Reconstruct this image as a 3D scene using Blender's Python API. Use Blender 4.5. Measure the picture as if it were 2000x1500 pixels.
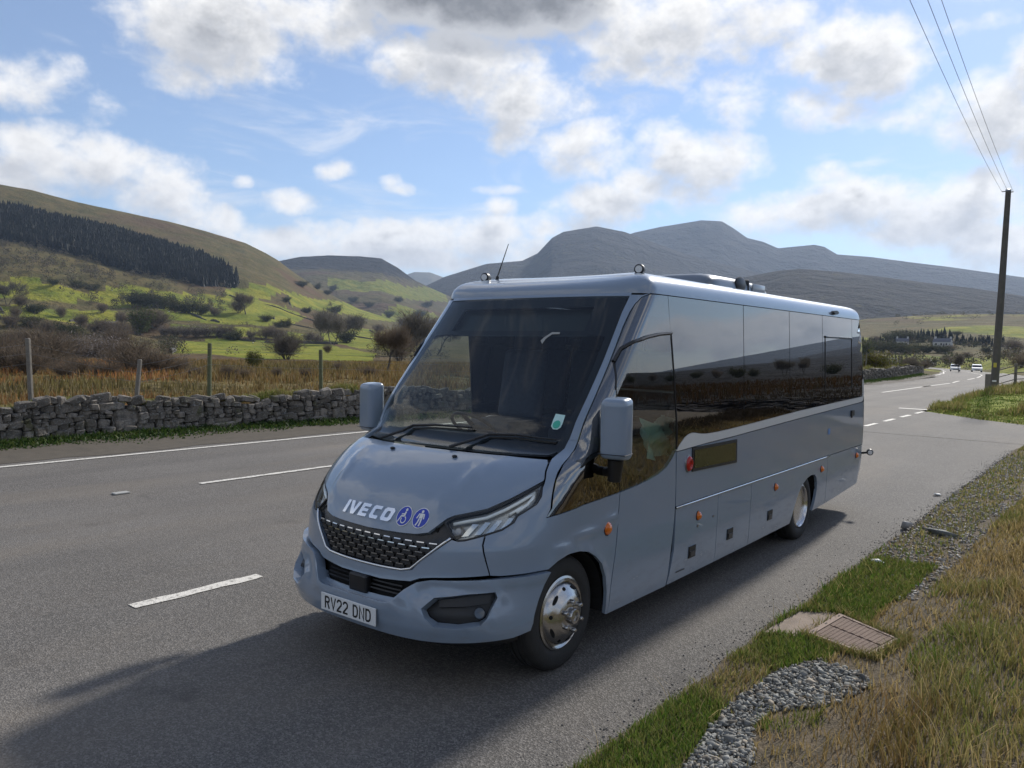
import bpy, bmesh, math, random
import numpy as np
from mathutils import Vector, Matrix, geometry
from math import sin, cos, pi, radians as rad

for _o in list(bpy.data.objects):
    bpy.data.objects.remove(_o)
SC = bpy.context.scene
COL = SC.collection
random.seed(4)
RNG = np.random.default_rng(7)

# ------------------------------------------------------------------ camera
CAM_H, PHI, PITCH, ROLL, FPX = 2.124, rad(39.278), rad(2.999), rad(1.099), 1539.03
cam_data = bpy.data.cameras.new('camera')
cam = bpy.data.objects.new('camera', cam_data)
COL.objects.link(cam)
SC.camera = cam
cam_data.sensor_width = 36
cam_data.lens = 36 * FPX / 2000
cam_data.clip_start = .05
cam_data.clip_end = 30000
_f = Vector((-sin(PHI) * cos(PITCH), cos(PHI) * cos(PITCH), -sin(PITCH)))
_r = Vector((cos(PHI), sin(PHI), 0))
_u = _r.cross(_f)
_r2 = _r * cos(ROLL) + _u * sin(ROLL)
_u2 = -_r * sin(ROLL) + _u * cos(ROLL)
cam.matrix_world = Matrix(((_r2.x, _u2.x, -_f.x, 0), (_r2.y, _u2.y, -_f.y, 0), (_r2.z, _u2.z, -_f.z, CAM_H), (0, 0, 0, 1)))

# ------------------------------------------------------------------ exposure, sun, sky
SC.render.engine = 'CYCLES'
SC.view_settings.view_transform = 'Standard'
SC.view_settings.look = 'None'
SC.view_settings.exposure = 0.85
SC.view_settings.gamma = 1
SC.view_settings.use_curve_mapping = False
SC.cycles.use_denoising = True
SC.cycles.max_bounces = 8
SC.cycles.transparent_max_bounces = 12
SC.cycles.volume_bounces = 0
SC.cycles.sample_clamp_indirect = 6

SUN_EL, SUN_AZ = rad(34), rad(-5)            # azimuth from the road's direction (+Y) towards +X
SUN_STRENGTH = 2.9
sd = bpy.data.lights.new('sun', 'SUN')
sd.energy = SUN_STRENGTH
sd.angle = rad(3)
sd.color = (1, .95, .87)
sun = bpy.data.objects.new('sun', sd)
COL.objects.link(sun)
sun.rotation_euler = Vector((sin(SUN_AZ) * cos(SUN_EL), cos(SUN_AZ) * cos(SUN_EL), sin(SUN_EL))).to_track_quat('Z', 'Y').to_euler()

world = bpy.data.worlds.new('World')
SC.world = world
world.use_nodes = True
SKY_STRENGTH = .11


class NT:
    """small helper for node trees"""
    def __init__(s, tree):
        s.t = tree
        s.n = tree.nodes
        s.l = tree.links

    def new(s, typ, **kw):
        n = s.n.new(typ)
        for k, v in kw.items():
            setattr(n, k, v)
        return n

    def put(s, sock, v):
        if isinstance(v, bpy.types.NodeSocket):
            s.l.new(v, sock)
        elif v is not None:
            sock.default_value = v

    def m(s, op, a, b=None, c=None, clamp=False):
        n = s.new('ShaderNodeMath', operation=op, use_clamp=clamp)
        for i, v in enumerate((a, b, c)):
            if v is not None:
                s.put(n.inputs[i], v)
        return n.outputs[0]

    def v(s, op, a, b=None):
        n = s.new('ShaderNodeVectorMath', operation=op)
        s.put(n.inputs[0], a)
        if b is not None:
            s.put(n.inputs[3] if op == 'SCALE' else n.inputs[1], b)
        return n.outputs['Value'] if op in ('DOT_PRODUCT', 'LENGTH') else n.outputs[0]

    def noise(s, vec, scale, detail=3, rough=.5, dist=0, out='Fac'):
        n = s.new('ShaderNodeTexNoise')
        s.put(n.inputs['Vector'], vec)
        s.put(n.inputs['Scale'], scale)
        n.inputs['Detail'].default_value = detail
        n.inputs['Roughness'].default_value = rough
        n.inputs['Distortion'].default_value = dist
        return n.outputs[out]

    def vor(s, vec, scale, feature='F1', out='Distance', rnd=1.0):
        n = s.new('ShaderNodeTexVoronoi', feature=feature)
        s.put(n.inputs['Vector'], vec)
        s.put(n.inputs['Scale'], scale)
        n.inputs['Randomness'].default_value = rnd
        return n.outputs[out]

    def sm(s, x, a, b, lo=0.0, hi=1.0):
        n = s.new('ShaderNodeMapRange', interpolation_type='SMOOTHSTEP')
        s.put(n.inputs[0], x)
        for i, v in enumerate((a, b, lo, hi)):
            s.put(n.inputs[i + 1], v)
        return n.outputs[0]

    def mix(s, fac, a, b, blend='MIX'):
        n = s.new('ShaderNodeMix', data_type='RGBA', blend_type=blend)
        s.put(n.inputs[0], fac)
        for i, v in ((6, a), (7, b)):
            if isinstance(v, (tuple, list)):
                v = (*v[:3], 1)
            s.put(n.inputs[i], v)
        return n.outputs[2]

    def xyz(s, v):
        n = s.new('ShaderNodeSeparateXYZ')
        s.put(n.inputs[0], v)
        return n.outputs

    def comb(s, x, y, z):
        n = s.new('ShaderNodeCombineXYZ')
        for i, v in enumerate((x, y, z)):
            s.put(n.inputs[i], v)
        return n.outputs[0]

    def pos(s):
        return s.new('ShaderNodeNewGeometry').outputs['Position']

    def obj(s):
        return s.new('ShaderNodeTexCoord').outputs['Object']

    def attr(s, name, out='Color'):
        return s.new('ShaderNodeAttribute', attribute_name=name).outputs[out]

    def bump(s, h, strength=.3, dist=.01, normal=None):
        n = s.new('ShaderNodeBump')
        s.put(n.inputs['Strength'], strength)
        n.inputs['Distance'].default_value = dist
        s.put(n.inputs['Height'], h)
        if normal is not None:
            s.put(n.inputs['Normal'], normal)
        return n.outputs[0]


# cloud banks: azimuth, elevation, half width, half height (degrees), weight
CLOUDS = [
          (-59.9, 19.3, 6.1, 3.6, 1.1), (-62.8, 17.1, 2.5, 2.1, 0.9), (-55.4, 21.3, 5.0, 2.7, 1.0), (-50.5, 21.2, 4.2, 2.4, 1.0), (-41.2, 23.4, 9.5, 3.2, 2.7), (-43.4, 18.8, 6.9, 2.6, 1.1),
          (-39.3, 17.0, 5.1, 2.5, 1.05), (-36.4, 16.5, 2.7, 1.8, 0.95), (-39.6, 14.8, 2.2, 1.7, 0.85), (-29.7, 21.3, 6.7, 2.7, 1.15), (-22.8, 20.9, 5.3, 2.4, 1.05), (-30.6, 18.6, 4.3, 1.6, 0.8),
          (-19.7, 18.9, 3.6, 1.4, 0.7), (-15.6, 18.4, 3.4, 2.8, 1.05), (-8.8, 13.8, 3.5, 2.5, 1.1), (-7.4, 16.5, 1.6, 2.5, 1.05), (-5.4, 12.3, 3.0, 3.5, 1.2), (-34.5, 13.2, 3.8, 2.2, 1.05),
          (-25.9, 12.9, 4.3, 2.2, 1.1), (-29.0, 10.9, 3.9, 1.7, 1.0), (-32.6, 9.7, 4.7, 1.8, 1.0), (-28.4, 14.4, 2.5, 1.2, 0.8), (-16.8, 9.2, 6.3, 2.1, 1.1), (-18.2, 11.4, 1.9, 0.9, 0.8),
          (-13.1, 8.5, 5.6, 2.1, 1.1), (-9.2, 9.7, 4.1, 1.8, 1.05), (-21.7, 9.0, 3.7, 1.4, 0.95), (-7.7, 6.5, 4.3, 2.2, 1.0), (-36.4, 8.4, 4.0, 1.4, 0.9), (-66.7, 10.3, 5.4, 2.0, 1.15),
          (-70.6, 11.8, 3.2, 1.5, 1.0), (-62.5, 8.6, 4.0, 2.0, 1.05), (-59.8, 8.0, 1.9, 1.8, 0.9), (-71.4, 9.6, 3.2, 2.1, 1.0), (-56.0, 6.7, 4.4, 1.4, 1.0), (-50.4, 7.3, 5.0, 1.5, 1.0),
          (-45.0, 7.7, 4.7, 1.4, 1.0), (-40.6, 8.0, 4.1, 1.4, 0.95), (-47.5, 6.0, 9.4, 1.1, 0.95), (-39.5, 6.6, 6.3, 1.3, 0.9), (-54.5, 9.5, 2.5, 0.9, 0.9), (-52.6, 11.5, 1.5, 0.9, 0.85),
          (-58.0, 10.7, 1.1, 0.5, 0.8), (-47.9, 10.9, 1.4, 0.6, 0.75), (-40.1, 9.7, 1.5, 0.8, 0.75), (-40.1, 10.9, 2.6, 0.4, 0.6), (-69.7, 14.8, 3.0, 1.7, 0.55), (-66.9, 13.9, 1.7, 1.2, 0.5),
          (-17.4, 15.9, 5.3, 1.2, 0.55), (-12.8, 15.0, 3.8, 1.4, 0.55), (-10.4, 19.2, 2.2, 0.6, 0.5), (-23.6, 16.4, 3.1, 1.9, 0.45),
          # out of frame: cumulus the windows mirror, and unseen banks added for fill light
          (9, 3.4, 5, 1.3, 1.2), (17, 3.2, 5, 1.4, 1.2), (24, 3.0, 5, 1.6, 1.25), (32, 3.6, 6, 2.2, 1.2), (41, 5, 6, 2.6, 1.1), (52, 5, 9, 3, 1.1), (58, 20, 10, 5, 1.0),
          (75, 12, 12, 5, 1.1), (100, 8, 14, 4, 1.1), (118, 22, 18, 8, 1.2), (150, 9, 16, 5, 1.1), (168, 26, 20, 9, 1.2), (178, 12, 12, 5, 1.1), (-100, 9, 12, 4, 1.1), (85, 30, 16, 8, 1.1),
          (-125, 18, 16, 7, 1.1), (-155, 10, 16, 5, 1.1), (-155, 30, 22, 9, 1.2), (-105, 30, 14, 7, 1.1), (-90, 24, 8, 5, 1.0), (-60, 36, 18, 8, 1.1), (-25, 33, 12, 5, 1.0), (12, 34, 9, 4, .9),
          (60, 42, 22, 8, 1.0), (120, 45, 25, 9, 1.0), (-130, 42, 25, 9, 1.0), (180, 35, 20, 6, 1.0)]


def cloud_group():
    g = bpy.data.node_groups.new('cloud_density', 'ShaderNodeTree')
    g.interface.new_socket('Vector', in_out='INPUT', socket_type='NodeSocketVector')
    g.interface.new_socket('Density', in_out='OUTPUT', socket_type='NodeSocketFloat')
    k = NT(g)
    d = k.new('NodeGroupInput').outputs[0]
    x, y, z = k.xyz(d)
    # puffs: two octaves of warping move the outline of each bank
    az = k.m('MULTIPLY', k.m('ARCTAN2', x, y), 57.2958)
    el = k.m('MULTIPLY', k.m('ARCSINE', z), 57.2958)
    st = k.v('MULTIPLY', d, (1, 1, 1.35))
    w = k.noise(st, 7, 2, .5, 0, 'Color')
    wx, wy, wz = k.xyz(w)
    az = k.m('MULTIPLY_ADD', k.m('SUBTRACT', wx, .5), 5.0, az)
    el = k.m('MULTIPLY_ADD', k.m('SUBTRACT', wy, .5), 2.6, el)
    p = k.comb(az, el, 0)
    cov = None
    for a, e, ra, re, wt in CLOUDS:
        q = k.v('MULTIPLY', k.v('SUBTRACT', p, (a, e, 0)), (1 / ra, 1 / re, 0))
        dd = k.v('DOT_PRODUCT', q, q)
        b = k.m('MULTIPLY_ADD', dd, -.62 * wt, wt * .80)
        cov = b if cov is None else k.m('MAXIMUM', cov, b)
    n1 = k.noise(st, 16, 9, .60, .15)
    n2 = k.noise(st, 46, 5, .58, 0)
    n = k.m('MULTIPLY_ADD', k.m('SUBTRACT', n1, .5), 1.9, k.m('MULTIPLY', k.m('SUBTRACT', n2, .5), .55))
    o = k.m('ADD', k.m('MAXIMUM', cov, -1.6), n)
    k.l.new(o, k.new('NodeGroupOutput').inputs[0])
    return g


def build_world():
    k = NT(world.node_tree)
    k.n.clear()
    sky = k.new('ShaderNodeTexSky', sky_type='NISHITA')
    sky.sun_disc = False
    sky.sun_elevation = SUN_EL
    sky.sun_rotation = SUN_AZ
    sky.altitude = 200
    sky.air_density = 1.0
    sky.dust_density = .25
    sky.ozone_density = 4.5
    d = k.v('NORMALIZE', k.new('ShaderNodeTexCoord').outputs['Generated'])
    g = cloud_group()
    a = k.new('ShaderNodeGroup', node_tree=g)
    k.l.new(d, a.inputs[0])
    up = k.v('NORMALIZE', k.v('ADD', d, (.006, .012, .030)))
    b = k.new('ShaderNodeGroup', node_tree=g)
    k.l.new(up, b.inputs[0])
    dens, dens_up = a.outputs[0], b.outputs[0]
    z = k.xyz(d)[2]
    alpha = k.sm(dens, -.02, .80)
    # thin high streaks between the banks
    wisp = k.noise(k.v('MULTIPLY', d, (2.2, 1.1, 6.0)), 3.2, 8, .62, .8)
    alpha = k.m('MAXIMUM', alpha, k.m('MULTIPLY', k.sm(wisp, .50, .78), .55))
    thick = k.sm(dens_up, .10, 1.25)
    core = k.sm(dens, .75, 1.75)
    c = k.mix(thick, (5.6, 5.5, 5.35), (3.0, 3.05, 3.2))
    c = k.mix(core, c, (1.15, 1.18, 1.25))
    fine = k.noise(k.v('MULTIPLY', d, (1, 1, 1.4)), 60, 6, .6)
    c = k.mix(k.m('MULTIPLY', k.sm(fine, .35, .7), .22), c, (3.1, 3.15, 3.3))
    blue = k.mix(.16, k.mix(1.0, sky.outputs[0], (.64, .65, .68), 'MULTIPLY'), (3.3, 3.5, 3.8))
    col = k.mix(alpha, blue, c)
    # thin milky air low over the hills
    veil = k.sm(z, .0, .17, .26, .0)
    col = k.mix(veil, col, (3.9, 4.2, 4.6))
    bg = k.new('ShaderNodeBackground')
    k.l.new(col, bg.inputs[0])
    bg.inputs[1].default_value = SKY_STRENGTH
    k.l.new(bg.outputs[0], k.new('ShaderNodeOutputWorld').inputs[0])
    world.cycles.sampling_method = 'MANUAL'
    world.cycles.sample_map_resolution = 1024


build_world()

# ------------------------------------------------------------------ helpers


def material(name, build):
    m = bpy.data.materials.new(name)
    m.use_nodes = True
    k = NT(m.node_tree)
    k.n.clear()
    out = k.new('ShaderNodeOutputMaterial')
    sh = build(k)
    k.l.new(sh, out.inputs[0])
    return m


def principled(k, color, rough=.5, metal=0, normal=None, **kw):
    n = k.new('ShaderNodeBsdfPrincipled')
    if isinstance(color, (tuple, list)):
        color = (*color[:3], 1)
    k.put(n.inputs['Base Color'], color)
    k.put(n.inputs['Roughness'], rough)
    k.put(n.inputs['Metallic'], metal)
    if normal is not None:
        k.put(n.inputs['Normal'], normal)
    for a, b in kw.items():
        k.put(n.inputs[a.replace('_', ' ')], b)
    return n.outputs[0]


def simple(name, color, rough=.5, metal=0, var=.0, scale=8, bump=0, bscale=60, **kw):
    def f(k):
        o = k.obj()
        c = color
        if var:
            c = k.mix(k.noise(o, scale, 4), tuple(x * (1 - var) for x in color), tuple(x * (1 + var) for x in color))
        nb = k.bump(k.noise(o, bscale, 4), bump, .01) if bump else None
        return principled(k, c, rough, metal, nb, **kw)
    return material(name, f)


def tag(o, label=None, cat=None, group=None, kind=None):
    if label:
        o['label'] = label
    if cat:
        o['category'] = cat
    if group:
        o['group'] = group
    if kind:
        o['kind'] = kind
    return o


def empty(name, loc=(0, 0, 0), rz=0, label=None, cat=None, group=None):
    o = bpy.data.objects.new(name, None)
    COL.objects.link(o)
    o.location = loc
    o.rotation_euler.z = rz
    return tag(o, label, cat, group)


def mesh_obj(name, verts, faces, mat, parent=None, smooth=False, loopn=None):
    me = bpy.data.meshes.new(name)
    me.from_pydata([tuple(v) for v in verts], [], faces)
    if smooth:
        me.shade_smooth()
    if loopn is not None:
        me.shade_smooth()
        me.normals_split_custom_set([tuple(n) for n in loopn])
    o = bpy.data.objects.new(name, me)
    COL.objects.link(o)
    if mat is not None:
        me.materials.append(mat)
    if parent is not None:
        o.parent = parent
    return o


def np_mesh(name, V, F, mat, parent=None, attrs=None, smooth=False):
    """V (n,3); F (m,k) with constant k; attrs: name -> (n,4) point colours or (n,) floats"""
    V = np.asarray(V, np.float32)
    F = np.asarray(F, np.int32)
    me = bpy.data.meshes.new(name)
    me.vertices.add(len(V))
    me.vertices.foreach_set('co', V.ravel())
    m, kk = F.shape
    me.loops.add(m * kk)
    me.loops.foreach_set('vertex_index', F.ravel())
    me.polygons.add(m)
    me.polygons.foreach_set('loop_start', np.arange(0, m * kk, kk, dtype=np.int32))
    if smooth:
        me.polygons.foreach_set('use_smooth', np.ones(m, bool))
    for a, d in (attrs or {}).items():
        d = np.asarray(d, np.float32)
        if d.ndim == 2:
            at = me.attributes.new(a, 'FLOAT_COLOR', 'POINT')
            at.data.foreach_set('color', d.ravel())
        else:
            at = me.attributes.new(a, 'FLOAT', 'POINT')
            at.data.foreach_set('value', d)
    me.update(calc_edges=True)
    me.validate()
    o = bpy.data.objects.new(name, me)
    COL.objects.link(o)
    me.materials.append(mat)
    if parent is not None:
        o.parent = parent
    return o


class MB:
    """collects simple shapes into one mesh"""
    def __init__(s):
        s.v = []
        s.f = []

    def add(s, v, f):
        b = len(s.v)
        s.v += [tuple(p) for p in v]
        s.f += [tuple(i + b for i in q) for q in f]
        return s

    def box(s, c, d, rot=None):
        x, y, z = (q / 2 for q in d)
        P = [Vector((sx * x, sy * y, sz * z)) for sx in (-1, 1) for sy in (-1, 1) for sz in (-1, 1)]
        if rot is not None:
            P = [rot @ p for p in P]
        c = Vector(c)
        return s.add([p + c for p in P], [(0, 1, 3, 2), (4, 6, 7, 5), (0, 4, 5, 1), (2, 3, 7, 6), (0, 2, 6, 4), (1, 5, 7, 3)])

    def rbox(s, c, d, r=.01, seg=2, rot=None):
        bm = bmesh.new()
        bmesh.ops.create_cube(bm, size=1)
        bmesh.ops.scale(bm, vec=d, verts=bm.verts)
        bmesh.ops.bevel(bm, geom=bm.edges[:], offset=r, segments=seg, affect='EDGES', profile=.5)
        bm.verts.index_update()
        R = rot or Matrix.Identity(3)
        c = Vector(c)
        s.add([R @ v.co + c for v in bm.verts], [[v.index for v in f.verts] for f in bm.faces])
        bm.free()
        return s

    def tube(s, pts, r, n=8, caps=True):
        pts = [Vector(p) for p in pts]
        rr = r if isinstance(r, (list, tuple)) else [r] * len(pts)
        V = []
        F = []
        for i, p in enumerate(pts):
            t = (pts[min(i + 1, len(pts) - 1)] - pts[max(i - 1, 0)]).normalized()
            a = t.orthogonal().normalized() if i == 0 else (a - t * a.dot(t)).normalized()
            b = t.cross(a)
            V += [p + (a * cos(2 * pi * j / n) + b * sin(2 * pi * j / n)) * rr[i] for j in range(n)]
        for i in range(len(pts) - 1):
            F += [(i * n + j, i * n + (j + 1) % n, (i + 1) * n + (j + 1) % n, (i + 1) * n + j) for j in range(n)]
        if caps:
            F += [tuple(reversed(range(n))), tuple(range((len(pts) - 1) * n, len(pts) * n))]
        return s.add(V, F)

    def lathe(s, prof, n=32, M=None, close=False):
        """prof [(r,h)...] about the local Z axis"""
        M = M or Matrix.Identity(4)
        V = [M @ Vector((r * cos(2 * pi * j / n), r * sin(2 * pi * j / n), h)) for r, h in prof for j in range(n)]
        F = []
        L = len(prof)
        for i in range(L if close else L - 1):
            k = (i + 1) % L
            F += [(i * n + j, i * n + (j + 1) % n, k * n + (j + 1) % n, k * n + j) for j in range(n)]
        if not close:
            F += [tuple(reversed(range(n))), tuple(range((L - 1) * n, L * n))]
        return s.add(V, F)

    def ball(s, c, rad3, n=10, m=6):
        c = Vector(c)
        V = [c + Vector((rad3[0] * sin(pi * i / m) * cos(2 * pi * j / n), rad3[1] * sin(pi * i / m) * sin(2 * pi * j / n), rad3[2] * cos(pi * i / m))) for i in range(m + 1) for j in range(n)]
        F = [(i * n + j, (i + 1) * n + j, (i + 1) * n + (j + 1) % n, i * n + (j + 1) % n) for i in range(m) for j in range(n)]
        return s.add(V, F)

    def obj(s, name, mat, parent=None, smooth=False, angle=40):
        o = mesh_obj(name, s.v, s.f, mat, parent)
        if smooth:
            o.data.shade_smooth()
            if angle:
                try:
                    o.data.set_sharp_from_angle(angle=rad(angle))
                except Exception:
                    pass
        return o


def copy_thing(o, loc=None, rz=None, scale=None, label=None, parent=None):
    """a thing with its parts and their sub-parts, sharing mesh data"""
    c = o.copy()
    COL.objects.link(c)
    if parent is not None:
        c.parent = parent
    for ch in o.children:
        copy_thing(ch, parent=c)
    if loc is not None:
        c.location = loc
    if rz is not None:
        c.rotation_euler.z = rz
    if scale is not None:
        c.scale = scale if isinstance(scale, (tuple, list)) else (scale,) * 3
    if label:
        c['label'] = label
    return c


# value noise on numpy arrays
def _hash(ix, iy, seed):
    h = (ix.astype(np.int64) * 374761393 + iy.astype(np.int64) * 668265263 + seed * 1442695041) & 0x7fffffff
    h = ((h ^ (h >> 13)) * 1274126177) & 0x7fffffff
    return ((h ^ (h >> 16)) & 0xffff) / 65535.0


def vnoise(x, y, seed=0):
    x = np.asarray(x, float)
    y = np.asarray(y, float)
    ix, iy = np.floor(x), np.floor(y)
    fx, fy = x - ix, y - iy
    fx = fx * fx * (3 - 2 * fx)
    fy = fy * fy * (3 - 2 * fy)
    a, b = _hash(ix, iy, seed), _hash(ix + 1, iy, seed)
    c, d = _hash(ix, iy + 1, seed), _hash(ix + 1, iy + 1, seed)
    return (a * (1 - fx) + b * fx) * (1 - fy) + (c * (1 - fx) + d * fx) * fy


def fbm(x, y, o=5, seed=0, g=.5):
    s = 0
    a = 1
    t = 0
    for i in range(o):
        s = s + a * vnoise(x * 2**i + 17.3 * i, y * 2**i - 9.1 * i, seed + i)
        t += a
        a *= g
    return s / t


def sstep(a, b, x):
    t = np.clip((x - a) / (b - a), 0, 1)
    return t * t * (3 - 2 * t)

# ------------------------------------------------------------------ land
# ridges: distance of the crest, distance of the foot, [(azimuth deg, crest height m)]
RIDGES = {
    'left': (1500, 270, 1.55, [(-110, 150), (-90, 190), (-81.4, 221), (-77, 236), (-72.19, 238.9), (-70.61, 235.1), (-68.13, 222.4), (-64.93, 210.8), (-62.8, 202.4), (-60.6, 190.8), (-57.99, 173.5), (-56.65, 157.2), (-55.8, 144.5), (-54.77, 124.4), (-53.21, 98.1), (-50.37, 62), (-46.73, 34), (-42, 20), (-36, 0)]),
    'mid': (3200, 1250, 1.1, [(-70, 0), (-65.27, 104.4), (-62.19, 186.5), (-58.97, 256.3), (-55.97, 301.5), (-54.26, 323.8), (-52.52, 334.1), (-50.4, 337.1), (-48.79, 330.5), (-47.7, 298.1), (-46.42, 249.4), (-45.32, 220.5), (-43.84, 185.6), (-41.23, 122.9), (-37.48, 23.5), (-35, 0)]),
    'far': (8000, 5600, 1.2, [(-54, 0), (-52.5, 316.5), (-48.95, 533.5), (-47.51, 651.5), (-46.43, 707), (-45.33, 706.4), (-44.23, 654.4), (-42.36, 481), (-40.1, 152.1), (-38, 0)]),
    'dome': (4000, 1500, 1.5, [(-52, 0), (-50.36, 62.1), (-47.49, 194.3), (-45.68, 282), (-44.23, 333.4), (-41.29, 402.5), (-38.71, 421.5), (-37.61, 461.2), (-36.6, 539), (-35.81, 570.2), (-33.43, 599.4), (-31.42, 571.8), (-29.97, 533.7), (-27.44, 470.1), (-24.97, 419.2), (-21.53, 355.7), (-18.21, 293.2), (-13.46, 150.5), (-9.06, 39.3), (-5, 0)]),
    'peak': (5200, 3000, 1.3, [(-42, 0), (-39.38, 235.2), (-33.95, 642.7), (-30.7, 736), (-28.92, 771.2), (-26.1, 810.3), (-24.71, 801.5), (-24.01, 761.8), (-22.96, 692.8), (-21.94, 668.7), (-20.92, 625.7), (-19.61, 635.7), (-18.63, 642.9), (-17.99, 629), (-17.17, 580.7), (-15.13, 560.6), (-12.12, 513.8), (-10.67, 492.3), (-8.29, 451.1), (-6.54, 420.9), (-1.58, 340.2), (2.8, 270), (8, 240), (14, 200), (20, 120), (26, 40), (32, 0)]),
    'foothill': (2200, 800, 1.4, [(-40, 0), (-35.65, 46.6), (-30.22, 141.2), (-24.93, 179.5), (-20.87, 208.4), (-19.55, 213.1), (-16.97, 203.7), (-15.09, 193.3), (-12.07, 174.6), (-9.21, 157.6), (-6.49, 137.6), (-1.53, 110), (4, 100), (10, 80), (18, 30), (24, 0)]),
    'right': (1050, 330, 1.3, [(-32, 0), (-28.3, 3), (-21.39, 20.8), (-18.11, 33.1), (-14.98, 42.2), (-11.99, 46.6), (-9.14, 48.3), (-6.44, 46.9), (-1.5, 38.3), (6, 30), (14, 18), (25, 8), (40, 16), (60, 22), (80, 0)]),
    'back': (2600, 500, 1.4, [(28, 0), (36, 50), (48, 140), (60, 200), (90, 180), (120, 150), (150, 170), (180, 160), (215, 200), (240, 220), (262, 200), (275, 60), (282, 0)]),
}
ROAD_C = [(-10.3, -60), (-10.3, 45), (-10.6, 63), (-13.2, 90), (-20.5, 130), (-31, 187), (-46, 250), (-80, 330)]
ROAD_Z = [0, 0, 0, -.2, -.9, -2.1, -3, -4]


def road_samples(step=1.0):
    P = np.array(ROAD_C, float)
    # Catmull-Rom through the points
    out = []
    for i in range(len(P) - 1):
        p0, p1, p2, p3 = P[max(i - 1, 0)], P[i], P[i + 1], P[min(i + 2, len(P) - 1)]
        if i == 0:
            p0 = p1 - (p2 - p1)
            p3 = p2 + (p2 - p1)
        n = max(int(np.hypot(*(p2 - p1)) / step), 2)
        for t in np.arange(n) / n:
            q = .5 * ((2 * p1) + (p2 - p0) * t + (2 * p0 - 5 * p1 + 4 * p2 - p3) * t * t + (3 * p1 - p0 - 3 * p2 + p3) * t**3)
            if i == 0:
                q = p1 + (p2 - p1) * t
            out.append((*q, ROAD_Z[i] * (1 - t) + ROAD_Z[i + 1] * t))
    out.append((*P[-1], ROAD_Z[-1]))
    return np.array(out)


RS = road_samples()


def land(X, Y):
    """height of the land and which ridge it belongs to"""
    X = np.asarray(X, float)
    Y = np.asarray(Y, float)
    r = np.hypot(X, Y)
    az = np.degrees(np.arctan2(X, Y))
    # valley floor: level by the road, lower across the fields on the left
    left = sstep(-17, -30, X)
    z = -.06 + left * .30 * sstep(16, 22, -X)
    z = z - sstep(40, 170, r) * 2.6 * sstep(-22, -60, X)
    moor = sstep(1.5, 9, X)
    z = z + moor * (.62 + .5 * (fbm(X * .2, Y * .2, 3, 5) - .5))
    z = z + (fbm(X * .02, Y * .02, 4, 11) - .5) * 1.2 * sstep(90, 320, r)
    base = z
    own = np.zeros(X.shape, int)
    rel = np.zeros(X.shape)
    warp = (fbm(X / 420, Y / 420, 4, 31) - .5)
    for i, (k, (R, F, p, tb)) in enumerate(RIDGES.items()):
        ta = np.array([a for a, _ in tb], float)
        tz = np.array([b for _, b in tb], float)
        aa = az if k != 'back' else np.where(az < 0, az + 360, az)
        zr = np.interp(aa, ta, tz, 0, 0)
        s = np.clip((r - F) / (R - F), 0, 1)
        big = min(zr.max() if zr.size else 0, 800)
        # gullies and spurs fade out towards the crest, where only small bumps stay
        gul = (np.abs(fbm(X / (R * .11), Y / (R * .11), 5, 50 + i) - .5) * 2)
        sp = s ** p * (1 + .9 * warp * (1 - s) * s) - (.26 * (1 - gul) * np.sin(np.pi * s) ** 1.2 * .55)
        h = zr * np.clip(sp, 0, None) + zr * .014 * s * (fbm(X / (R * .03), Y / (R * .03), 4, 77 + i) - .5)
        h = np.where(r > R, zr * (1 - .22 * (r - R) / R), h)
        up = h > rel
        own = np.where(up & (h > 4), i + 1, own)
        rel = np.maximum(rel, h)
    # the road runs on level ground
    z = base + rel
    near = (r < 360) & (X < 20)
    if near.any():
        idx = np.nonzero(near.ravel())[0]
        P = np.stack([X.ravel()[idx], Y.ravel()[idx]], -1)
        d = np.full(len(idx), 1e9)
        rz = np.zeros(len(idx))
        for q in RS[::3]:
            dd = np.hypot(P[:, 0] - q[0], P[:, 1] - q[1])
            m = dd < d
            d = np.where(m, dd, d)
            rz = np.where(m, q[2], rz)
        f = sstep(12, 5.0, d)
        zz = z.ravel().copy()
        zz[idx] = zz[idx] * (1 - f) + (rz - .06) * f
        z = zz.reshape(X.shape)
    return z, own


def land_z(x, y):
    return float(land(np.array([float(x)]), np.array([float(y)]))[0][0])


def in_poly(X, Y, poly):
    c = np.zeros(np.shape(X), bool)
    n = len(poly)
    for i in range(n):
        x1, y1 = poly[i]
        x2, y2 = poly[(i + 1) % n]
        if y1 == y2:
            continue
        k = (y1 > Y) != (y2 > Y)
        c ^= k & (X < (x2 - x1) * (Y - y1) / (y2 - y1) + x1)
    return c


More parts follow.
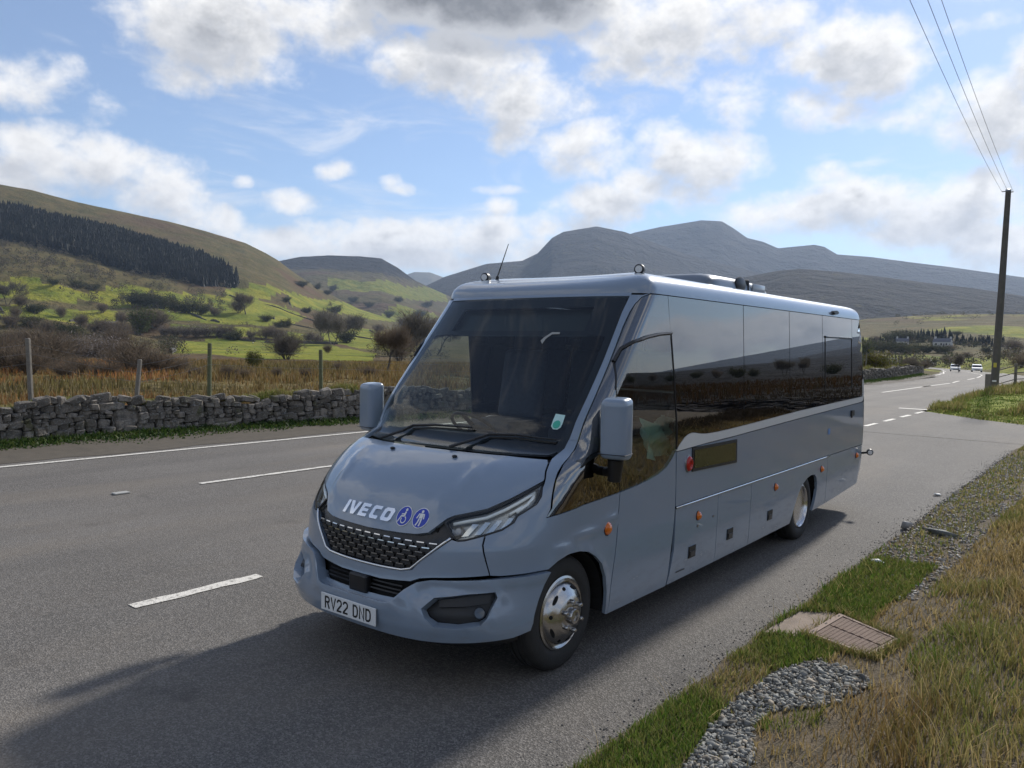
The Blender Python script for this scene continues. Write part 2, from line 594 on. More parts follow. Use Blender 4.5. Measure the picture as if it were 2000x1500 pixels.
# pastures, each a polygon on the ground; value = how lush the grass is
PASTURES = [
    ([(-421.0, 217.0), (-459.0, 266.0), (-433.0, 300.0), (-377.0, 290.0), (-218.0, 189.0), (-118.0, 101.0), (-142.0, 104.0), (-150.0, 94.0), (-201.0, 113.0), (-199.0, 103.0)], 0.95),
    ([(-512.0, 263.0), (-510.0, 295.0), (-497.0, 327.0), (-496.0, 372.0), (-763.0, 632.0), (-680.0, 632.0), (-452.0, 442.0), (-218.0, 202.0), (-265.0, 231.0), (-431.0, 331.0), (-451.0, 297.0), (-467.0, 270.0), (-494.0, 257.0)], 0.8),
    ([(-761.0, 358.0), (-831.0, 468.0), (-830.0, 519.0), (-814.0, 564.0), (-768.0, 560.0), (-519.0, 342.0), (-545.0, 315.0), (-578.0, 297.0)], 0.85),
    ([(-804.0, 257.0), (-804.0, 282.0), (-770.0, 308.0), (-817.0, 371.0), (-794.0, 408.0), (-723.0, 333.0), (-747.0, 312.0), (-744.0, 261.0), (-756.0, 242.0)], 0.75),
    ([(-623.0, 199.0), (-728.0, 287.0), (-600.0, 273.0), (-502.0, 198.0), (-504.0, 161.0)], 0.62),
    ([(-902.0, 625.0), (-1102.0, 856.0), (-1456.0, 1301.0), (-1622.0, 1626.0), (-1345.0, 1367.0), (-1025.0, 916.0), (-879.0, 675.0), (-828.0, 581.0)], 0.8),
    ([(-2094.0, 1606.0), (-1996.0, 1694.0), (-2114.0, 1986.0), (-2447.0, 2515.0), (-2049.0, 2121.0), (-1771.0, 1623.0), (-1784.0, 1458.0), (-1999.0, 1534.0)], 0.7),
    ([(-891.0, 529.0), (-931.0, 645.0), (-989.0, 721.0), (-830.0, 547.0), (-836.0, 497.0)], 0.62),
    ([(-101.0, 371.0), (-96.0, 433.0), (-69.0, 408.0), (-57.0, 443.0), (-41.0, 373.0), (-21.0, 190.0), (-46.0, 275.0), (-74.0, 335.0), (-26.0, 97.0)], 0.85)]


def mat_land(k):
    p = k.pos()
    a = k.attr('cover')
    lush, heath, rock = k.xyz(a)
    n1 = k.noise(p, .035, 6, .6)
    n2 = k.noise(p, .35, 5, .6)
    n3 = k.noise(p, 3.5, 4, .6)
    big = k.noise(p, .006, 5, .55)
    rough = k.mix(k.sm(n1, .35, .65), (.082, .074, .026), (.130, .100, .040))
    rough = k.mix(k.sm(n2, .50, .70), rough, (.060, .048, .026))
    rough = k.mix(k.sm(big, .50, .66), rough, (.105, .066, .036))
    rough = k.mix(k.m('MULTIPLY', k.sm(n3, .55, .75), .5), rough, (.048, .052, .022))
    green = k.mix(k.sm(n1, .35, .65), (.125, .158, .018), (.250, .238, .030))
    green = k.mix(k.m('MULTIPLY', k.sm(n2, .48, .68), .55), green, (.105, .105, .035))
    dark = k.mix(k.sm(n1, .38, .62), (.021, .020, .025), (.036, .031, .031))  # heath tone, with the mountains' cloud shadow put into the colour
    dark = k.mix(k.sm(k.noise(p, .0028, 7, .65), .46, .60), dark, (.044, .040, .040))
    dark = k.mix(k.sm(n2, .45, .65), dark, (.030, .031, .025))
    stone = k.mix(n2, (.055, .053, .056), (.10, .095, .095))
    c = k.mix(k.sm(k.m('ADD', lush, k.m('MULTIPLY', k.m('SUBTRACT', n1, .5), .5)), .42, .58), rough, green)
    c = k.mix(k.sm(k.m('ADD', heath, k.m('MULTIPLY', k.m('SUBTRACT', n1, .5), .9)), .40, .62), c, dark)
    c = k.mix(k.m('MULTIPLY', k.sm(k.m('ADD', rock, k.m('MULTIPLY', k.m('SUBTRACT', n2, .5), .9)), .5, .75), .8), c, stone)
    crag = k.m('ABSOLUTE', k.m('SUBTRACT', k.noise(p, .0046, 9, .64, .15), .5))
    nb = k.bump(crag, k.m('ADD', .25, k.m('MULTIPLY', heath, .9), clamp=True), 300)
    nb = k.bump(k.m('ADD', n2, k.m('MULTIPLY', n1, 2.5)), .55, 2.2, nb)
    return principled(k, c, .95, 0, nb, Specular_IOR_Level=.1)


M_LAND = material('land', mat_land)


def build_land():
    az = np.radians(np.concatenate([np.arange(-78, 2, .115), np.arange(2, 45, .5), np.arange(45, 282, 1.5)]))
    az = np.append(az, az[0] + 2 * pi)
    r = np.concatenate([[0.0], np.geomspace(4, 9500, 300)])
    A, Rr = np.meshgrid(az, r, indexing='ij')
    X, Y = Rr * np.sin(A), Rr * np.cos(A)
    Z, own = land(X, Y)
    cover = np.zeros((*X.shape, 4), np.float32)
    cover[..., 3] = 1
    azd = np.degrees(A)
    lush = np.where((azd < -44) & (Rr < 1000), .24, .12)
    for poly, v in PASTURES:
        lush = np.where(in_poly(X, Y, poly), v, lush)
    # right hand slopes are grazed too, in patches
    lush = np.where((azd > -30) & (azd < 10) & (Rr > 150) & (Rr < 1400), np.maximum(lush, fbm(X / 110, Y / 110, 3, 91) * .95), lush)
    cover[..., 0] = lush
    heath = np.zeros(X.shape)
    heath = np.where((own >= 4) & (own <= 6), .56 + .30 * fbm(X / 600, Y / 600, 3, 3), heath)
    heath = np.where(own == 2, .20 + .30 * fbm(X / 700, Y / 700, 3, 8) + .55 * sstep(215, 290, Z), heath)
    heath = np.where(X > 4, .85, heath)  # unseen moor set to dark heath, its backlit shade put into colour
    lush = np.where(X > 3, np.where(Rr < 160, 0, lush), lush)
    cover[..., 0] = lush
    heath = np.where((azd < -40) & (Rr < 120), .16, heath)
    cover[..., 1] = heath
    rock = np.where((own >= 4) & (own <= 5), .45 * sstep(250, 650, Z), 0) + np.where(own == 1, .22 * sstep(110, 220, Z), 0)
    cover[..., 2] = rock
    na, nr = X.shape
    V = np.stack([X, Y, Z], -1).reshape(-1, 3)
    i, j = np.meshgrid(np.arange(na - 1), np.arange(nr - 1), indexing='ij')
    q = np.stack([i * nr + j, i * nr + j + 1, (i + 1) * nr + j + 1, (i + 1) * nr + j], -1).reshape(-1, 4)[:, ::-1]
    o4 = own[:-1, :-1].ravel()
    names = {0: 'ground', 1: 'hillside', 2: 'hill', 3: 'mountain', 4: 'mountain', 5: 'mountain', 6: 'hill', 7: 'hillside', 8: 'hill'}
    C = cover.reshape(-1, 4)
    for w in range(9):
        F = q[o4 == w]
        if not len(F):
            continue
        u, inv = np.unique(F, return_inverse=True)
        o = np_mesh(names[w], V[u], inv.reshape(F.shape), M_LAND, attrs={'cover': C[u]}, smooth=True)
        tag(o, kind='structure')


build_land()

# ------------------------------------------------------------------ road


def mat_asphalt(tone):
    def f(k):
        p = k.pos()
        big = k.noise(p, .35, 4, .55)
        lane = k.noise(k.v('MULTIPLY', p, (1.0, .07, 1)), 1.1, 3, .5)
        g1 = k.vor(p, 95, 'F1', 'Color')
        gx = k.xyz(g1)[0]
        g2 = k.noise(p, 160, 2, .6)
        a = tone
        c = k.mix(k.sm(big, .3, .7), tuple(x * .84 for x in a), tuple(x * 1.14 for x in a))
        c = k.mix(k.m('MULTIPLY', k.sm(lane, .40, .68), .35), c, tuple(x * .70 for x in a))
        c = k.mix(k.m('MULTIPLY', k.sm(gx, .35, 1.0), .62), c, (.27, .25, .228))
        c = k.mix(k.m('MULTIPLY', k.sm(g2, .52, .66), .75), c, (.020, .019, .018))
        x_, y_, z_ = k.xyz(p)
        for cx in (-12.9, -11.5, -9.4, -7.9):
            w = k.m('ABSOLUTE', k.m('SUBTRACT', k.m('ADD', x_, k.m('MULTIPLY', k.noise(k.v('MULTIPLY', p, (0, .06, 0)), 1.0, 2), .5)), cx + .25))
            c = k.mix(k.m('MULTIPLY', k.sm(w, .42, .05), .22), c, (.072, .068, .064))
        dust = k.noise(k.v('MULTIPLY', p, (1, .22, 1)), .55, 4, .6)
        c = k.mix(k.m('MULTIPLY', k.sm(dust, .48, .70), .30), c, (.215, .180, .140))
        # oil and damp spots
        sp = k.noise(p, 1.9, 5, .62)
        c = k.mix(k.m('MULTIPLY', k.sm(sp, .60, .72), .35), c, tuple(x * .45 for x in a))
        h = k.m('ADD', k.vor(p, 95), k.m('MULTIPLY', k.noise(p, 30, 3), .5))
        return principled(k, c, .86, 0, k.bump(h, .6, .008), Specular_IOR_Level=.28)
    return f


M_ROAD = material('road_asphalt', mat_asphalt((.126, .116, .105)))
M_LAYBY = material('layby_asphalt', mat_asphalt((.116, .108, .099)))


def mat_paint(k):
    p = k.pos()
    w = k.noise(p, 28, 5, .7)
    c = k.mix(k.sm(w, .50, .66), (.64, .61, .55), (.20, .185, .165))
    return principled(k, c, .75, 0, k.bump(k.vor(p, 95), .5, .006))


M_PAINT = material('road_paint', mat_paint)


def ribbon(a, b, s0, s1, z, step=1):
    """strip of the road between offsets a and b (right positive) and stations s0..s1"""
    P = RS[s0:s1 + 1:step]
    D = np.gradient(RS[:, :2], axis=0)
    D = D[s0:s1 + 1:step]
    D /= np.hypot(D[:, 0], D[:, 1])[:, None]
    N = np.stack([D[:, 1], -D[:, 0]], -1)
    V = []
    for i in range(len(P)):
        for o in (a, b):
            V.append((P[i, 0] + N[i, 0] * o, P[i, 1] + N[i, 1] * o, P[i, 2] + z))
    F = [(2 * i, 2 * i + 1, 2 * i + 3, 2 * i + 2) for i in range(len(P) - 1)]
    return V, F


def station(y):
    return int(np.argmin(np.abs(RS[:, 1] - y)))


EDGE_L = -3.75
road = mesh_obj('road', *ribbon(EDGE_L - .45, 3.95, 0, len(RS) - 1, 0), M_ROAD)
tag(road, kind='structure')

# lay-by and the mouth of the side road, one sheet beside the carriageway
KERB_X = lambda y: -2.13 - .05 * sstep(3, 9, y) - .10 * sstep(9, 21, y) + .05 * (vnoise(y * 1.7, 0.3, 3) - .5) + .05 * (vnoise(y * 6.1, 0.7, 4) - .5)


def build_layby():
    V = []
    F = []
    ys = np.concatenate([np.arange(-30, 21.6, .15)])
    for y in ys:
        V += [(-6.40, y, .004), (float(KERB_X(y)), y, .004)]
    n = len(ys)
    F += [(2 * i, 2 * i + 1, 2 * i + 3, 2 * i + 2) for i in range(n - 1)]
    # side road
    b = len(V)
    left = [(-6.40, 21.5), (-6.40, 24), (-6.40, 27), (-6.40, 30.0), (-6.05, 30.3), (-5.2, 29.4), (-4.2, 28.3), (-2.9, 27.3), (-.5, 26.6), (6, 26.2), (40, 27.5)]
    right = [(-2.2, 21.5), (-1.6, 22.3), (-.4, 22.8), (6, 22.9), (40, 24)]
    poly = left + right[::-1]
    V += [(x, y, .004) for x, y in poly]
    F.append(tuple(range(b, b + len(poly)))[::-1])
    o = mesh_obj('layby', V, F, M_LAYBY)
    tag(o, kind='structure')
    return o


layby = build_layby()


def line_quad(name, x0, x1, y0, y1, z=.010, jag=.012, x2=None, x3=None):
    """one painted mark with slightly worn edges"""
    n = max(int((y1 - y0) / .12), 2)
    V = []
    for i in range(n + 1):
        t = i / n
        a = x0 + (0 if x2 is None else (x2 - x0) * t)
        b = x1 + (0 if x3 is None else (x3 - x1) * t)
        V += [(a + random.uniform(-jag, jag), y0 + (y1 - y0) * t, z), (b + random.uniform(-jag, jag), y0 + (y1 - y0) * t, z)]
    return mesh_obj(name, V, [(2 * i, 2 * i + 1, 2 * i + 3, 2 * i + 2) for i in range(n)], M_PAINT, road)


# lay-by edge: one metre marks; the photograph shows one beside the bonnet and a row past the tail
for i in range(0, 15):
    y = 2.83 + 2.02 * i
    o = line_quad('lane_dash', -6.17 - .012 * max(i - 4, 0), -6.04 - .012 * max(i - 4, 0), y, y + 1.13)
# give-way bar at the side road's far corner
line_quad('stop_bar', -7.25, -6.15, 31.1, 31.42)
# centre line
for i in range(-4, 20):
    y = 5.9 + 9 * i
    if i <= 3:
        line_quad('centre_dash', -10.66, -10.55, y, y + 6)
    else:
        s0 = station(y)
        mesh_obj('centre_dash', *ribbon(-.30, -.17, s0, s0 + 6, .010), M_PAINT, road)
mesh_obj('edge_line', *ribbon(EDGE_L - .07, EDGE_L + .06, 20, len(RS) - 1, .010), M_PAINT, road)
mesh_obj('edge_line', *ribbon(3.50, 3.62, station(36), len(RS) - 1, .010), M_PAINT, road)
stud = MB().rbox((-10.66, 4.80, .012), (.12, .2, .024), .008).obj('road_stud', simple('stud', (.35, .34, .31), .5), None)
tag(stud, 'small pale road stud set in the centre line of the carriageway', 'road stud')

# ------------------------------------------------------------------ the minibus
BUS = empty('minibus', (-3.910, 4.171, 0), 0, 'blue grey minibus with dark tinted side windows parked in the lay-by, destination screens blank', 'minibus')
BUS.rotation_euler = (0, rad(-.261), rad(1.289))

# body surface: plan curves (super-ellipse nose + flat side + rounded tail) at every height z.
# t = -1 on the nose's centre line, 0 where the side becomes flat, > 0 along the left side; t < -1 is the mirror half
TZ = [.20, .24, .32, .45, .56, .64, .73, .86, .93, 1.02, 1.10, 1.20, 1.30, 1.36, 1.41, 1.60, 2.00, 2.50, 2.70]
TYC = [-.90, -.93, -.965, -.97, -.94, -.905, -.89, -.87, -.84, -.79, -.735, -.63, -.47, -.31, -.09, .075, .43, .85, 1.02]
TYS = [-.15, -.15, -.15, -.15, -.15, -.15, -.15, -.15, -.13, -.08, -.03, .05, .14, .22, .27, .36, .68, 1.10, 1.27]
TN = [2.8, 2.8, 2.8, 2.8, 2.6, 2.5, 2.4, 2.4, 2.4, 2.4, 2.4, 2.4, 2.4, 2.4, 2.5, 2.8, 3, 3, 3]
TW = [1.03, 1.035, 1.045, 1.05, 1.055, 1.058, 1.06, 1.06, 1.06, 1.06, 1.06, 1.06, 1.06, 1.06, 1.06, 1.056, 1.042, 1.020, 1.010]
RZ = [.2, .35, .5, .8, 1.2, 1.8, 2.3, 2.5, 2.7]
RY = [6.88, 6.98, 7.06, 7.11, 7.13, 7.06, 6.97, 6.90, 6.84]
RC = .20


def pchip(X, Y):
    n = len(X)
    h = [X[i + 1] - X[i] for i in range(n - 1)]
    d = [(Y[i + 1] - Y[i]) / h[i] for i in range(n - 1)]
    m = [d[0]] + [0] * (n - 2) + [d[-1]]
    for i in range(1, n - 1):
        if d[i - 1] * d[i] > 0:
            w1 = 2 * h[i] + h[i - 1]
            w2 = h[i] + 2 * h[i - 1]
            m[i] = (w1 + w2) / (w1 / d[i - 1] + w2 / d[i])

    def f(x):
        x = min(max(x, X[0]), X[-1])
        i = 0
        while i < n - 2 and x > X[i + 1]:
            i += 1
        s = (x - X[i]) / h[i]
        return Y[i] * (1 + 2 * s) * (1 - s)**2 + h[i] * m[i] * s * (1 - s)**2 + Y[i + 1] * s * s * (3 - 2 * s) + h[i] * m[i + 1] * s * s * (s - 1)
    return f


f_yc, f_ys, f_n, f_w, f_yr = [pchip(a, b) for a, b in ((TZ, TYC), (TZ, TYS), (TZ, TN), (TZ, TW), (RZ, RY))]


def S(t, z):
    if t < -1:
        p = S(-2 - t, z)
        return Vector((-p.x, p.y, p.z))
    yc, ys, n, W, yr = f_yc(z), f_ys(z), f_n(z), f_w(z), f_yr(z)
    if t < 0:
        a = -t * pi / 2
        return Vector((W * max(cos(a), 0)**(2 / n), ys - (ys - yc) * sin(a)**(2 / n), z))
    L = yr - RC - ys
    if t <= L:
        return Vector((W, ys + t, z))
    q = (t - L) / RC
    if q < pi / 2:
        return Vector((W - RC + RC * cos(q), yr - RC + RC * sin(q), z))
    return Vector((max(W - RC - (q - pi / 2) * RC, 0), yr, z))


def SN(t, z, e=.003):
    a = S(t + e, z) - S(t - e, z)
    b = S(t, z + e) - S(t, z - e)
    n = a.cross(b)
    return n.normalized() if n.length > 1e-12 else Vector((0, -1, 0))


def SO(t, z, off):
    return S(t, z) + SN(t, z) * off


def tY(y, z):
    ys = f_ys(z)
    if y >= ys:
        return y - ys
    yc, n = f_yc(z), f_n(z)
    return -math.asin(min(((ys - y) / (ys - yc))**(n / 2), 1)) / (pi / 2)


def tX(x, z):
    n, W = f_n(z), f_w(z)
    t = -math.acos(min(abs(x) / W, 1)**(n / 2)) / (pi / 2)
    return t if x >= 0 else -2 - t


def dens(pts, step=.08, close=True):
    out = []
    n = len(pts)
    for i in range(n if close else n - 1):
        a, b = pts[i], pts[(i + 1) % n]
        k = max(int(math.hypot(b[0] - a[0], b[1] - a[1]) / step), 1)
        out += [(a[0] + (b[0] - a[0]) * j / k, a[1] + (b[1] - a[1]) * j / k) for j in range(k)]
    if not close:
        out.append(pts[-1])
    return out


def PY(pts):
    """polygon given on the side: (y, z)"""
    return [(tY(y, z), z) for y, z in dens(pts)]


def PX(pts):
    return [(tX(x, z), z) for x, z in dens(pts, .04)]


def mir(p):
    return [(-2 - t, z) for t, z in p][::-1]


def both(half):
    """half outline from the centre line round to the centre line, on the left half -> the whole outline"""
    return half + [(-2 - t, z) for t, z in half[::-1]][1:-1]


def pin(p, poly):
    x, y = p
    c = False
    j = len(poly) - 1
    for i in range(len(poly)):
        xi, yi = poly[i]
        xj, yj = poly[j]
        if (yi > y) != (yj > y) and x < (xj - xi) * (y - yi) / (yj - yi) + xi:
            c = not c
        j = i
    return c


def area2(p):
    return sum(p[i][0] * p[(i + 1) % len(p)][1] - p[(i + 1) % len(p)][0] * p[i][1] for i in range(len(p)))


def panel(name, poly, mat, off=0.0, thick=.02, holes=(), res=.07, parent=None, edge=.08, rimmat=None, offf=None):
    """curved sheet on the body surface with turned-in edges"""
    loops = [dens(poly, edge)] + [dens(h, edge) for h in holes]
    if area2(loops[0]) < 0:
        loops[0].reverse()
    for h in loops[1:]:
        if area2(h) > 0:
            h.reverse()
    pts = []
    edges = []
    for lp in loops:
        b = len(pts)
        pts += lp
        edges += [(b + i, b + (i + 1) % len(lp)) for i in range(len(lp))]
    t0, t1 = min(p[0] for p in loops[0]), max(p[0] for p in loops[0])
    z0, z1 = min(p[1] for p in loops[0]), max(p[1] for p in loops[0])
    P = np.array(pts)
    if res:
        gx = np.arange(t0 + res / 2, t1, res if t1 - t0 < 4 else res * 2)
        gz = np.arange(z0 + res / 2, z1, res)
        for x in gx:
            for y in gz:
                if pin((x, y), loops[0]) and not any(pin((x, y), h) for h in loops[1:]):
                    if ((P[:, 0] - x)**2 + (P[:, 1] - y)**2).min() > (res * .4)**2:
                        pts.append((x, y))
    r = geometry.delaunay_2d_cdt([Vector(p) for p in pts], edges, [], 0, 1e-6)
    vv = [(v.x, v.y) for v in r[0]]
    tris = []
    for f in r[2]:
        c = (sum(vv[i][0] for i in f) / len(f), sum(vv[i][1] for i in f) / len(f))
        if pin(c, loops[0]) and not any(pin(c, h) for h in loops[1:]):
            f = list(f)
            if area2([vv[i] for i in f]) < 0:
                f.reverse()
            tris.append(f)
    o = (lambda t, z: off) if offf is None else offf
    N = [SN(*p) for p in vv]
    V = [S(*p) + n * o(*p) for p, n in zip(vv, N)]
    if offf is not None:
        N = []
        for t, z in vv:
            e = .004
            a = SO(t + e, z, o(t + e, z)) - SO(t - e, z, o(t - e, z))
            b = SO(t, z + e, o(t, z + e)) - SO(t, z - e, o(t, z - e))
            N.append(a.cross(b).normalized())
    F = [tuple(f) for f in tris]
    LN = [N[i] for f in F for i in f]
    if thick:
        for lp in loops:
            b = len(V)
            nn = [SN(*p) for p in lp]
            top = [S(*p) + n * o(*p) for p, n in zip(lp, nn)]
            bot = [q - n * thick for q, n in zip(top, nn)]
            V += top + bot
            k = len(lp)
            for i in range(k):
                j = (i + 1) % k
                f = (b + i, b + k + i, b + k + j, b + j)
                a1 = (V[f[1]] - V[f[0]])
                a2 = (V[f[3]] - V[f[0]])
                fn = a1.cross(a2)
                fn = fn.normalized() if fn.length > 1e-12 else Vector((0, 0, 1))
                F.append(f)
                LN += [fn] * 4
    ob = mesh_obj(name, V, F, mat, parent if parent is not None else BUS, loopn=LN)
    if rimmat is not None:
        ob.data.materials.append(rimmat)
        for i in range(len(tris), len(F)):
            ob.data.polygons[i].material_index = 1
    return ob


# ---- materials
def mat_paint_bus(k):
    o = k.obj()
    d = k.noise(o, 5, 5, .6)
    x, y, z = k.xyz(o)
    dirt = k.m('MULTIPLY', k.sm(z, .95, .25), k.sm(k.noise(k.v('MULTIPLY', o, (1, 1, 3)), 6, 6, .65), .46, .74))
    c = k.mix(k.m('MULTIPLY', dirt, .30), (.215, .270, .342), (.22, .20, .175))
    rough = k.m('ADD', .30, k.m('MULTIPLY', dirt, .3))
    nb = k.bump(k.noise(o, 260, 2, .5), .012, .004, k.bump(d, .02, .05))
    return principled(k, c, rough, .0, nb, Coat_Weight=.85, Coat_Roughness=k.m('ADD', .03, k.m('MULTIPLY', dirt, .35)), Coat_IOR=1.5)


M_BODY = material('body_paint', mat_paint_bus)
M_SILVER = simple('silver_trim', (.66, .65, .62), .38, .12, .03)
M_CHROME = simple('chrome', (.70, .70, .69), .12, 1.0)
M_WHEEL = simple('polished_wheel', (.50, .48, .45), .24, 1.0, .12, 9, .15, 40)
M_BAR = simple('grille_bar_dim', (.34, .34, .35), .22, .9)
M_BADGE = simple('badge_chrome', (.86, .89, .94), .20, .9)
M_BLACK = simple('black_plastic', (.012, .012, .013), .42, 0, .2, 40)
M_GRILLE = simple('grille_black', (.010, .010, .011), .25, 0, .1, 40)
M_RUBBER = simple('rubber', (.022, .021, .020), .78, 0, .3, 14, .3, 90)
M_CAVITY = simple('cavity', (.006, .006, .006), .9)
M_SEAT = simple('seat_fabric', (.075, .085, .115), .9, 0, .25, 30)
M_TRIM = simple('cab_trim', (.060, .062, .068), .7, 0, .2, 30)
M_AMBER = simple('amber_lens', (.85, .20, .02), .18, 0, .1, 60, Transmission_Weight=.15)
M_RED = simple('red_lens', (.45, .02, .015), .15)
M_WHITE = simple('white_plastic', (.75, .75, .73), .4)
M_BLUE = simple('blue_sign', (.012, .045, .42), .3)
M_PLATE = simple('plate_white', (.72, .73, .72), .35)
M_INK = simple('black_print', (.008, .008, .008), .5)
M_SCREEN = simple('screen', (.030, .034, .030), .3, 0, .15, 12)
M_FRIT = simple('black_frit', (.006, .006, .008), .35)
M_STEEL = simple('dull_steel', (.30, .30, .31), .35, .9)


def glass(name, tint, ior=1.52, extra=0.0, rough=0.0):
    def f(k):
        gm = k.new('ShaderNodeNewGeometry')
        cs = k.m('ABSOLUTE', k.v('DOT_PRODUCT', gm.outputs['Normal'], gm.outputs['Incoming']))
        f0 = ((ior - 1) / (ior + 1))**2
        fr = k.m('MULTIPLY_ADD', k.m('POWER', k.m('SUBTRACT', 1, cs), 5), 1 - f0, f0)
        tr = k.new('ShaderNodeBsdfTransparent')
        tr.inputs[0].default_value = (*tint, 1)
        gl = k.new('ShaderNodeBsdfGlossy')
        gl.inputs['Roughness'].default_value = rough
        gl.inputs[0].default_value = (1, 1, 1, 1)
        mx = k.new('ShaderNodeMixShader')
        k.put(mx.inputs[0], k.m('ADD', fr, extra, clamp=True))
        k.l.new(tr.outputs[0], mx.inputs[1])
        k.l.new(gl.outputs[0], mx.inputs[2])
        return mx.outputs[0]
    return material(name, f)


G_WIND = glass('windscreen_glass', (.56, .62, .62), 1.5, .01)
G_CAB = glass('cab_glass', (.50, .60, .56), 1.6, .12)
G_DARK = glass('privacy_glass', (.022, .025, .027), 1.8, .15)
G_LENS = glass('lamp_lens', (.93, .95, .94), 1.45)

# ---- outlines
ARCH_F = [(-.101, .721), (-.048, .762), (.025, .782), (.162, .775), (.267, .751), (.359, .701), (.442, .634), (.5, .529), (.526, .418), (.527, .262)]
HEAD = [(-.691, 1.009), (-.658, 1.044), (-.518, 1.090), (-.436, 1.145), (-.302, 1.245), (-.295, 1.216), (-.271, 1.167), (-.276, 1.125), (-.358, 1.060), (-.361, 1.028), (-.411, .987), (-.569, .924), (-.603, .918), (-.638, .941)]
PIL_IN = [(-.392, 1.375), (-.388, 1.48), (-.382, 1.754), (-.389, 2.022), (-.402, 2.25), (-.408, 2.358), (-.400, 2.480)]
PIL_OUT = [(-.165, 1.092), (-.305, 1.425), (-.309, 1.48), (-.306, 1.755), (-.316, 2.005), (-.332, 2.255), (-.325, 2.36), (-.305, 2.42), (-.251, 2.476), (-.139, 2.500)]
TIP = (-.178, 1.044)
g = .005


def shift(p, dt=0, dz=0):
    return [(t + dt, z + dz) for t, z in p]


def tdoor(pts):
    return [(tY(y, z), z) for y, z in dens(pts, .08, False)]


DOOR_F = [(.529, 1.086), (.495, .737), (.445, .431), (.428, .245)]     # front shut line, (y, z)
DOOR_R = [(1.389, 1.299), (1.402, 1.05), (1.400, .829), (1.36, .5), (1.32, .236)]

# fender with the lower run of the windscreen pillar, each side
fender = ([(-.388, 1.372), (-.366, 1.348), (-.304, 1.266)] + [(t + .008 if i > 3 else t, z) for i, (t, z) in enumerate(HEAD)][4:9]
          + [(-.356, 1.030), (-.406, .982), (-.480, .952), (-.478, .90), (-.428, .722), (-.381, .719), (-.108, .726)] + ARCH_F[1:]
          + [(t - .005, z) for t, z in tdoor(DOOR_F[::-1])] + [(tY(.514, 1.086), 1.086), (tY(.062, 1.068), 1.067), (TIP[0], TIP[1] - .006)]
          + [(t - .006, z) for t, z in PIL_OUT[:3]] + [(-.392, 1.48)])
flare = [(-.05, .762), (.16, .775), (.36, .70), (.5, .53), (.527, .30)]


def fender_off(t, z):
    # raised lip along the wheel arch and the swage that runs back from the headlamp
    d = min(math.hypot(t - a, z - b) for a, b in dens(ARCH_F, .05, False))
    lip = .012 * math.exp(-(d / .045)**2)
    zz = .80 + .115 * min(max((t + .10) / .70, 0), 1)**.6 if t > -.12 else .80 + (t + .12) * .0
    sw = .010 * math.exp(-((z - zz) / .030)**2) * min(max((t + .16) / .12, 0), 1) if t > -.16 else 0
    return lip + sw


for side, P in (('l', lambda p: p), ('r', mir)):
    off = fender_off if side == 'l' else (lambda t, z: fender_off(-2 - t, z))
    panel('fender', P(fender), M_BODY, 0, .025, res=.045, edge=.045, offf=off)
    panel('windscreen_pillar', P(PIL_IN[1:] + [(-.400, 2.490), (-.139, 2.512)][:1] + [(-.25, 2.490), (-.139, 2.509)] + [(t - .006, z) for t, z in PIL_OUT[::-1]][1:8]), M_BODY, .004, .03, edge=.05)

hb = [(-1, 1.370), (-.64, 1.370), (-.400, 1.362), (-.374, 1.345), (-.314, 1.264), (-.311, 1.254), (-.440, 1.155), (-.522, 1.101), (-.659, 1.053), (-.686, 1.035), (-.748, .945), (-.80, .928), (-.856, .923), (-1, .916)]


def bonnet_off(t, z):
    u = t if t >= -1 else -2 - t
    # two faint pressings that run up the bonnet and a rolled front lip
    p = S(u, z)
    xr = .60 + (p.y + .35) * .30
    cr = .012 * math.exp(-((p.x - xr) / .045)**2) * sstep(.98, 1.08, z) * sstep(1.365, 1.28, z)
    return float(cr) + .006


panel('bonnet', both(hb), M_BODY, 0, .03, res=.045, edge=.05, offf=bonnet_off)
# cowl under the bonnet's rear edge
panel('cowl', both([(-1, 1.385), (-.40, 1.385), (-.40, 1.355), (-1, 1.355)]), M_BLACK, -.03, 0)

gr = [(-1, .925), (-.80, .938), (-.75, .955), (-.690, 1.045), (-.680, 1.02), (-.630, .935), (-.755, .785), (-.797, .727), (-.837, .710), (-.93, .705), (-1, .704)]
GR = panel('grille', both(gr), M_GRILLE, -.022, .02)
# rows of short chrome bars; glint put into the top rows' colour
gpoly = both(gr)
row_z = [.888, .858, .828, .798, .768, .740]
for ri, z in enumerate(row_z):
    for ci in range(-7, 8):
        x = ci * .088 + (.044 if ri % 2 else 0)
        if pin((tX(x - .034, z - .012), z), gpoly) and pin((tX(x + .034, z - .012), z), gpoly) and pin((tX(x, z), z - .022), gpoly):
            mb = MB()
            a, b = tX(x - .026, z), tX(x + .026, z)
            q = [SO(a, z - .003, -.006), SO(b, z - .003, -.006), SO(b, z + .0035, -.006), SO(a, z + .0035, -.006)]
            n = SN(tX(x, z), z)
            mb.add([p for p in q] + [p - n * .018 for p in q], [(0, 1, 2, 3), (0, 4, 5, 1), (1, 5, 6, 2), (2, 6, 7, 3), (3, 7, 4, 0)])
            mb.obj('chrome_bar', M_CHROME if ri < 2 else M_BAR, GR)
            # dark cell frame under each bar
            f = MB()
            q = [SO(tX(x - .036, z - .024), z - .024, -.010), SO(tX(x + .036, z - .024), z - .024, -.010), SO(tX(x + .036, z - .006), z - .006, -.010), SO(tX(x - .036, z - .006), z - .006, -.010)]
            f.add(q + [p - n * .012 for p in q], [(0, 1, 2, 3), (0, 4, 5, 1), (1, 5, 6, 2), (2, 6, 7, 3), (3, 7, 4, 0)])
            f.obj('grille_cell', M_BLACK, GR)
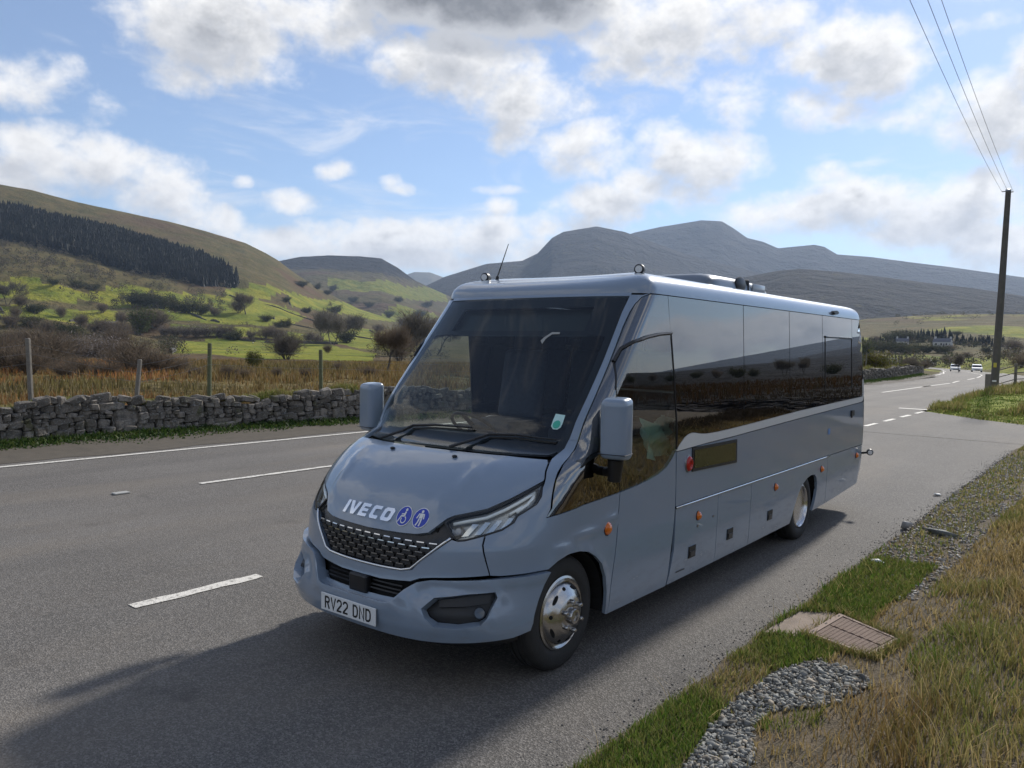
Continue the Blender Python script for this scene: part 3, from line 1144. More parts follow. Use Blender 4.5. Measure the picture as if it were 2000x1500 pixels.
edgep = [(-.640, .928), (-.757, .781), (-.797, .723), (-.837, .707), (-.93, .702), (-1, .701)]
edgep = dens(edgep + [(-2 - t, z) for t, z in edgep[::-1]][1:], .03, False)
MB().tube([SO(t, z, .004) for t, z in edgep], .009, 6).obj('chrome_strip', M_CHROME, BUS, True, 0)

ub = [(-1, .693), (-.93, .694), (-.837, .699), (-.79, .717), (-.748, .785), (-.632, .918), (-.603, .910), (-.569, .916), (-.488, .948), (-.486, .90), (-.434, .724), (-.695, .690), (-.756, .676), (-.798, .650), (-.931, .630), (-1, .630)]
panel('upper_bumper', both(ub), M_BODY, .006, .045, res=.05, edge=.04)

FOG = [(-.726, .513), (-.672, .578), (-.52, .612), (-.397, .628), (-.380, .595), (-.413, .485), (-.444, .452), (-.56, .432), (-.668, .433), (-.71, .47)]
lb = [(-1, .505), (-.891, .508), (-.862, .519), (-.828, .566), (-.809, .592), (-.756, .652), (-.695, .676), (-.381, .706), (-.112, .715), (-.120, .68), (-.145, .558), (-.155, .42), (-.165, .374), (-.261, .352), (-.544, .335), (-.739, .322), (-.884, .318), (-1, .318)]


def bump_off(t, z):
    u = t if t >= -1 else -2 - t
    d = min(math.hypot((u - a) * 1.1, z - b) for a, b in dens(lb[0:9], .04, False))
    lip = .024 * math.exp(-(d / .05)**2)
    f = min(math.hypot((u - a) * 1.1, z - b) for a, b in dens(FOG, .04))
    return .016 + lip + .012 * math.exp(-(f / .035)**2) - .02 * max(0, (.40 - z) / .08)


panel('lower_bumper', both(lb), M_BODY, 0, .075, holes=[FOG, mir(FOG)], res=.04, edge=.035, offf=bump_off)
panel('bumper_apron', both([(-1, .345), (-.5, .36), (-.19, .39), (-.19, .28), (-.5, .25), (-1, .24)]), M_BLACK, -.075, 0)
panel('lower_intake', both([(-1, .67), (-.78, .69), (-.75, .66), (-.84, .49), (-1, .47)]), M_CAVITY, -.075, 0)
panel('intake_shelf', both([(-1, .535), (-.84, .545), (-.81, .585), (-.86, .49), (-1, .47)]), M_BODY, -.030, .03)
for z in (.570, .592, .614):
    for sg in (1, -1):
        xs = [sg * (.09 + .255 * i / 6) for i in range(7)]
        MB().tube([SO(tX(x, z), z, -.030) for x in xs], .006, 5).obj('intake_slat', M_BLACK, BUS)
MB().rbox((0, -.915, .572), (.165, .05, .115), .012).obj('radar_sensor', M_BLACK, BUS)
for side, P in (('l', lambda p: p), ('r', mir)):
    grow = [((t + .55) * 1.14 - .55, (z - .52) * 1.14 + .52) for t, z in FOG]
    fr = panel('fog_recess', P(grow), M_BLACK, -.055, 0)
    shelf = [(-.66, .575), (-.52, .603), (-.405, .615), (-.41, .565), (-.53, .548), (-.66, .535)]
    panel('fog_shelf', P(shelf), M_BLACK, -.022, .03, parent=fr)
    mb = MB()
    tt = -.452 if side == 'l' else -2 + .452
    c, n = SO(tt, .515, -.035), SN(tt, .515)
    M = Matrix.Translation(c) @ n.to_track_quat('Z', 'Y').to_matrix().to_4x4()
    mb.lathe([(0, .02), (.030, .018), (.036, .008), (.036, -.02), (0, -.02)], 18, M)
    mb.obj('fog_lamp', simple('fog_glass', (.10, .11, .12), .08, .3), fr, True)

# ---- headlamps
M_LAMPIN = simple('lamp_bezel', (.42, .42, .41), .25, .7)
M_LED = simple('lamp_guide', (.92, .93, .92), .15, .1)
for side, P in (('l', lambda p: p), ('r', mir)):
    H = panel('headlight', P([((t + .47) * .985 - .47, (z - 1.05) * .97 + 1.05) for t, z in HEAD]), G_LENS, .004, .0, res=.04, edge=.04)
    panel('lamp_housing', P([((t + .47) * 1.03 - .47, (z - 1.05) * 1.05 + 1.05) for t, z in HEAD]), M_LAMPIN, -.055, 0, parent=H)
    # rim that closes the gap round the lens
    rim = [SO(t, z, -.004) for t, z in dens(P(HEAD), .03)]
    MB().tube(rim + rim[:1], .008, 5).obj('lamp_seal', M_BLACK, H)
    top = [(-.655, 1.010), (-.60, 1.030), (-.51, 1.056), (-.43, 1.105), (-.36, 1.160), (-.318, 1.198), (-.310, 1.165), (-.322, 1.130), (-.365, 1.085)]
    MB().tube([SO(t, z, -.020) for t, z in dens(P(top), .03, False)], .011, 6).obj('light_guide', M_LED, H, True, 0)
    low = [(-.400, 1.075), (-.345, 1.120)]
    MB().tube([SO(t, z, -.022) for t, z in dens(P(low), .03, False)], .009, 6).obj('light_guide', M_LED, H, True, 0)
    for i in range(4):
        a = -.585 + .058 * i
        q = [(a - .018, .945 + .012 * i), (a + .014, .952 + .012 * i), (a + .044, 1.020 + .012 * i), (a + .016, 1.022 + .012 * i)]
        panel('reflector', P(q), M_CHROME, -.030, .018, parent=H, res=0)
    tt = -.625 if side == 'l' else -2 + .625
    c, n = SO(tt, .975, -.030), SN(tt, .975)
    M = Matrix.Translation(c) @ n.to_track_quat('Z', 'Y').to_matrix().to_4x4()
    MB().lathe([(0, .0), (.020, .002), (.034, .018), (.036, .0), (.036, -.01), (0, -.01)], 18, M).obj('reflector', M_STEEL, H, True)

# ---- windscreen and what lies behind it
ws = [(-1, 2.478), (-.62, 2.476)] + [(t - .007, z) for t, z in [(-.408, 2.472)] + PIL_IN[::-1][1:-1]] + [(-.392, 1.43), (-.41, 1.398), (-.45, 1.384), (-.64, 1.382), (-1, 1.382)]
WS = panel('windscreen', both(ws), G_WIND, .0, .0, res=.07)
inner = [(-1, 2.19), (-.60, 2.19), (-.475, 2.18), (-.462, 1.95), (-.452, 1.6), (-.462, 1.475), (-.52, 1.455), (-1, 1.47)]
panel('frit_border', both(ws), M_FRIT, -.008, 0, holes=[both(inner), both([(-1, 2.405), (-.665, 2.405), (-.66, 2.222), (-1, 2.222)])], parent=WS)
panel('destination_screen', both([(-1, 2.42), (-.64, 2.42), (-.64, 2.205), (-1, 2.205)]), M_SCREEN, -.05, 0, parent=WS)
# paper disc in the corner of the windscreen
st = [(.762, 1.640), (.832, 1.634), (.838, 1.585), (.835, 1.556), (.815, 1.540), (.785, 1.541), (.765, 1.56)]
sk = panel('window_sticker', PX(st), simple('sticker_paper', (.50, .72, .68), .5, 0, .06, 50), .004, 0, parent=WS)
panel('sticker_roundel', PX([(.800 + .026 * cos(a), 1.572 + .026 * sin(a)) for a in np.linspace(0, 2 * pi, 14)[:-1]]), simple('sticker_green', (.05, .42, .30), .5), .006, 0, res=0, parent=WS)
panel('insect_smear', PX([(.335, 2.140), (.352, 2.165), (.40, 2.205), (.47, 2.205), (.475, 2.190), (.41, 2.188), (.375, 2.155), (.365, 2.115)]), simple('dried_smear', (.33, .33, .31), .8), .004, 0, res=0, parent=WS)

# wipers
for pts in ([(-.575, 1.372), (-.50, 1.425), (-.43, 1.470), (-.20, 1.492), (.15, 1.500)], [(.155, 1.374), (.235, 1.424), (.33, 1.466), (.55, 1.478), (.84, 1.466)]):
    pp = dens(pts, .05, False)
    w = MB().tube([SO(tX(x, z), z, .024) for x, z in pp], [.011 - .005 * i / len(pp) for i in range(len(pp))], 6).obj('wiper', M_BLACK, BUS)
    bl = dens(pts[2:], .05, False)
    MB().tube([SO(tX(x, z - .014), z - .014, .010) for x, z in bl], .007, 4).obj('wiper_blade', M_RUBBER, w)
for x in (-.302, .296):
    c = SO(tX(x, 1.344), 1.344, .012)
    MB().ball(c, (.022, .016, .011)).obj('washer_nozzle', M_BLACK, BUS, True)

# ---- side glass, left side then mirrored
ARC = [(.540, 2.000), (.622, 2.089), (.723, 2.141), (.895, 2.177), (1.094, 2.203), (1.292, 2.216)]
GB = [(1.389, 1.299), (1.43, 1.335), (1.484, 1.367), (1.535, 1.395), (1.592, 1.412), (1.65, 1.420), (1.706, 1.419), (1.82, 1.402), (1.945, 1.392), (2.197, 1.390), (2.60, 1.398), (3.012, 1.410), (4.286, 1.450), (5.5, 1.473), (6.787, 1.500)]


def gbot(y):
    return float(np.interp(y, [p[0] for p in GB], [p[1] for p in GB]))


def pane(y0, y1, top=2.500, y0t=None):
    y0t = y0 if y0t is None else y0t
    low = [(y0, gbot(y0))] + [p for p in GB if y0 < p[0] < y1] + [(y1, gbot(y1))]
    return PY(low + [(y1, top), (y0t, top)])


quarter = [TIP] + [(tY(y, z), z) for y, z in dens([(.062, 1.073), (.519, 1.092), (.47, 1.60), (.462, 1.81), (.532, 1.990)], .08, False)] + [(t + .006, z) for t, z in PIL_OUT[4::-1]]
door_g = PY([(.529, 1.094), (.745, 1.108), (.961, 1.130), (1.10, 1.153), (1.23, 1.191), (1.31, 1.240), (1.381, 1.300), (1.37, 1.60), (1.333, 1.85), (1.284, 2.205)] + [(y, z - .012) for y, z in ARC[::-1][1:]] + [(.472, 1.81), (.48, 1.60)])
upper_g = tdoor([(y, z + .010) for y, z in ARC] + [(1.255, 2.500)]) + [(t + .006, z - .002) for t, z in PIL_OUT[::-1][:-4]]
SPLITS = [(1.397, 2.752), (2.764, 3.994), (4.006, 5.117), (5.129, 6.344), (6.356, 6.84)]
BPY = [(1.398, 1.293), (1.94, 1.310), (2.528, 1.321), (4.228, 1.366), (6.81, 1.427)]
ARCH_R = [(4.180, .240), (4.235, .33), (4.300, .43), (4.40, .545), (4.52, .625), (4.66, .675), (4.80, .692), (4.92, .682), (4.99, .645), (5.030, .58), (5.040, .50), (5.015, .41), (4.975, .33), (4.935, .262)]
for side, P in (('l', lambda p: p), ('r', mir)):
    cabg = G_CAB
    panel('quarter_glass', P(quarter), G_DARK if side == 'l' else cabg, 0, .006)
    if side == 'r':
        panel('driver_window', P(door_g), glass('driver_glass', (.88, .90, .86), 1.5), 0, .006)
    panel('upper_glass', P(upper_g), G_DARK, 0, .006)
    for i, (a, b) in enumerate(SPLITS):
        p = pane(a, b, 2.500, 1.262 if i == 0 else None)
        if i == 4:
            p = [(t, z) for t, z in p]
        panel('side_window', P(p), G_DARK, 0, .006, res=.15)
    # hopper opening in the fourth pane
    for pts in ([(5.213, 2.257), (6.338, 2.257)],):
        MB().tube([SO(*q, .004) for q in P([(tY(y, z), z) for y, z in dens(pts, .2, False)])], .012, 6).obj('window_rail', M_BLACK, BUS)
    for y in (5.222, 6.330):
        MB().tube([SO(*q, .001) for q in P([(tY(y, z), z) for z in np.linspace(1.62, 2.25, 5)])], .006, 5).obj('window_seam', M_BLACK, BUS)
    strip = BPY + [(6.87, 1.44), (6.93, 1.52), (6.955, 1.72), (6.940, 1.72), (6.905, 1.54), (6.85, 1.492)] + [(y, z - .004) for y, z in GB[::-1][1:]] + [(1.398, 1.300)]
    panel('silver_band', P(PY(strip)), M_SILVER, .003, .02, res=.12)
    panel('upper_side_panel', P(PY([(1.408, .853), (6.93, .853), (6.93, 1.422), (6.81, 1.418)] + [(y, z - .008) for y, z in BPY[::-1][1:]])), M_BODY, 0, .02, res=.14)
    MB().tube([SO(*q, .006) for q in P([(tY(y, .843), .843) for y in np.linspace(1.405, 5.46, 24)])], .0075, 6).obj('moulding_strip', M_CHROME, BUS, True, 0)
    # lockers and wheel panel
    for (a, b) in ((1.408, 2.222), (2.229, 2.990)):
        a0 = 1.33 if a < 1.5 else a
        panel('locker_door', P(PY([(a0, .238), (b, .236), (b, .832), (a, .832), (a, .5)] if a < 1.5 else [(a, .236), (b, .236), (b, .832), (a, .832)])), M_BODY, 0, .02, res=.12)
    panel('wheel_panel', P(PY([(2.998, .236)] + ARCH_R + [(5.392, .277), (5.392, .832), (2.998, .832)])), M_BODY, 0, .03, res=.10, edge=.05)
    panel('rear_corner_panel', P(PY([(5.400, .278), (5.527, .282), (6.2, .315), (6.75, .345), (6.86, .362), (6.92, .42), (6.95, .60), (6.955, .845), (5.400, .845)])), M_BODY, 0, .02, res=.12)
    # door or its counterpart
    dl = PY(DOOR_F[::-1]) if False else None
    door_p = [(y + .006, z) for y, z in DOOR_F[::-1]] + [(.745, 1.100), (.961, 1.122), (1.10, 1.145), (1.23, 1.183), (1.31, 1.232), (1.380, 1.291)] + [(y - .010, z) for y, z in DOOR_R]
    D = panel('passenger_door' if side == 'l' else 'driver_door', P(PY(door_p)), M_BODY, 0, .03, res=.09)
    if side == 'l':
        panel('door_glass', P(door_g), G_CAB, 0, .006, parent=D)
    arc = [SO(*q, .006) for q in P([(tY(y, z), z) for y, z in dens(ARC, .06, False)])]
    MB().tube(arc, .014, 6).obj('drip_rail', M_BLACK, D)
    for off_, line in ((.0, [(1.296, 2.216), (1.345, 1.85), (1.385, 1.50), (1.392, 1.31)]), (0, [(.462, 1.81), (.536, 1.995)])):
        MB().tube([SO(*q, .0) for q in P([(tY(y, z), z) for y, z in dens(line, .06, False)])], .008, 5).obj('door_seal', M_BLACK, D)
# rear end: bodywork between the two tail corners with a back window
tl = lambda y, z: tY(y, z)
rear = []
for z in np.linspace(.36, 2.50, 14):
    rear.append((tY(6.965 if z < 1.43 else min(6.94, f_yr(z) - RC + .10), z), float(z)))
rt = []
nz = len(rear)
V = []
F = []
NU = 9
for t, z in rear:
    L = f_yr(z) - RC - f_ys(z) + RC * pi / 2 + (f_w(z) - RC)
    for i in range(NU):
        p = S(t + (L - t) * i / (NU - 1), z)
        V.append(p)
    for i in range(1, NU):
        p = S(t + (L - t) * (NU - 1 - i) / (NU - 1), z)
        V.append(Vector((-p.x, p.y, p.z)))
w = 2 * NU - 1
F = [(i * w + j, i * w + j + 1, (i + 1) * w + j + 1, (i + 1) * w + j) for i in range(nz - 1) for j in range(w - 1)]
mesh_obj('rear_panel', V, F, M_BODY, BUS, True)

# ---- roof
RP = [(0, 2.507), (.004, 2.535), (.016, 2.575), (.040, 2.612), (.075, 2.640), (.12, 2.660), (.20, 2.682), (.35, 2.704), (.6, 2.722), (1.0, 2.732)]

f_rp = pchip([q[0] for q in RP], [q[1] for q in RP])
RP = [(float(d), f_rp(float(d))) for d in np.concatenate([np.linspace(0, .016, 5), np.linspace(.022, .12, 10), np.linspace(.135, 1.0, 34)])]


def ring(d, z, nose=96, sidep=30, tail=10):
    out = []
    k0 = max(1 - d / 1.015, 0)
    f1 = 2.6 * min(d, .10)
    f2 = max(d - .10, 0) * 1.25
    for i in range(nose // 2 + 1):
        t = -1 + i / (nose // 2)
        # even spacing along the nose curve
        t = -1 + (i / (nose // 2))**1.0
        p = S(min(t, 0), 2.507)
        yy = p.y + f1 * (1 - abs(p.x / f_w(2.507))**3 * .75) + f2 - max(d - .10, 0) * .3 * (p.y - f_yc(2.507))
        out.append(Vector((p.x * k0, yy, z)))
    ys, yr = f_ys(2.507), f_yr(2.507)
    y0_ = out[-1].y
    for i in range(1, sidep + 1):
        out.append(Vector((f_w(2.507) * k0, y0_ + (yr - RC - y0_) * i / sidep, z)))
    for i in range(1, tail + 1):
        q = pi / 2 * i / tail
        out.append(Vector((max(f_w(2.507) - RC + RC * cos(q), 0) * k0, yr - RC + RC * sin(q) - .7 * d * sin(q), z)))
    out.append(Vector((0, yr - .7 * d, z)))
    left = [Vector((-p.x, p.y, p.z)) for p in out[1:-1]][::-1]
    return out + left


V = []
F = []
for d, z in RP:
    V += ring(d, z)
n = len(V) // len(RP)
for i in range(len(RP) - 1):
    F += [(i * n + j, i * n + (j + 1) % n, (i + 1) * n + (j + 1) % n, (i + 1) * n + j) for j in range(n)]
b0 = (len(RP) - 1) * n
for i in range(1, n // 2 - 1):
    F.append((b0 + i, b0 + i + 1, b0 + (n - i - 1) % n, b0 + (n - i) % n))
roof = mesh_obj('roof', V, F, M_BODY, BUS, True)
panel('header_panel', both([(-1, 2.486), (-.62, 2.484), (-.395, 2.483), (-.395, 2.507), (-1, 2.507)]), M_BODY, .002, .02)
cp = panel('roof_side_camera', PY([(5.50, 2.553), (5.53, 2.572), (5.62, 2.578), (5.69, 2.565), (5.70, 2.548), (5.64, 2.532), (5.54, 2.534)]), M_BLACK, .028, .05, res=0)

# air conditioning pod: tapered shell with a dark rear grille
V = []
F = []
prof = [(3.12, .42, .00), (3.27, .485, .150), (3.33, .495, .172), (3.45, .50, .182), (4.2, .50, .182), (4.6, .49, .165), (4.9, .45, .12), (5.02, .40, .02)]
for y, w, h in prof:
    for j in range(13):
        a = pi * j / 12
        V.append((w * (abs(cos(a))**.45) * (1 if cos(a) >= 0 else -1), y, 2.70 + h * abs(sin(a))**.5))
for i in range(len(prof) - 1):
    F += [(i * 13 + j, i * 13 + j + 1, (i + 1) * 13 + j + 1, (i + 1) * 13 + j) for j in range(12)]
M_POD = simple('pod_shell', (.115, .135, .158), .34, 0, .06, 10, Coat_Weight=.4)
pod = mesh_obj('roof_pod', V, F, M_POD, BUS, True)
MB().lathe([(0, .012), (.085, .010), (.105, .0), (.105, -.02), (0, -.02)], 22, Matrix.Translation((.500, 3.98, 2.795)) @ Matrix.Rotation(pi / 2, 4, 'Y') @ Matrix.Diagonal((.8, 1.3, 1, 1))).obj('pod_fan', M_BLACK, pod, True)
MB().rbox((.30, 4.20, 2.785), (.41, .035, .150), .012).obj('pod_strap', M_BLACK, pod, True)
MB().rbox((.497, 4.50, 2.785), (.02, .36, .085), .008).obj('pod_side_panel', simple('pod_pane', (.36, .38, .40), .12, 0), pod, True)


def marker(c, parent=None, k=1.0):
    lam = MB().tube([c + Vector((0, 0, -.065)), c + Vector((0, .01, 0))], [.028 * k, .020 * k], 10).obj('marker_lamp', M_BLACK, BUS, True)
    M = Matrix.Translation(c) @ Vector((.25, -1, 0)).to_track_quat('Z', 'Y').to_matrix().to_4x4()
    MB().lathe([(0, .03), (.030 * k, .03), (.040 * k, .02), (.042 * k, -.02), (.034 * k, -.045), (0, -.05)], 20, M).obj('lamp_body', M_BLACK, lam, True)
    MB().lathe([(.0, .036), (.010 * k, .036), (.012 * k, .033), (.027 * k, .034), (.028 * k, .030), (0, .028)], 20, M).obj('lamp_lens', M_WHITE, lam, True)


marker(Vector((.785, 1.23, 2.712)))
marker(Vector((-.785, 1.23, 2.712)))
aer = MB().tube([(-.672, 1.25, 2.66), (-.66, 1.25, 2.72)], [.022, .012], 10).obj('aerial', M_BLACK, BUS, True)
MB().tube([(-.66, 1.25, 2.72), (-.55, 1.26, 3.00)], [.006, .003], 6).obj('whip', M_BLACK, aer)
# rear corner marker on a rubber stalk
st_ = MB().tube([(1.04, 6.93, .735), (1.13, 6.96, .745)], [.02, .016], 8).obj('corner_marker', M_BLACK, BUS, True)
M = Matrix.Translation((1.155, 6.95, .75)) @ Vector((.35, -1, 0)).to_track_quat('Z', 'Y').to_matrix().to_4x4()
MB().lathe([(0, .03), (.034, .03), (.042, .02), (.042, -.03), (0, -.04)], 18, M).obj('lamp_body', M_BLACK, st_, True)
MB().lathe([(0, .036), (.010, .036), (.012, .032), (.028, .034), (.029, .028), (0, .026)], 18, M).obj('lamp_lens', M_WHITE, st_, True)

# ---- lamps and fittings along the left side, mirrored where the other side has them
for y, z, r in ((.365, .862, .038), (1.818, .714, .030), (3.638, .712, .030), (5.156, .720, .030), (6.642, .731, .030)):
    for sg in (1, -1):
        t = tY(y, z)
        if sg < 0:
            t = -2 - t
        c, n = S(t, z), SN(t, z)
        lamp = MB()
        q = n.to_track_quat('Z', 'Y').to_matrix().to_4x4()
        M = Matrix.Translation(c) @ q @ Matrix.Diagonal((1.0, 1.25, 1, 1))
        lamp.lathe([(0, .034), (r * .45, .031), (r * .8, .020), (r, .004), (r, -.004), (0, -.004)], 16, M)
        L_ = lamp.obj('side_marker', M_AMBER, BUS, True, 60)
        MB().lathe([(r * 1.08, .006), (r * 1.12, 0), (r * 1.1, -.004), (r * 1.0, .0)], 16, M, True).obj('lamp_seal', M_BLACK, L_)
t0 = tY(1.607, 1.172)
M = Matrix.Translation(S(t0, 1.172)) @ Vector((1, 0, 0)).to_track_quat('Z', 'Y').to_matrix().to_4x4()
rl = MB().lathe([(0, .014), (.020, .016), (.024, .028), (.034, .030), (.046, .022), (.050, .0), (0, 0)], 22, Matrix.Translation(S(t0, 1.172)) @ Vector((1, 0, 0)).to_track_quat('Z', 'Y').to_matrix().to_4x4() @ Matrix.Diagonal((1, 1.25, 1, 1))).obj('red_button', M_RED, BUS, True, 60)
MB().lathe([(.050, .010), (.058, .008), (.060, 0), (.050, 0)], 22, M @ Matrix.Diagonal((1, 1.22, 1, 1)), True).obj('button_rim', M_STEEL, rl, True)
fr = PY([(1.672, 1.100), (2.600, 1.075), (2.590, 1.288), (1.672, 1.296)])
ds = panel('side_screen', fr, M_BLACK, .010, .02, res=.2)
panel('screen_glass', PY([(1.70, 1.122), (2.560, 1.100), (2.552, 1.262), (1.70, 1.272)]), simple('screen_face', (.060, .060, .028), .12, 0, .2, 5), .013, 0, res=.2, parent=ds)
for y, z in ((1.738, .428), (2.523, .434), (3.531, .442)):
    q = PY([(y - .062, z - .048), (y + .062, z - .048), (y + .062, z + .048), (y - .062, z + .048)])
    lt = panel('locker_latch', q, M_BLACK, .008, .012, res=0)
    panel('latch_handle', PY([(y - .045, z - .034), (y + .045, z - .034), (y + .045, z + .006), (y - .045, z + .006)]), simple('latch', (.07, .07, .075), .3, .5), .014, .008, res=0, parent=lt)
for y, z, r in ((1.82, .628, .014), (2.13, .660, .011)):
    c = S(tY(y, z), z)
    MB().lathe([(0, .006), (r, .005), (r, -.002), (0, -.002)], 12, Matrix.Translation(c) @ Vector((1, 0, 0)).to_track_quat('Z', 'Y').to_matrix().to_4x4()).obj('lock_barrel', M_STEEL, BUS, True)
panel('fuel_tag', PY([(5.36, 1.105), (5.44, 1.105), (5.44, 1.175), (5.36, 1.175)]), simple('tag_blue', (.10, .24, .50), .4), .004, 0, res=0)
hd = panel('side_handle', PY([(6.30, 1.27), (6.42, 1.27), (6.42, 1.34), (6.30, 1.34)]), M_BLACK, .020, .03, res=0)
panel('handle_lock', PY([(6.33, 1.245), (6.37, 1.245), (6.37, 1.27), (6.33, 1.27)]), M_BLACK, .012, .012, res=0)

# ---- door mirrors
for sg in (1, -1):
    arm = MB().tube([(sg * 1.02, .33, 1.255), (sg * 1.10, .30, 1.265), (sg * 1.165, .265, 1.30), (sg * 1.185, .25, 1.37)], [.030, .032, .036, .045], 10).obj('mirror_arm', M_BLACK, BUS, True)
    MB().tube([(sg * 1.165, .265, 1.215), (sg * 1.18, .255, 1.36)], [.045, .055], 12).obj('mirror_knuckle', M_BLACK, arm, True)
    mb = MB()
    bm = bmesh.new()
    bmesh.ops.create_cube(bm, size=1)
    bmesh.ops.scale(bm, vec=(.205, .15, .425), verts=bm.verts)
    for v in bm.verts:
        if v.co.y < 0:
            v.co.x *= .86
            v.co.z *= .93
    bmesh.ops.bevel(bm, geom=bm.edges[:], offset=.052, segments=5, affect='EDGES', profile=.6)
    R = Matrix.Rotation(sg * rad(8), 3, 'Z')
    bm.verts.index_update()
    mb.add([R @ v.co + Vector((sg * 1.188, .235, 1.566)) for v in bm.verts], [[v.index for v in f.verts] for f in bm.faces])
    bm.free()
    mh = mb.obj('mirror_housing', M_BODY, BUS, True, 60)
    MB().rbox(R @ Vector((0, .070, 0)) + Vector((sg * 1.188, .235, 1.566)), (.16, .02, .36), .008, 2, R).obj('mirror_glass', M_CHROME, mh)
    MB().rbox(R @ Vector((0, -.005, -.165)) + Vector((sg * 1.188, .235, 1.566)), (.196, .146, .004), .001, 1, R).obj('housing_seam', M_BLACK, mh)

# ---- wheels
def wheel(c, sg, dished):
    """axle along X; sg = side the outer face looks to"""
    M = Matrix.Translation(c) @ Matrix.Rotation(sg * pi / 2, 4, 'Y')
    R = .372
    W = MB()
    prof = [(.238, -.20), (.30, -.205), (.345, -.195), (R - .004, -.165), (R, -.13), (R, -.04), (R - .006, -.012), (.352, .004), (.325, .013), (.285, .016), (.252, .008), (.236, -.006)]
    W.lathe(prof, 56, M, True)
    wh = W.obj('wheel', M_RUBBER, BUS, True, 35)
    tr = MB()
    for j in range(60):                                    # tread blocks
        a = 2 * pi * j / 60
        for off in (-.150, -.103, -.060):
            tr.box(M @ Vector((R * cos(a), R * sin(a), off)), (.030, .038, .012), (M.to_3x3() @ Matrix.Rotation(a, 3, 'Z') @ Matrix.Rotation(pi / 2, 3, 'Y')))
    o = tr.obj('tread', M_RUBBER, wh)
    tag(o, kind='stuff')
    rm = MB()
    if not dished:
        rp = [(.238, -.02), (.240, .006), (.226, .012), (.218, .004), (.208, .0), (.196, .026), (.172, .046), (.128, .070), (.122, .076), (.0, .076)]
    else:
        rp = [(.238, -.02), (.240, .006), (.226, .012), (.216, .0), (.206, -.05), (.196, -.105), (.150, -.112), (.110, -.085), (.0, -.085)]
    rm.lathe(rp, 56, M)
    rim = rm.obj('rim', M_WHEEL if not dished else M_ALLOY, wh, True, 50)
    dp = .046 if not dished else -.105
    for j in range(10):
        a = 2 * pi * (j + .3) / 10
        long = j % 2 == 0
        if dished:
            rr, h = .172, -.108
            nrm = Vector((0, 0, 1))
        else:
            rr, h = .176, .0445
            nrm = Vector((.7 * cos(a), .7 * sin(a), .9)).normalized()
        sl = MB()
        T = Vector((-sin(a), cos(a), 0))
        U = nrm.cross(T)
        cc = Vector((rr * cos(a), rr * sin(a), h)) + nrm * .0015
        w_, h_ = (.036, .013) if long else (.013, .013)
        P = [M @ (cc + T * w_ * cos(q) + U * h_ * sin(q)) for q in np.linspace(0, 2 * pi, 15)[:-1]]
        Pi = [M @ (cc + T * w_ * .8 * cos(q) + U * h_ * .8 * sin(q) + nrm * .0012) for q in np.linspace(0, 2 * pi, 15)[:-1]]
        sl.add(P + Pi, [tuple(range(14, 28))] + [(i, (i + 1) % 14, 14 + (i + 1) % 14, 14 + i) for i in range(14)])
        sl.obj('rim_slot', M_CAVITY, rim)
    hub = MB()
    b = .076 if not dished else -.085
    hub.lathe([(.052, b - .01), (.052, b + .030), (.046, b + .040), (.030, b + .042), (.028, b + .030), (0, b + .028)], 26, M)
    hb_ = hub.obj('hub', M_WHEEL if not dished else M_ALLOY, wh, True, 40)
    for j in range(6):
        a = 2 * pi * (j + .1) / 6
        MB().lathe([(.0, b + .040), (.010, b + .038), (.015, b + .030), (.015, b - .004), (.021, b - .006)], 10, M @ Matrix.Translation((.095 * cos(a), .095 * sin(a), 0))).obj('wheel_nut', M_WHEEL, hb_, True)
    return wh


M_ALLOY = simple('polished_rim', (.62, .61, .60), .22, 1.0)
for sg in (1, -1):
    wheel((sg * .985, -.07, .372), sg, False)
    wheel((sg * 1.020, 4.555, .372), sg, True)
    wheel((sg * .76, 4.555, .372), sg, True)
# wheel-arch liners
for y0, r, x0, x1 in ((-.07, .455, .55, 1.02), (4.60, .47, .45, 1.03)):
    for sg in (1, -1):
        V = []
        n = 18
        for i in range(n + 1):
            a = pi * i / n - .15 + .3 * i / n * 0
            for x in (x0, x1):
                V.append((sg * x, y0 + r * cos(a), .34 + r * sin(a) * .98))
        F = [(2 * i, 2 * i + 1, 2 * i + 3, 2 * i + 2) for i in range(n)]
        F.append(tuple(2 * i for i in range(n + 1)))
        mesh_obj('wheel_arch_liner', V, F, M_CAVITY, BUS)
ch = MB()
ch.box((0, 2.2, .45), (1.9, 3.5, .36)).box((0, 6.0, .62), (1.9, 1.7, .40)).box((0, .0, .62), (1.05, 1.5, .7)).box((0, 4.6, .45), (.8, 1.2, .3))
ch.obj('chassis', M_CAVITY, BUS)
ax = MB()
ax.tube([(-.8, -.07, .36), (.8, -.07, .36)], .06, 8).tube([(-.8, 4.555, .36), (.8, 4.555, .36)], .08, 8)
ax.obj('axle', M_BLACK, BUS)

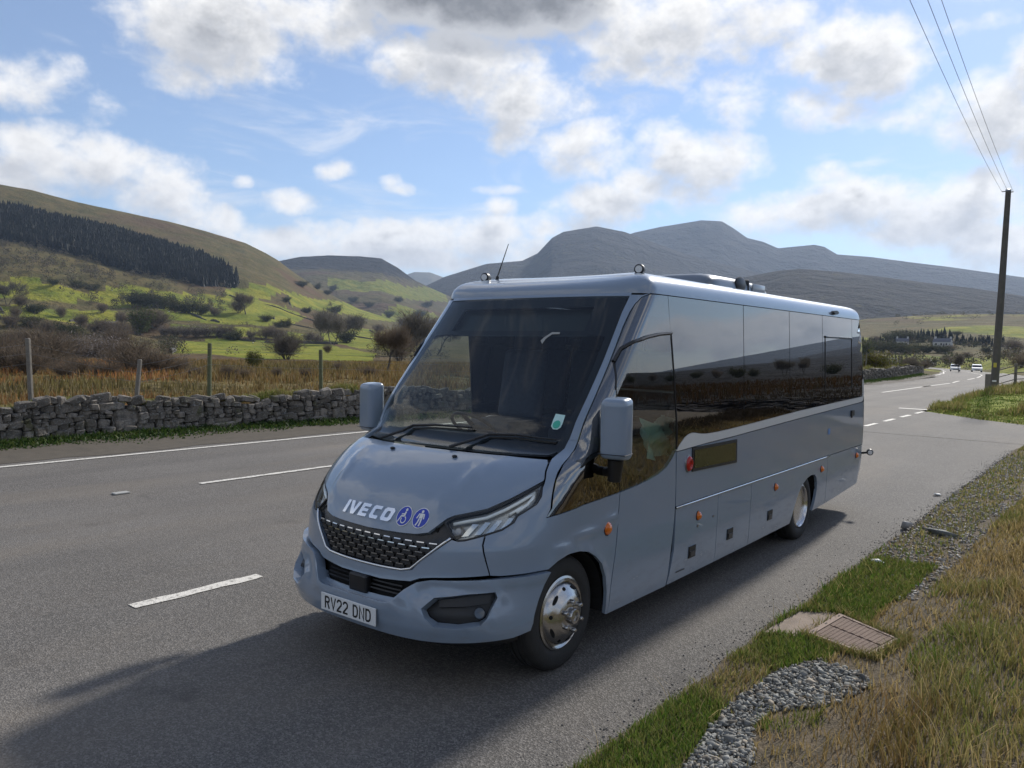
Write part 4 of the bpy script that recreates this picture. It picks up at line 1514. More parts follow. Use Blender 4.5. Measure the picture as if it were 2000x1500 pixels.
# ---- inside
MB().box((0, 3.6, .965), (2.02, 6.6, .03)).obj('cabin_floor', M_TRIM, BUS)
hl = MB()
hl.box((0, 3.95, 2.56), (1.9, 5.6, .02))
hl.obj('headlining', simple('headlining', (.20, .20, .20), .9), BUS)
db = MB()
V = []
for x in np.linspace(-.90, .90, 9):
    bow = .12 * (1 - (x / .95)**2)
    for y, z in ((.06 - bow, 1.36), (.16 - bow, 1.405), (.40, 1.42), (.52, 1.36), (.56, 1.12), (.50, .98)):
        V.append((x, y + .05, z))
F = [(i * 6 + j, (i + 1) * 6 + j, (i + 1) * 6 + j + 1, i * 6 + j + 1) for i in range(8) for j in range(5)]
db.add(V, F)
db.obj('dashboard', M_TRIM, BUS, True)
M = Matrix.Translation((-.44, .70, 1.42)) @ Matrix.Rotation(rad(-38), 4, 'X')
sw = MB().lathe([(.205 + .014 * cos(a), .014 * sin(a)) for a in np.linspace(0, 2 * pi, 9)[:-1]], 30, M, True)
swo = sw.obj('steering_wheel', M_BLACK, BUS, True)
MB().tube([M @ Vector((0, 0, 0)), M @ Vector((0, 0, -.25))], .04, 8).tube([M @ Vector((-.2, 0, 0)), M @ Vector((.2, 0, 0))], .018, 6).tube([M @ Vector((0, 0, 0)), M @ Vector((0, -.2, 0))], .018, 6).obj('steering_column', M_BLACK, swo)


def seat(x, y, w=.46, z=.98, tall=1.0):
    s = MB().rbox((x, y, z + .42), (w, .46, .13), .04).rbox((x, y, z + .18), (w * .8, .34, .36), .02).obj('seat', M_SEAT, BUS, True)
    R = Matrix.Rotation(rad(-10), 3, 'X')
    MB().rbox((x, y + .27, z + .78), (w, .11, .62 * tall), .045, 3, R).obj('seat_back', M_SEAT, s, True)
    MB().rbox((x, y + .34, z + 1.16 * (.5 + .5 * tall)), (w * .62, .09, .17), .035, 3, R).obj('headrest', M_SEAT, s, True)


seat(-.46, 1.12)
for y in (1.95, 2.75, 3.55, 4.35, 5.15, 5.95):
    for x in (-.76, -.30, .42, .80):
        seat(x, y, .40)
# guard rail behind the door with a pale jacket hung over it
MB().tube([(1.0, 1.50, .98), (1.0, 1.50, 1.75), (.35, 1.50, 1.75), (.35, 1.50, .98)], .018, 8).obj('guard_rail', M_STEEL, BUS, True)
V = []
nx, nz_ = 15, 13
for i in range(nx):
    for j in range(nz_):
        u, w = i / (nx - 1), j / (nz_ - 1)
        x = .86 + .03 * sin(9 * u + 5 * w) + .03 * sin(17 * u * w + 3) + .02 * sin(31 * u - 8 * w)
        V.append((x, 1.22 + .46 * u + (.5 - u) * .10 * (1 - w) + .012 * sin(9 * w), 1.215 + .31 * w + .014 * sin(8 * u + 2) * (1 + w)))
F = [(i * nz_ + j, (i + 1) * nz_ + j, (i + 1) * nz_ + j + 1, i * nz_ + j + 1) for i in range(nx - 1) for j in range(nz_ - 1)]
jk = mesh_obj('hung_jacket', V, F, simple('pale_cloth', (.62, .80, .72), .85, 0, .1, 14), None, True)
jk.location = BUS.location
jk.rotation_euler = BUS.rotation_euler
tag(jk, 'crumpled pale green cloth hung inside the minibus behind the passenger door glass', 'cloth')
hv = MB().rbox((.62, .86, 1.30), (.16, .10, .22), .04, 3)
hvo = hv.obj('rolled_vest', simple('vest_yellow', (.55, .62, .05), .8, 0, .15, 20), None, True)
hvo.location = BUS.location
hvo.rotation_euler = BUS.rotation_euler
tag(hvo, 'yellow safety vest bundled on the minibus dashboard behind the door mirror', 'vest')

# ---- badge, discs, number plate
def letter(poly, holes=(), x0=0, z0=.968, w=.085, h=.076, slant=.28):
    mp = lambda p: [(tX(x0 + (a * w + b * h * slant), z0 + b * h), z0 + b * h) for a, b in p]
    return panel('badge_letter', mp(poly), M_BADGE, .016, .014, [mp(q) for q in holes], res=0, edge=.02)


BADGE_X = [-.285, -.238, -.128, -.022, .082]
letter([(0, 0), (.34, 0), (.34, 1), (0, 1)], x0=BADGE_X[0])
letter([(.36, 0), (.72, 0), (1.10, 1), (.78, 1), (.56, .36), (.36, 1), (.02, 1)], x0=BADGE_X[1], w=.095, slant=.1)
letter([(0, 0), (.92, 0), (.92, .24), (.34, .24), (.34, .39), (.86, .39), (.86, .61), (.34, .61), (.34, .76), (.92, .76), (.92, 1), (0, 1)], x0=BADGE_X[2])
letter([(.16, 0), (.92, 0), (.92, .25), (.40, .25), (.32, .34), (.32, .66), (.40, .75), (.92, .75), (.92, 1), (.16, 1), (0, .84), (0, .16)], x0=BADGE_X[3])
letter([(.16, 0), (.84, 0), (1.0, .16), (1.0, .84), (.84, 1), (.16, 1), (0, .84), (0, .16)], [[(.40, .25), (.62, .25), (.68, .32), (.68, .68), (.62, .75), (.40, .75), (.32, .66), (.32, .32)]], x0=BADGE_X[4], w=.09)


def circ(cx, cz, r, n=30):
    return [(tX(cx + r * cos(a), cz + r * sin(a)), cz + r * sin(a)) for a in np.linspace(0, 2 * pi, n + 1)[:-1]]


def glyph(cx, cz, sc, poly):
    return [(tX(cx + a * sc, cz + b * sc), cz + b * sc) for a, b in poly]


def disc(cx, cz):
    d = panel('sign_disc', circ(cx, cz, .058), M_WHITE, .009, .002, res=.03, edge=.02)
    panel('blue_disc', circ(cx, cz, .0535), M_BLUE, .0098, 0, res=.03, edge=.02, parent=d)
    return d


def gp(d, cx, cz, poly, off=.0108, mat=None):
    panel('pictogram', glyph(cx, cz, .058, poly), mat or M_WHITE, off, 0, res=0, edge=.02, parent=d)


def arcp(cx, cz, r0, r1, a0, a1, n=14):
    A = np.linspace(rad(a0), rad(a1), n)
    return [(cx + r1 * cos(a), cz + r1 * sin(a)) for a in A] + [(cx + r0 * cos(a), cz + r0 * sin(a)) for a in A[::-1]]


cx, cz = .268, 1.014
d = disc(cx, cz)
gp(d, cx, cz, arcp(.10, .62, 0.001, .15, 0, 359, 14))
gp(d, cx, cz, [(-.02, .44), (.18, .44), (.16, .02), (-.04, .02)])
gp(d, cx, cz, [(-.02, .26), (-.02, .14), (-.38, .10), (-.38, .22)])
gp(d, cx, cz, [(.10, .10), (.10, -.06), (-.30, -.10), (-.56, -.66), (-.68, -.60), (-.40, .04)])
gp(d, cx, cz, arcp(.08, -.36, .26, .37, -210, 75, 18))
cx, cz = .395, 1.016
d = disc(cx, cz)
gp(d, cx, cz, arcp(0, .62, .001, .15, 0, 359, 14))
gp(d, cx, cz, [(-.22, .44), (.22, .44), (.22, -.04), (-.22, -.04)])
gp(d, cx, cz, [(-.24, .44), (-.24, .28), (-.42, -.10), (-.54, -.04), (-.36, .42)])
gp(d, cx, cz, [(.24, .44), (.36, .42), (.46, -.06), (.34, -.10), (.24, .26)])
gp(d, cx, cz, [(-.22, -.06), (-.03, -.06), (-.10, -.42), (-.26, -.78), (-.42, -.74), (-.26, -.40)])
gp(d, cx, cz, [(.03, -.06), (.22, -.06), (.22, -.42), (.16, -.80), (.0, -.78), (.05, -.42)])

PLX, PLY, PLZ = -.014, -1.002, .418
plate = MB().rbox((PLX, PLY, PLZ), (.522, .010, .113), .004, 2).obj('number_plate', M_PLATE, BUS)


def ribbon2(pl, w, closed=False):
    """flat mitred stroke along a 2-D polyline"""
    n = len(pl)
    V, F = [], []
    for i in range(n):
        a = pl[i - 1] if (i > 0 or closed) else None
        b = pl[(i + 1) % n] if (i < n - 1 or closed) else None
        p = Vector(pl[i])
        d1 = (p - Vector(a)).normalized() if a is not None else None
        d2 = (Vector(b) - p).normalized() if b is not None else None
        d1 = d1 or d2
        d2 = d2 or d1
        n1, n2 = Vector((-d1.y, d1.x)), Vector((-d2.y, d2.x))
        m = (n1 + n2).normalized()
        m = m * min(1 / max(m.dot(n1), .35), 2.0)
        V += [p + m * w / 2, p - m * w / 2]
    for i in range(n if closed else n - 1):
        j = (i + 1) % n
        F.append((2 * i, 2 * i + 1, 2 * j + 1, 2 * j))
    return V, F


GL = {'R': [[(.12, 0), (.12, 1)], [(.12, .94), (.62, .94), (.82, .86), (.88, .74), (.82, .60), (.62, .52), (.12, .52)], [(.52, .52), (.90, 0)]],
      'V': [[(.08, 1), (.50, .06), (.92, 1)]],
      '2': [[(.10, .72), (.16, .86), (.34, .94), (.62, .94), (.82, .86), (.88, .72), (.84, .58), (.14, .12), (.12, .06), (.92, .06)]],
      'D': [[(.12, .06), (.58, .06), (.80, .18), (.88, .36), (.88, .64), (.80, .82), (.58, .94), (.12, .94), (.12, .06)]],
      'N': [[(.12, 0), (.12, .98), (.88, .02), (.88, 1)]]}
x = 0
adv = []
for ch in 'RV22 DND':
    if ch == ' ':
        x += .035
        continue
    adv.append((ch, x))
    x += .0595
x -= .0095
for ch, x0 in adv:
    V, F = [], []
    for i, pl in enumerate(GL[ch]):
        v, f = ribbon2([(a * .050, b * .079) for a, b in pl], .0125)
        b0 = len(V)
        V += [(PLX - x / 2 + x0 + q.x, PLY - .0056 - .0003 * i, PLZ - .0395 + q.y) for q in v]
        F += [tuple(i_ + b0 for i_ in g_) for g_ in f]
    mesh_obj('plate_character', V, F, M_INK, plate)
# small maker's script low on the first locker
panel('maker_script', PY([(1.46, .305), (1.62, .301), (1.62, .313), (1.46, .317)]), simple('script', (.045, .055, .07), .4), .002, 0, res=0)

# ------------------------------------------------------------------ verge on the right
CONC = [(-2.15, 5.58), (-2.10, 6.24), (-1.84, 6.40), (-1.27, 5.93), (-1.36, 5.48), (-1.88, 5.72)]
COVER_C, COVER_ANG = (-1.60, 5.935), None
GRAVEL = [(-1.62, 3.1), (-1.74, 3.59), (-1.84, 4.31), (-1.80, 5.0), (-1.66, 5.33), (-1.33, 5.14), (-1.22, 4.97), (-1.32, 4.63), (-1.60, 4.36), (-1.62, 4.14), (-1.46, 3.74), (-1.40, 3.2)]
GRAVEL2 = [(-1.84, 7.0), (-2.02, 7.7), (-2.14, 8.49), (-2.22, 11.65), (-2.26, 15.68), (-2.30, 19.5), (-1.8, 20.5), (-1.38, 17), (-1.32, 14.03), (-1.42, 11.17), (-1.40, 8.01), (-1.40, 7.09)]
TUFT = [(-1.60, 4.18), (-1.36, 4.5), (-1.29, 4.24), (-1.53, 4.08)]


def bank_z(x, y):
    v = np.maximum(0, np.asarray(x, float) + 1.75)
    z = .30 * v * v / (v + .5)
    z = np.minimum(z, .62 + .03 * v)
    fade = sstep(22.6, 19.5, np.asarray(y, float))
    return z * fade + .02 + .05 * (fbm(np.asarray(x) * 1.3, np.asarray(y) * 1.3, 4, 21) - .5) * sstep(.1, .9, v) * fade


def bank_zone(X, Y):
    """grass cover 0..1 (rest soil, stones), dryness 0..1 (green to straw)"""
    n = fbm(X * 1.1, Y * 1.1, 4, 61)
    n2 = fbm(X * .45 + 5, Y * .45, 3, 63)
    d = X + 2.15
    g = np.ones(np.shape(X)) * .9
    dry = np.clip(.62 + 2.2 * (n2 - .5) + 1.2 * (n - .5), 0, 1)
    # green lawn-like strip along the tarmac
    near = d < .42
    dry = np.where(near, np.clip(.12 + 1.6 * (n - .48), 0, .9), dry)
    g = np.where(near, np.clip(1.5 - 1.6 * sstep(.5, .66, n), .35, 1), g)
    # strip along the tarmac further up: thin, stony
    thin = (Y > 9) & (d < .75 + .3 * (n - .5))
    g = np.where(thin, np.where(n > .60, .40, .03), g)
    dry = np.where(thin, .35, dry)
    # dead litter behind the gravel
    dead = (Y > 2.8) & (Y < 7.2) & (d > .55) & (d < 1.15 + .5 * (n - .5))
    g = np.where(dead, .35, g)
    dry = np.where(dead, .95, dry)
    for p, keep in ((GRAVEL, .03), (GRAVEL2, .10), (CONC, 0)):
        m = in_poly(X, Y, p)
        g = np.where(m, keep, g)
    m = in_poly(X, Y, TUFT)
    g = np.where(m, 1.0, g)
    dry = np.where(m, .1, dry)
    m = (Y > 7.0) & (Y < 8.4) & (d < .62)
    g = np.where(m, 1.0, g)
    dry = np.where(m, .08, dry)
    return g, dry


def mat_soil(k):
    p = k.pos()
    n = k.noise(p, 6, 6, .65)
    n2 = k.noise(p, 60, 4, .6)
    c = k.mix(k.sm(n, .35, .65), (.16, .125, .085), (.080, .068, .048))
    c = k.mix(k.m('MULTIPLY', k.sm(n2, .45, .7), .6), c, (.24, .20, .15))
    return principled(k, c, .95, 0, k.bump(k.m('ADD', n, n2), .8, .03), Specular_IOR_Level=.15)


M_SOIL = material('soil', mat_soil)


def build_verge():
    xs = np.concatenate([[0], np.linspace(.05, 1.6, 32), np.linspace(1.75, 9, 24)])
    ys = np.concatenate([np.arange(-12, 22.6, .12)])
    V = []
    for y in ys:
        x0 = float(KERB_X(y))
        for i, x in enumerate(xs):
            if y > 20.5:
                x0 = float(KERB_X(20.5)) + .35 * (y - 20.5)
            V.append((x0 + x, y, 0))
    V = np.array(V)
    V[:, 2] = bank_z(V[:, 0], V[:, 1]) + .012
    n = len(xs)
    V[::n, 0] -= .05
    V[::n, 2] = -.004
    i, j = np.meshgrid(np.arange(len(ys) - 1), np.arange(n - 1), indexing='ij')
    F = np.stack([i * n + j, i * n + j + 1, (i + 1) * n + j + 1, (i + 1) * n + j], -1).reshape(-1, 4)
    tag(np_mesh('verge', V, F, M_SOIL, smooth=True), kind='structure')
    # the far corner of the side road
    V = []
    xs2 = np.linspace(0, 1, 26)
    front = np.array([(-6.30, 31.0), (-6.05, 30.3), (-5.2, 29.4), (-4.2, 28.3), (-2.9, 27.3), (-.5, 26.6), (6, 26.2), (24, 26.8)])
    sf = np.linspace(0, len(front) - 1, 70)
    fx, fy = np.interp(sf, range(len(front)), front[:, 0]), np.interp(sf, range(len(front)), front[:, 1])
    bx, by = np.interp(sf, range(len(front)), [-6.45, -6.45, -6.2, -5.6, -4.5, -2, 6, 24]), np.interp(sf, range(len(front)), [80, 78, 72, 66, 60, 56, 52, 50])
    for a in range(len(sf)):
        for b in xs2:
            u = b**1.5
            x, y = fx[a] * (1 - u) + bx[a] * u, fy[a] * (1 - u) + by[a] * u
            dist = math.hypot(x - fx[a], y - fy[a])
            side = min(max((x + 6.4) / 1.6, 0), 1)
            V.append((x, y, -.02 + (.55 * float(sstep(0, 6, dist)) + .10 * (vnoise(x * .9, y * .9, 5))) * side * float(sstep(0, .5, dist + .02)) + .01))
    n = len(xs2)
    i, j = np.meshgrid(np.arange(len(sf) - 1), np.arange(n - 1), indexing='ij')
    F = np.stack([i * n + j, (i + 1) * n + j, (i + 1) * n + j + 1, i * n + j + 1], -1).reshape(-1, 4)
    tag(np_mesh('verge', V, F, M_LAND, attrs={'cover': np.array([[.62, .1, 0, 1] if v[0] < -.3 else [0, .85, 0, 1] for v in V])}, smooth=True), kind='structure')  # ground out of view darkened in colour as if seen against the sun
    return np.array(V)


MOUND = build_verge()

# concrete surround and the ribbed access cover set in it
M_CONC = simple('concrete', (.235, .185, .145), .92, 0, .4, 7, .6, 90)
M_IRON = simple('cast_cover', (.26, .19, .15), .85, 0, .35, 7, .4, 120)


def build_cover():
    r = empty('access_cover', (0, 0, 0), 0, 'square ribbed access cover in a worn concrete surround beside the tarmac', 'manhole cover')
    APRON = [(-2.15, 5.60), (-2.11, 6.24), (-1.96, 6.38), (-1.845, 6.43), (-1.80, 6.41), (-1.855, 5.72)]
    top = [(x, y, .034) for x, y in APRON]
    V = top + [(x, y, z - .12) for x, y, z in top]
    n = len(top)
    mesh_obj('concrete_surround', V, [tuple(range(n))[::-1]] + [(i, (i + 1) % n, n + (i + 1) % n, n + i) for i in range(n)], M_CONC, r)
    # cover: plane through four corners
    C = [Vector((-1.885, 5.76, .030)), Vector((-1.835, 6.36, .030)), Vector((-1.285, 5.92, .083)), Vector((-1.375, 5.52, .066))]
    C = [c + Vector((0, 0, .012)) for c in C]

    def at(u, v, h=0):
        p = (C[0] * (1 - u) + C[1] * u) * (1 - v) + (C[3] * (1 - u) + C[2] * u) * v
        return p + Vector((0, 0, h))

    def slab(mb, u0, u1, v0, v1, h0, h1):
        q = [at(u0, v0, h1), at(u1, v0, h1), at(u1, v1, h1), at(u0, v1, h1), at(u0, v0, h0), at(u1, v0, h0), at(u1, v1, h0), at(u0, v1, h0)]
        mb.add(q, [(3, 2, 1, 0), (0, 1, 5, 4), (1, 2, 6, 5), (2, 3, 7, 6), (3, 0, 4, 7)])
    fr = MB()
    for a in ((0, 1, 0, .085), (0, 1, .915, 1), (0, .05, .088, .912), (.95, 1, .088, .912)):
        slab(fr, *a, -.04, .012)
    fr.obj('cover_frame', M_IRON, r)
    pl = MB()
    slab(pl, .054, .496, .090, .910, -.04, .001)
    slab(pl, .504, .946, .090, .910, -.04, .001)
    p = pl.obj('cover_plate', simple('cast_plate', (.15, .11, .088), .88, 0, .35, 9, .3, 150), r)
    rb = MB()
    for i in range(30):
        for j in range(12):
            u0 = .065 + .87 * (i + (.5 if j % 2 else 0)) / 30.5
            v0 = .10 + .80 * j / 12
            if abs(u0 - .5 + .012) < .022:
                continue
            slab(rb, u0, u0 + .017, v0, v0 + .060, .0, .010)
    rb_o = rb.obj('cover_rib', M_IRON, p)
    tag(rb_o, kind='stuff')
    for u, v in ((.1, .04), (.5, .04), (.9, .04), (.1, .957), (.5, .957), (.9, .957)):
        k = MB()
        slab(k, u - .03, u + .03, v - .012, v + .012, .0, .0125)
        k.obj('lifting_slot', M_CAVITY, r)


build_cover()


# ---- stones
def chip(seed, flat=.4, rough=.22):
    """broken slate: hull of a few random points"""
    rnd = random.Random(seed)
    bm = bmesh.new()
    for i in range(11):
        d = Vector((rnd.gauss(0, 1), rnd.gauss(0, 1), rnd.gauss(0, 1))).normalized()
        d *= rnd.uniform(.40, .58)
        bm.verts.new((d.x, d.y, max(-.34, min(.34, d.z * 1.3)) * flat / .45))
    bmesh.ops.convex_hull(bm, input=bm.verts)
    loose = [v for v in bm.verts if not v.link_faces]
    bmesh.ops.delete(bm, geom=loose, context='VERTS')
    bmesh.ops.triangulate(bm, faces=bm.faces)
    bm.verts.index_update()
    V = np.array([v.co[:] for v in bm.verts])
    F = np.array([[v.index for v in f.verts] for f in bm.faces])
    bm.free()
    return V, F


CHIPS = [chip(i, .32 + .18 * (i % 3)) for i in range(10)]


def mat_gravel(k):
    c = k.attr('tone')
    p = k.pos()
    c = k.mix(k.m('MULTIPLY', k.noise(p, 40, 5, .65), .5), c, (.09, .085, .085))
    return principled(k, c, .8, 0, k.bump(k.noise(p, 130, 3), .35, .004), Specular_IOR_Level=.3)


M_GRAVEL = material('gravel', mat_gravel)


def stones(name, pts, sizes, tones, kind='stuff', squash=1.0):
    Vs, Fs, Cs = [], [], []
    b = 0
    for i, (x, y, z) in enumerate(pts):
        V, F = CHIPS[i % 10]
        s = sizes[i]
        a, q, e = RNG.uniform(0, 6.28), RNG.uniform(-.5, .5), RNG.uniform(-.4, .4)
        R = np.array(Matrix.Rotation(a, 3, 'Z') @ Matrix.Rotation(q, 3, 'X') @ Matrix.Rotation(e, 3, 'Y'))
        W = (V * (s * RNG.uniform(1.0, 1.5), s * RNG.uniform(.6, 1.0), s * RNG.uniform(.7, 1.1))) @ R.T + (x, y, z)
        Vs.append(W)
        Fs.append(F + b)
        b += len(V)
        Cs.append(np.tile([*tones[i], 1], (len(V), 1)))
    o = np_mesh(name, np.concatenate(Vs), np.concatenate(Fs), M_GRAVEL, attrs={'tone': np.concatenate(Cs)})
    return tag(o, kind=kind)


def scatter_poly(poly, n, seed):
    r = np.random.default_rng(seed)
    P = np.array(poly)
    X = r.uniform(P[:, 0].min(), P[:, 0].max(), n * 4)
    Y = r.uniform(P[:, 1].min(), P[:, 1].max(), n * 4)
    m = in_poly(X, Y, poly)
    return X[m][:n], Y[m][:n]


def build_gravel():
    X, Y = scatter_poly(GRAVEL, 3400, 1)
    Z = bank_z(X, Y) + .014 + RNG.uniform(0, .016, len(X))
    base = np.array([.225, .228, .212])
    T = base * RNG.uniform(.5, 1.4, (len(X), 1))
    o1 = stones('gravel', np.stack([X, Y, Z], -1), np.clip(RNG.lognormal(-3.75, .38, len(X)), .010, .060), T * np.where(RNG.uniform(0, 1, (len(X), 1)) < .2, np.array([1.15, .98, .82]), 1.0))
    X, Y = scatter_poly(GRAVEL2, 5200, 2)
    nn = fbm(X * 1.5, Y * 1.5, 3, 77)
    m = nn > .40
    X, Y = X[m], Y[m]
    Z = bank_z(X, Y) + .014
    T = np.where(RNG.uniform(0, 1, (len(X), 1)) > .3, np.array([.30, .285, .26]), np.array([.23, .195, .155])) * RNG.uniform(.6, 1.4, (len(X), 1))
    stones('gravel', np.stack([X, Y, Z], -1), RNG.uniform(.016, .050, len(X)), T)
    # loose chippings washed to the edge of the tarmac
    Y = RNG.uniform(2.5, 20, 2400)
    X = KERB_X(Y) - RNG.exponential(.07, 2400)
    T = np.array([.20, .19, .175]) * RNG.uniform(.6, 1.4, (2400, 1))
    stones('loose_chippings', np.stack([X, Y, np.full(2400, .007)], -1), RNG.uniform(.006, .014, 2400), T)


build_gravel()


def single_stone(name, x, y, s, color, label, seed, cat='stone', flat=.5, zoff=.0):
    V, F = chip(seed, flat, .26)
    a = seed * 1.7
    R = np.array(Matrix.Rotation(a, 3, 'Z'))
    W = (V * s) @ R.T
    o = np_mesh(name, W, F, simple(name + '_face', color, .85, 0, .3, 30, .4, 60))
    o.location = (x, y, float(bank_z(x, y)) + s[2] * .2 + zoff)
    tag(o, label, cat)
    return o


single_stone('stone', -2.02, 8.14, (.16, .10, .10), (.72, .72, .70), 'small bright white stone in the green tuft at the tarmac edge', 31)
single_stone('stone', -2.20, 10.15, (.17, .11, .14), (.34, .33, .32), 'pale grey rounded stone at the tarmac edge beyond the white one', 32)
single_stone('stone', -1.80, 10.0, (.42, .24, .16), (.16, .17, .165), 'long dark grey slate lying in the stony verge', 33)
single_stone('paper_scrap', -2.40, 12.85, (.20, .10, .04), (.70, .70, .68), 'crumpled white scrap of litter lying on the far tarmac edge', 34, 'litter', .4)

# ------------------------------------------------------------------ dry stone wall on the left
WALL = [(-16.05, -2.0), (-16.12, 5.1), (-16.20, 7.0), (-16.10, 9.1), (-15.62, 12.5), (-15.0, 18), (-14.65, 26), (-14.45, 36), (-14.3, 48), (-14.5, 60), (-16.0, 78)]


def wall_at(s):
    """point, direction on the wall's face line at arc length s"""
    P = np.array(WALL)
    L = np.concatenate([[0], np.cumsum(np.hypot(*np.diff(P, axis=0).T))])
    x, y = np.interp(s, L, P[:, 0]), np.interp(s, L, P[:, 1])
    x2, y2 = np.interp(s + .2, L, P[:, 0]), np.interp(s + .2, L, P[:, 1])
    d = Vector((x2 - x, y2 - y, 0))
    return Vector((x, y, 0)), d.normalized() if d.length else Vector((0, 1, 0)), L[-1]


def mat_stone(k):
    oi = k.new('ShaderNodeObjectInfo')
    p = k.pos()
    r = oi.outputs['Random']
    n = k.noise(p, 7, 6, .65)
    n2 = k.noise(p, 34, 5, .6)
    c = k.mix(r, (.12, .105, .088), (.31, .27, .225))
    c = k.mix(k.sm(n, .42, .66), c, (.105, .096, .084))
    c = k.mix(k.m('MULTIPLY', k.sm(n2, .56, .66), .75), c, (.34, .34, .31))          # pale lichen
    c = k.mix(k.m('MULTIPLY', k.sm(k.noise(p, 3.1, 4, .6), .56, .70), .6), c, (.085, .088, .030))   # moss
    return principled(k, c, .92, 0, k.bump(k.m('ADD', n2, k.m('MULTIPLY', n, 1.5)), .9, .02), Specular_IOR_Level=.2)


M_STONE = material('wall_stone', mat_stone)


def stone_mesh(seed):
    rnd = random.Random(seed)
    bm = bmesh.new()
    bmesh.ops.create_cube(bm, size=1)
    for v in bm.verts:
        v.co += Vector((rnd.uniform(-.20, .20), rnd.uniform(-.14, .14), rnd.uniform(-.22, .22)))
    bmesh.ops.bevel(bm, geom=bm.edges[:], offset=.15, segments=1, affect='EDGES')
    for v in bm.verts:
        v.co += Vector((rnd.uniform(-.035, .035) for _ in range(3)))
    bm.normal_update()
    me = bpy.data.meshes.new('stone')
    bm.to_mesh(me)
    bm.free()
    me.materials.append(M_STONE)
    return me


def build_wall():
    w = empty('stone_wall', (0, 0, 0), 0, 'rough dry stone field wall topped with grass along the far side of the road', 'wall')
    protos = [stone_mesh(100 + i) for i in range(16)]
    rnd = random.Random(5)
    items = []
    total = wall_at(0)[2]

    def height(s):
        return .76 + .06 * math.sin(s * .9) + .05 * math.sin(s * 2.3 + 1)
    # courses of uneven stones
    s_lo, s_hi = 4.6, total - 2
    z = [0.0] * 4000
    step = .05
    n = int((s_hi - s_lo) / step)
    tops = np.zeros(n)
    tries = 0
    while tries < 9000:
        tries += 1
        i = int(np.argmin(tops + np.array([0.0] * n)))
        s0 = s_lo + i * step
        if tops[i] > height(s0) - .10:
            tops[i] = 9
            if tops.min() > 8:
                break
            continue
        lvl = tops[i]
        far = s0 > 17.5
        k = 1.6 if far else 1.0
        j = i
        want = max(3, int(rnd.choice([rnd.uniform(.16, .30), rnd.uniform(.26, .56), rnd.uniform(.10, .2)]) * k / step))
        while j < n and j - i < want and tops[j] < lvl + .03 and tops[j] < 8:
            j += 1
        if j - i < 2:
            hgt = rnd.uniform(.04, .07)
            tops[i:j] = lvl + hgt
            if j - i:
                items.append((s0 + (j - i) * step / 2, lvl + hgt / 2, (j - i) * step, hgt, 0))
            continue
        L_ = (j - i) * step
        hgt = min(rnd.uniform(.30, .85) * L_, rnd.uniform(.10, .24)) * (1.1 - .25 * lvl)
        hgt = max(hgt, .055)
        items.append((s0 + L_ / 2, lvl + hgt / 2, L_, hgt, 0))
        tops[i:j] = lvl + hgt
    # cope stones set on edge or leaning
    s = s_lo
    while s < s_hi:
        L_ = rnd.uniform(.14, .34) * (1 if s < 17.5 else 1.5)
        items.append((s + L_ / 2, height(s) + rnd.uniform(-.05, .03), L_, rnd.uniform(.10, .19), rnd.uniform(-.35, .35)))
        s += L_ * .97
    near = [q for q in items if q[0] < 15.6]
    near.sort(key=lambda q: -q[2] * q[3])
    single = near[:300]
    rest = near[300:] + [q for q in items if q[0] >= 15.6]

    def xf(q):
        s, zc, L_, h, tilt = q
        p, d, _ = wall_at(s)
        nrm = Vector((d.y, -d.x, 0))                     # towards the road
        depth = rnd.uniform(.24, .34)
        batter = -.12 * zc
        c = p + nrm * (batter - depth / 2 + rnd.uniform(-.05, .06)) + Vector((0, 0, zc + gz_wall(p)))
        R = Matrix((( d.x, nrm.x, 0), (d.y, nrm.y, 0), (0, 0, 1)))
        R = R @ Matrix.Rotation(tilt + rnd.uniform(-.16, .16), 3, 'Y') @ Matrix.Rotation(rnd.uniform(-.10, .10), 3, 'Z')
        return (Matrix.Translation(c) @ R.to_4x4() @ Matrix.Diagonal((L_ * 1.02, depth, h * 1.05, 1)))

    def gz_wall(p):
        return .0
    for q in single:
        o = bpy.data.objects.new('stone', rnd.choice(protos))
        COL.objects.link(o)
        o.parent = w
        o.matrix_local = xf(q)
    pv = []
    for m in protos:
        pv.append((np.array([v.co[:] for v in m.vertices]), [tuple(p.vertices) for p in m.polygons]))
    V, F = [], []
    for q in rest:
        v, f = rnd.choice(pv)
        M = np.array(xf(q))
        b = len(V)
        V += list(v @ M[:3, :3].T + M[:3, 3])
        F += [tuple(i + b for i in a) for a in f]
    o = mesh_obj('small_stones', V, F, M_STONE, w)
    tag(o, kind='stuff')
    # dark hearting between the faces
    V = []
    ss = np.arange(0, total, .5)
    for s in ss:
        p, d, _ = wall_at(s)
        nrm = Vector((d.y, -d.x, 0))
        h = height(s) - .10
        for a, z in ((-.10, -.1), (-.17, h), (-.52, h), (-.62, -.1)):
            V.append(p + nrm * a + Vector((0, 0, z)))
    F = [(i * 4 + j, i * 4 + j + 1, (i + 1) * 4 + j + 1, (i + 1) * 4 + j) for i in range(len(ss) - 1) for j in range(3)]
    mesh_obj('wall_core', V, F, simple('hearting', (.030, .028, .026), .95), w)
    return w, height


STONE_WALL, wall_h = build_wall()

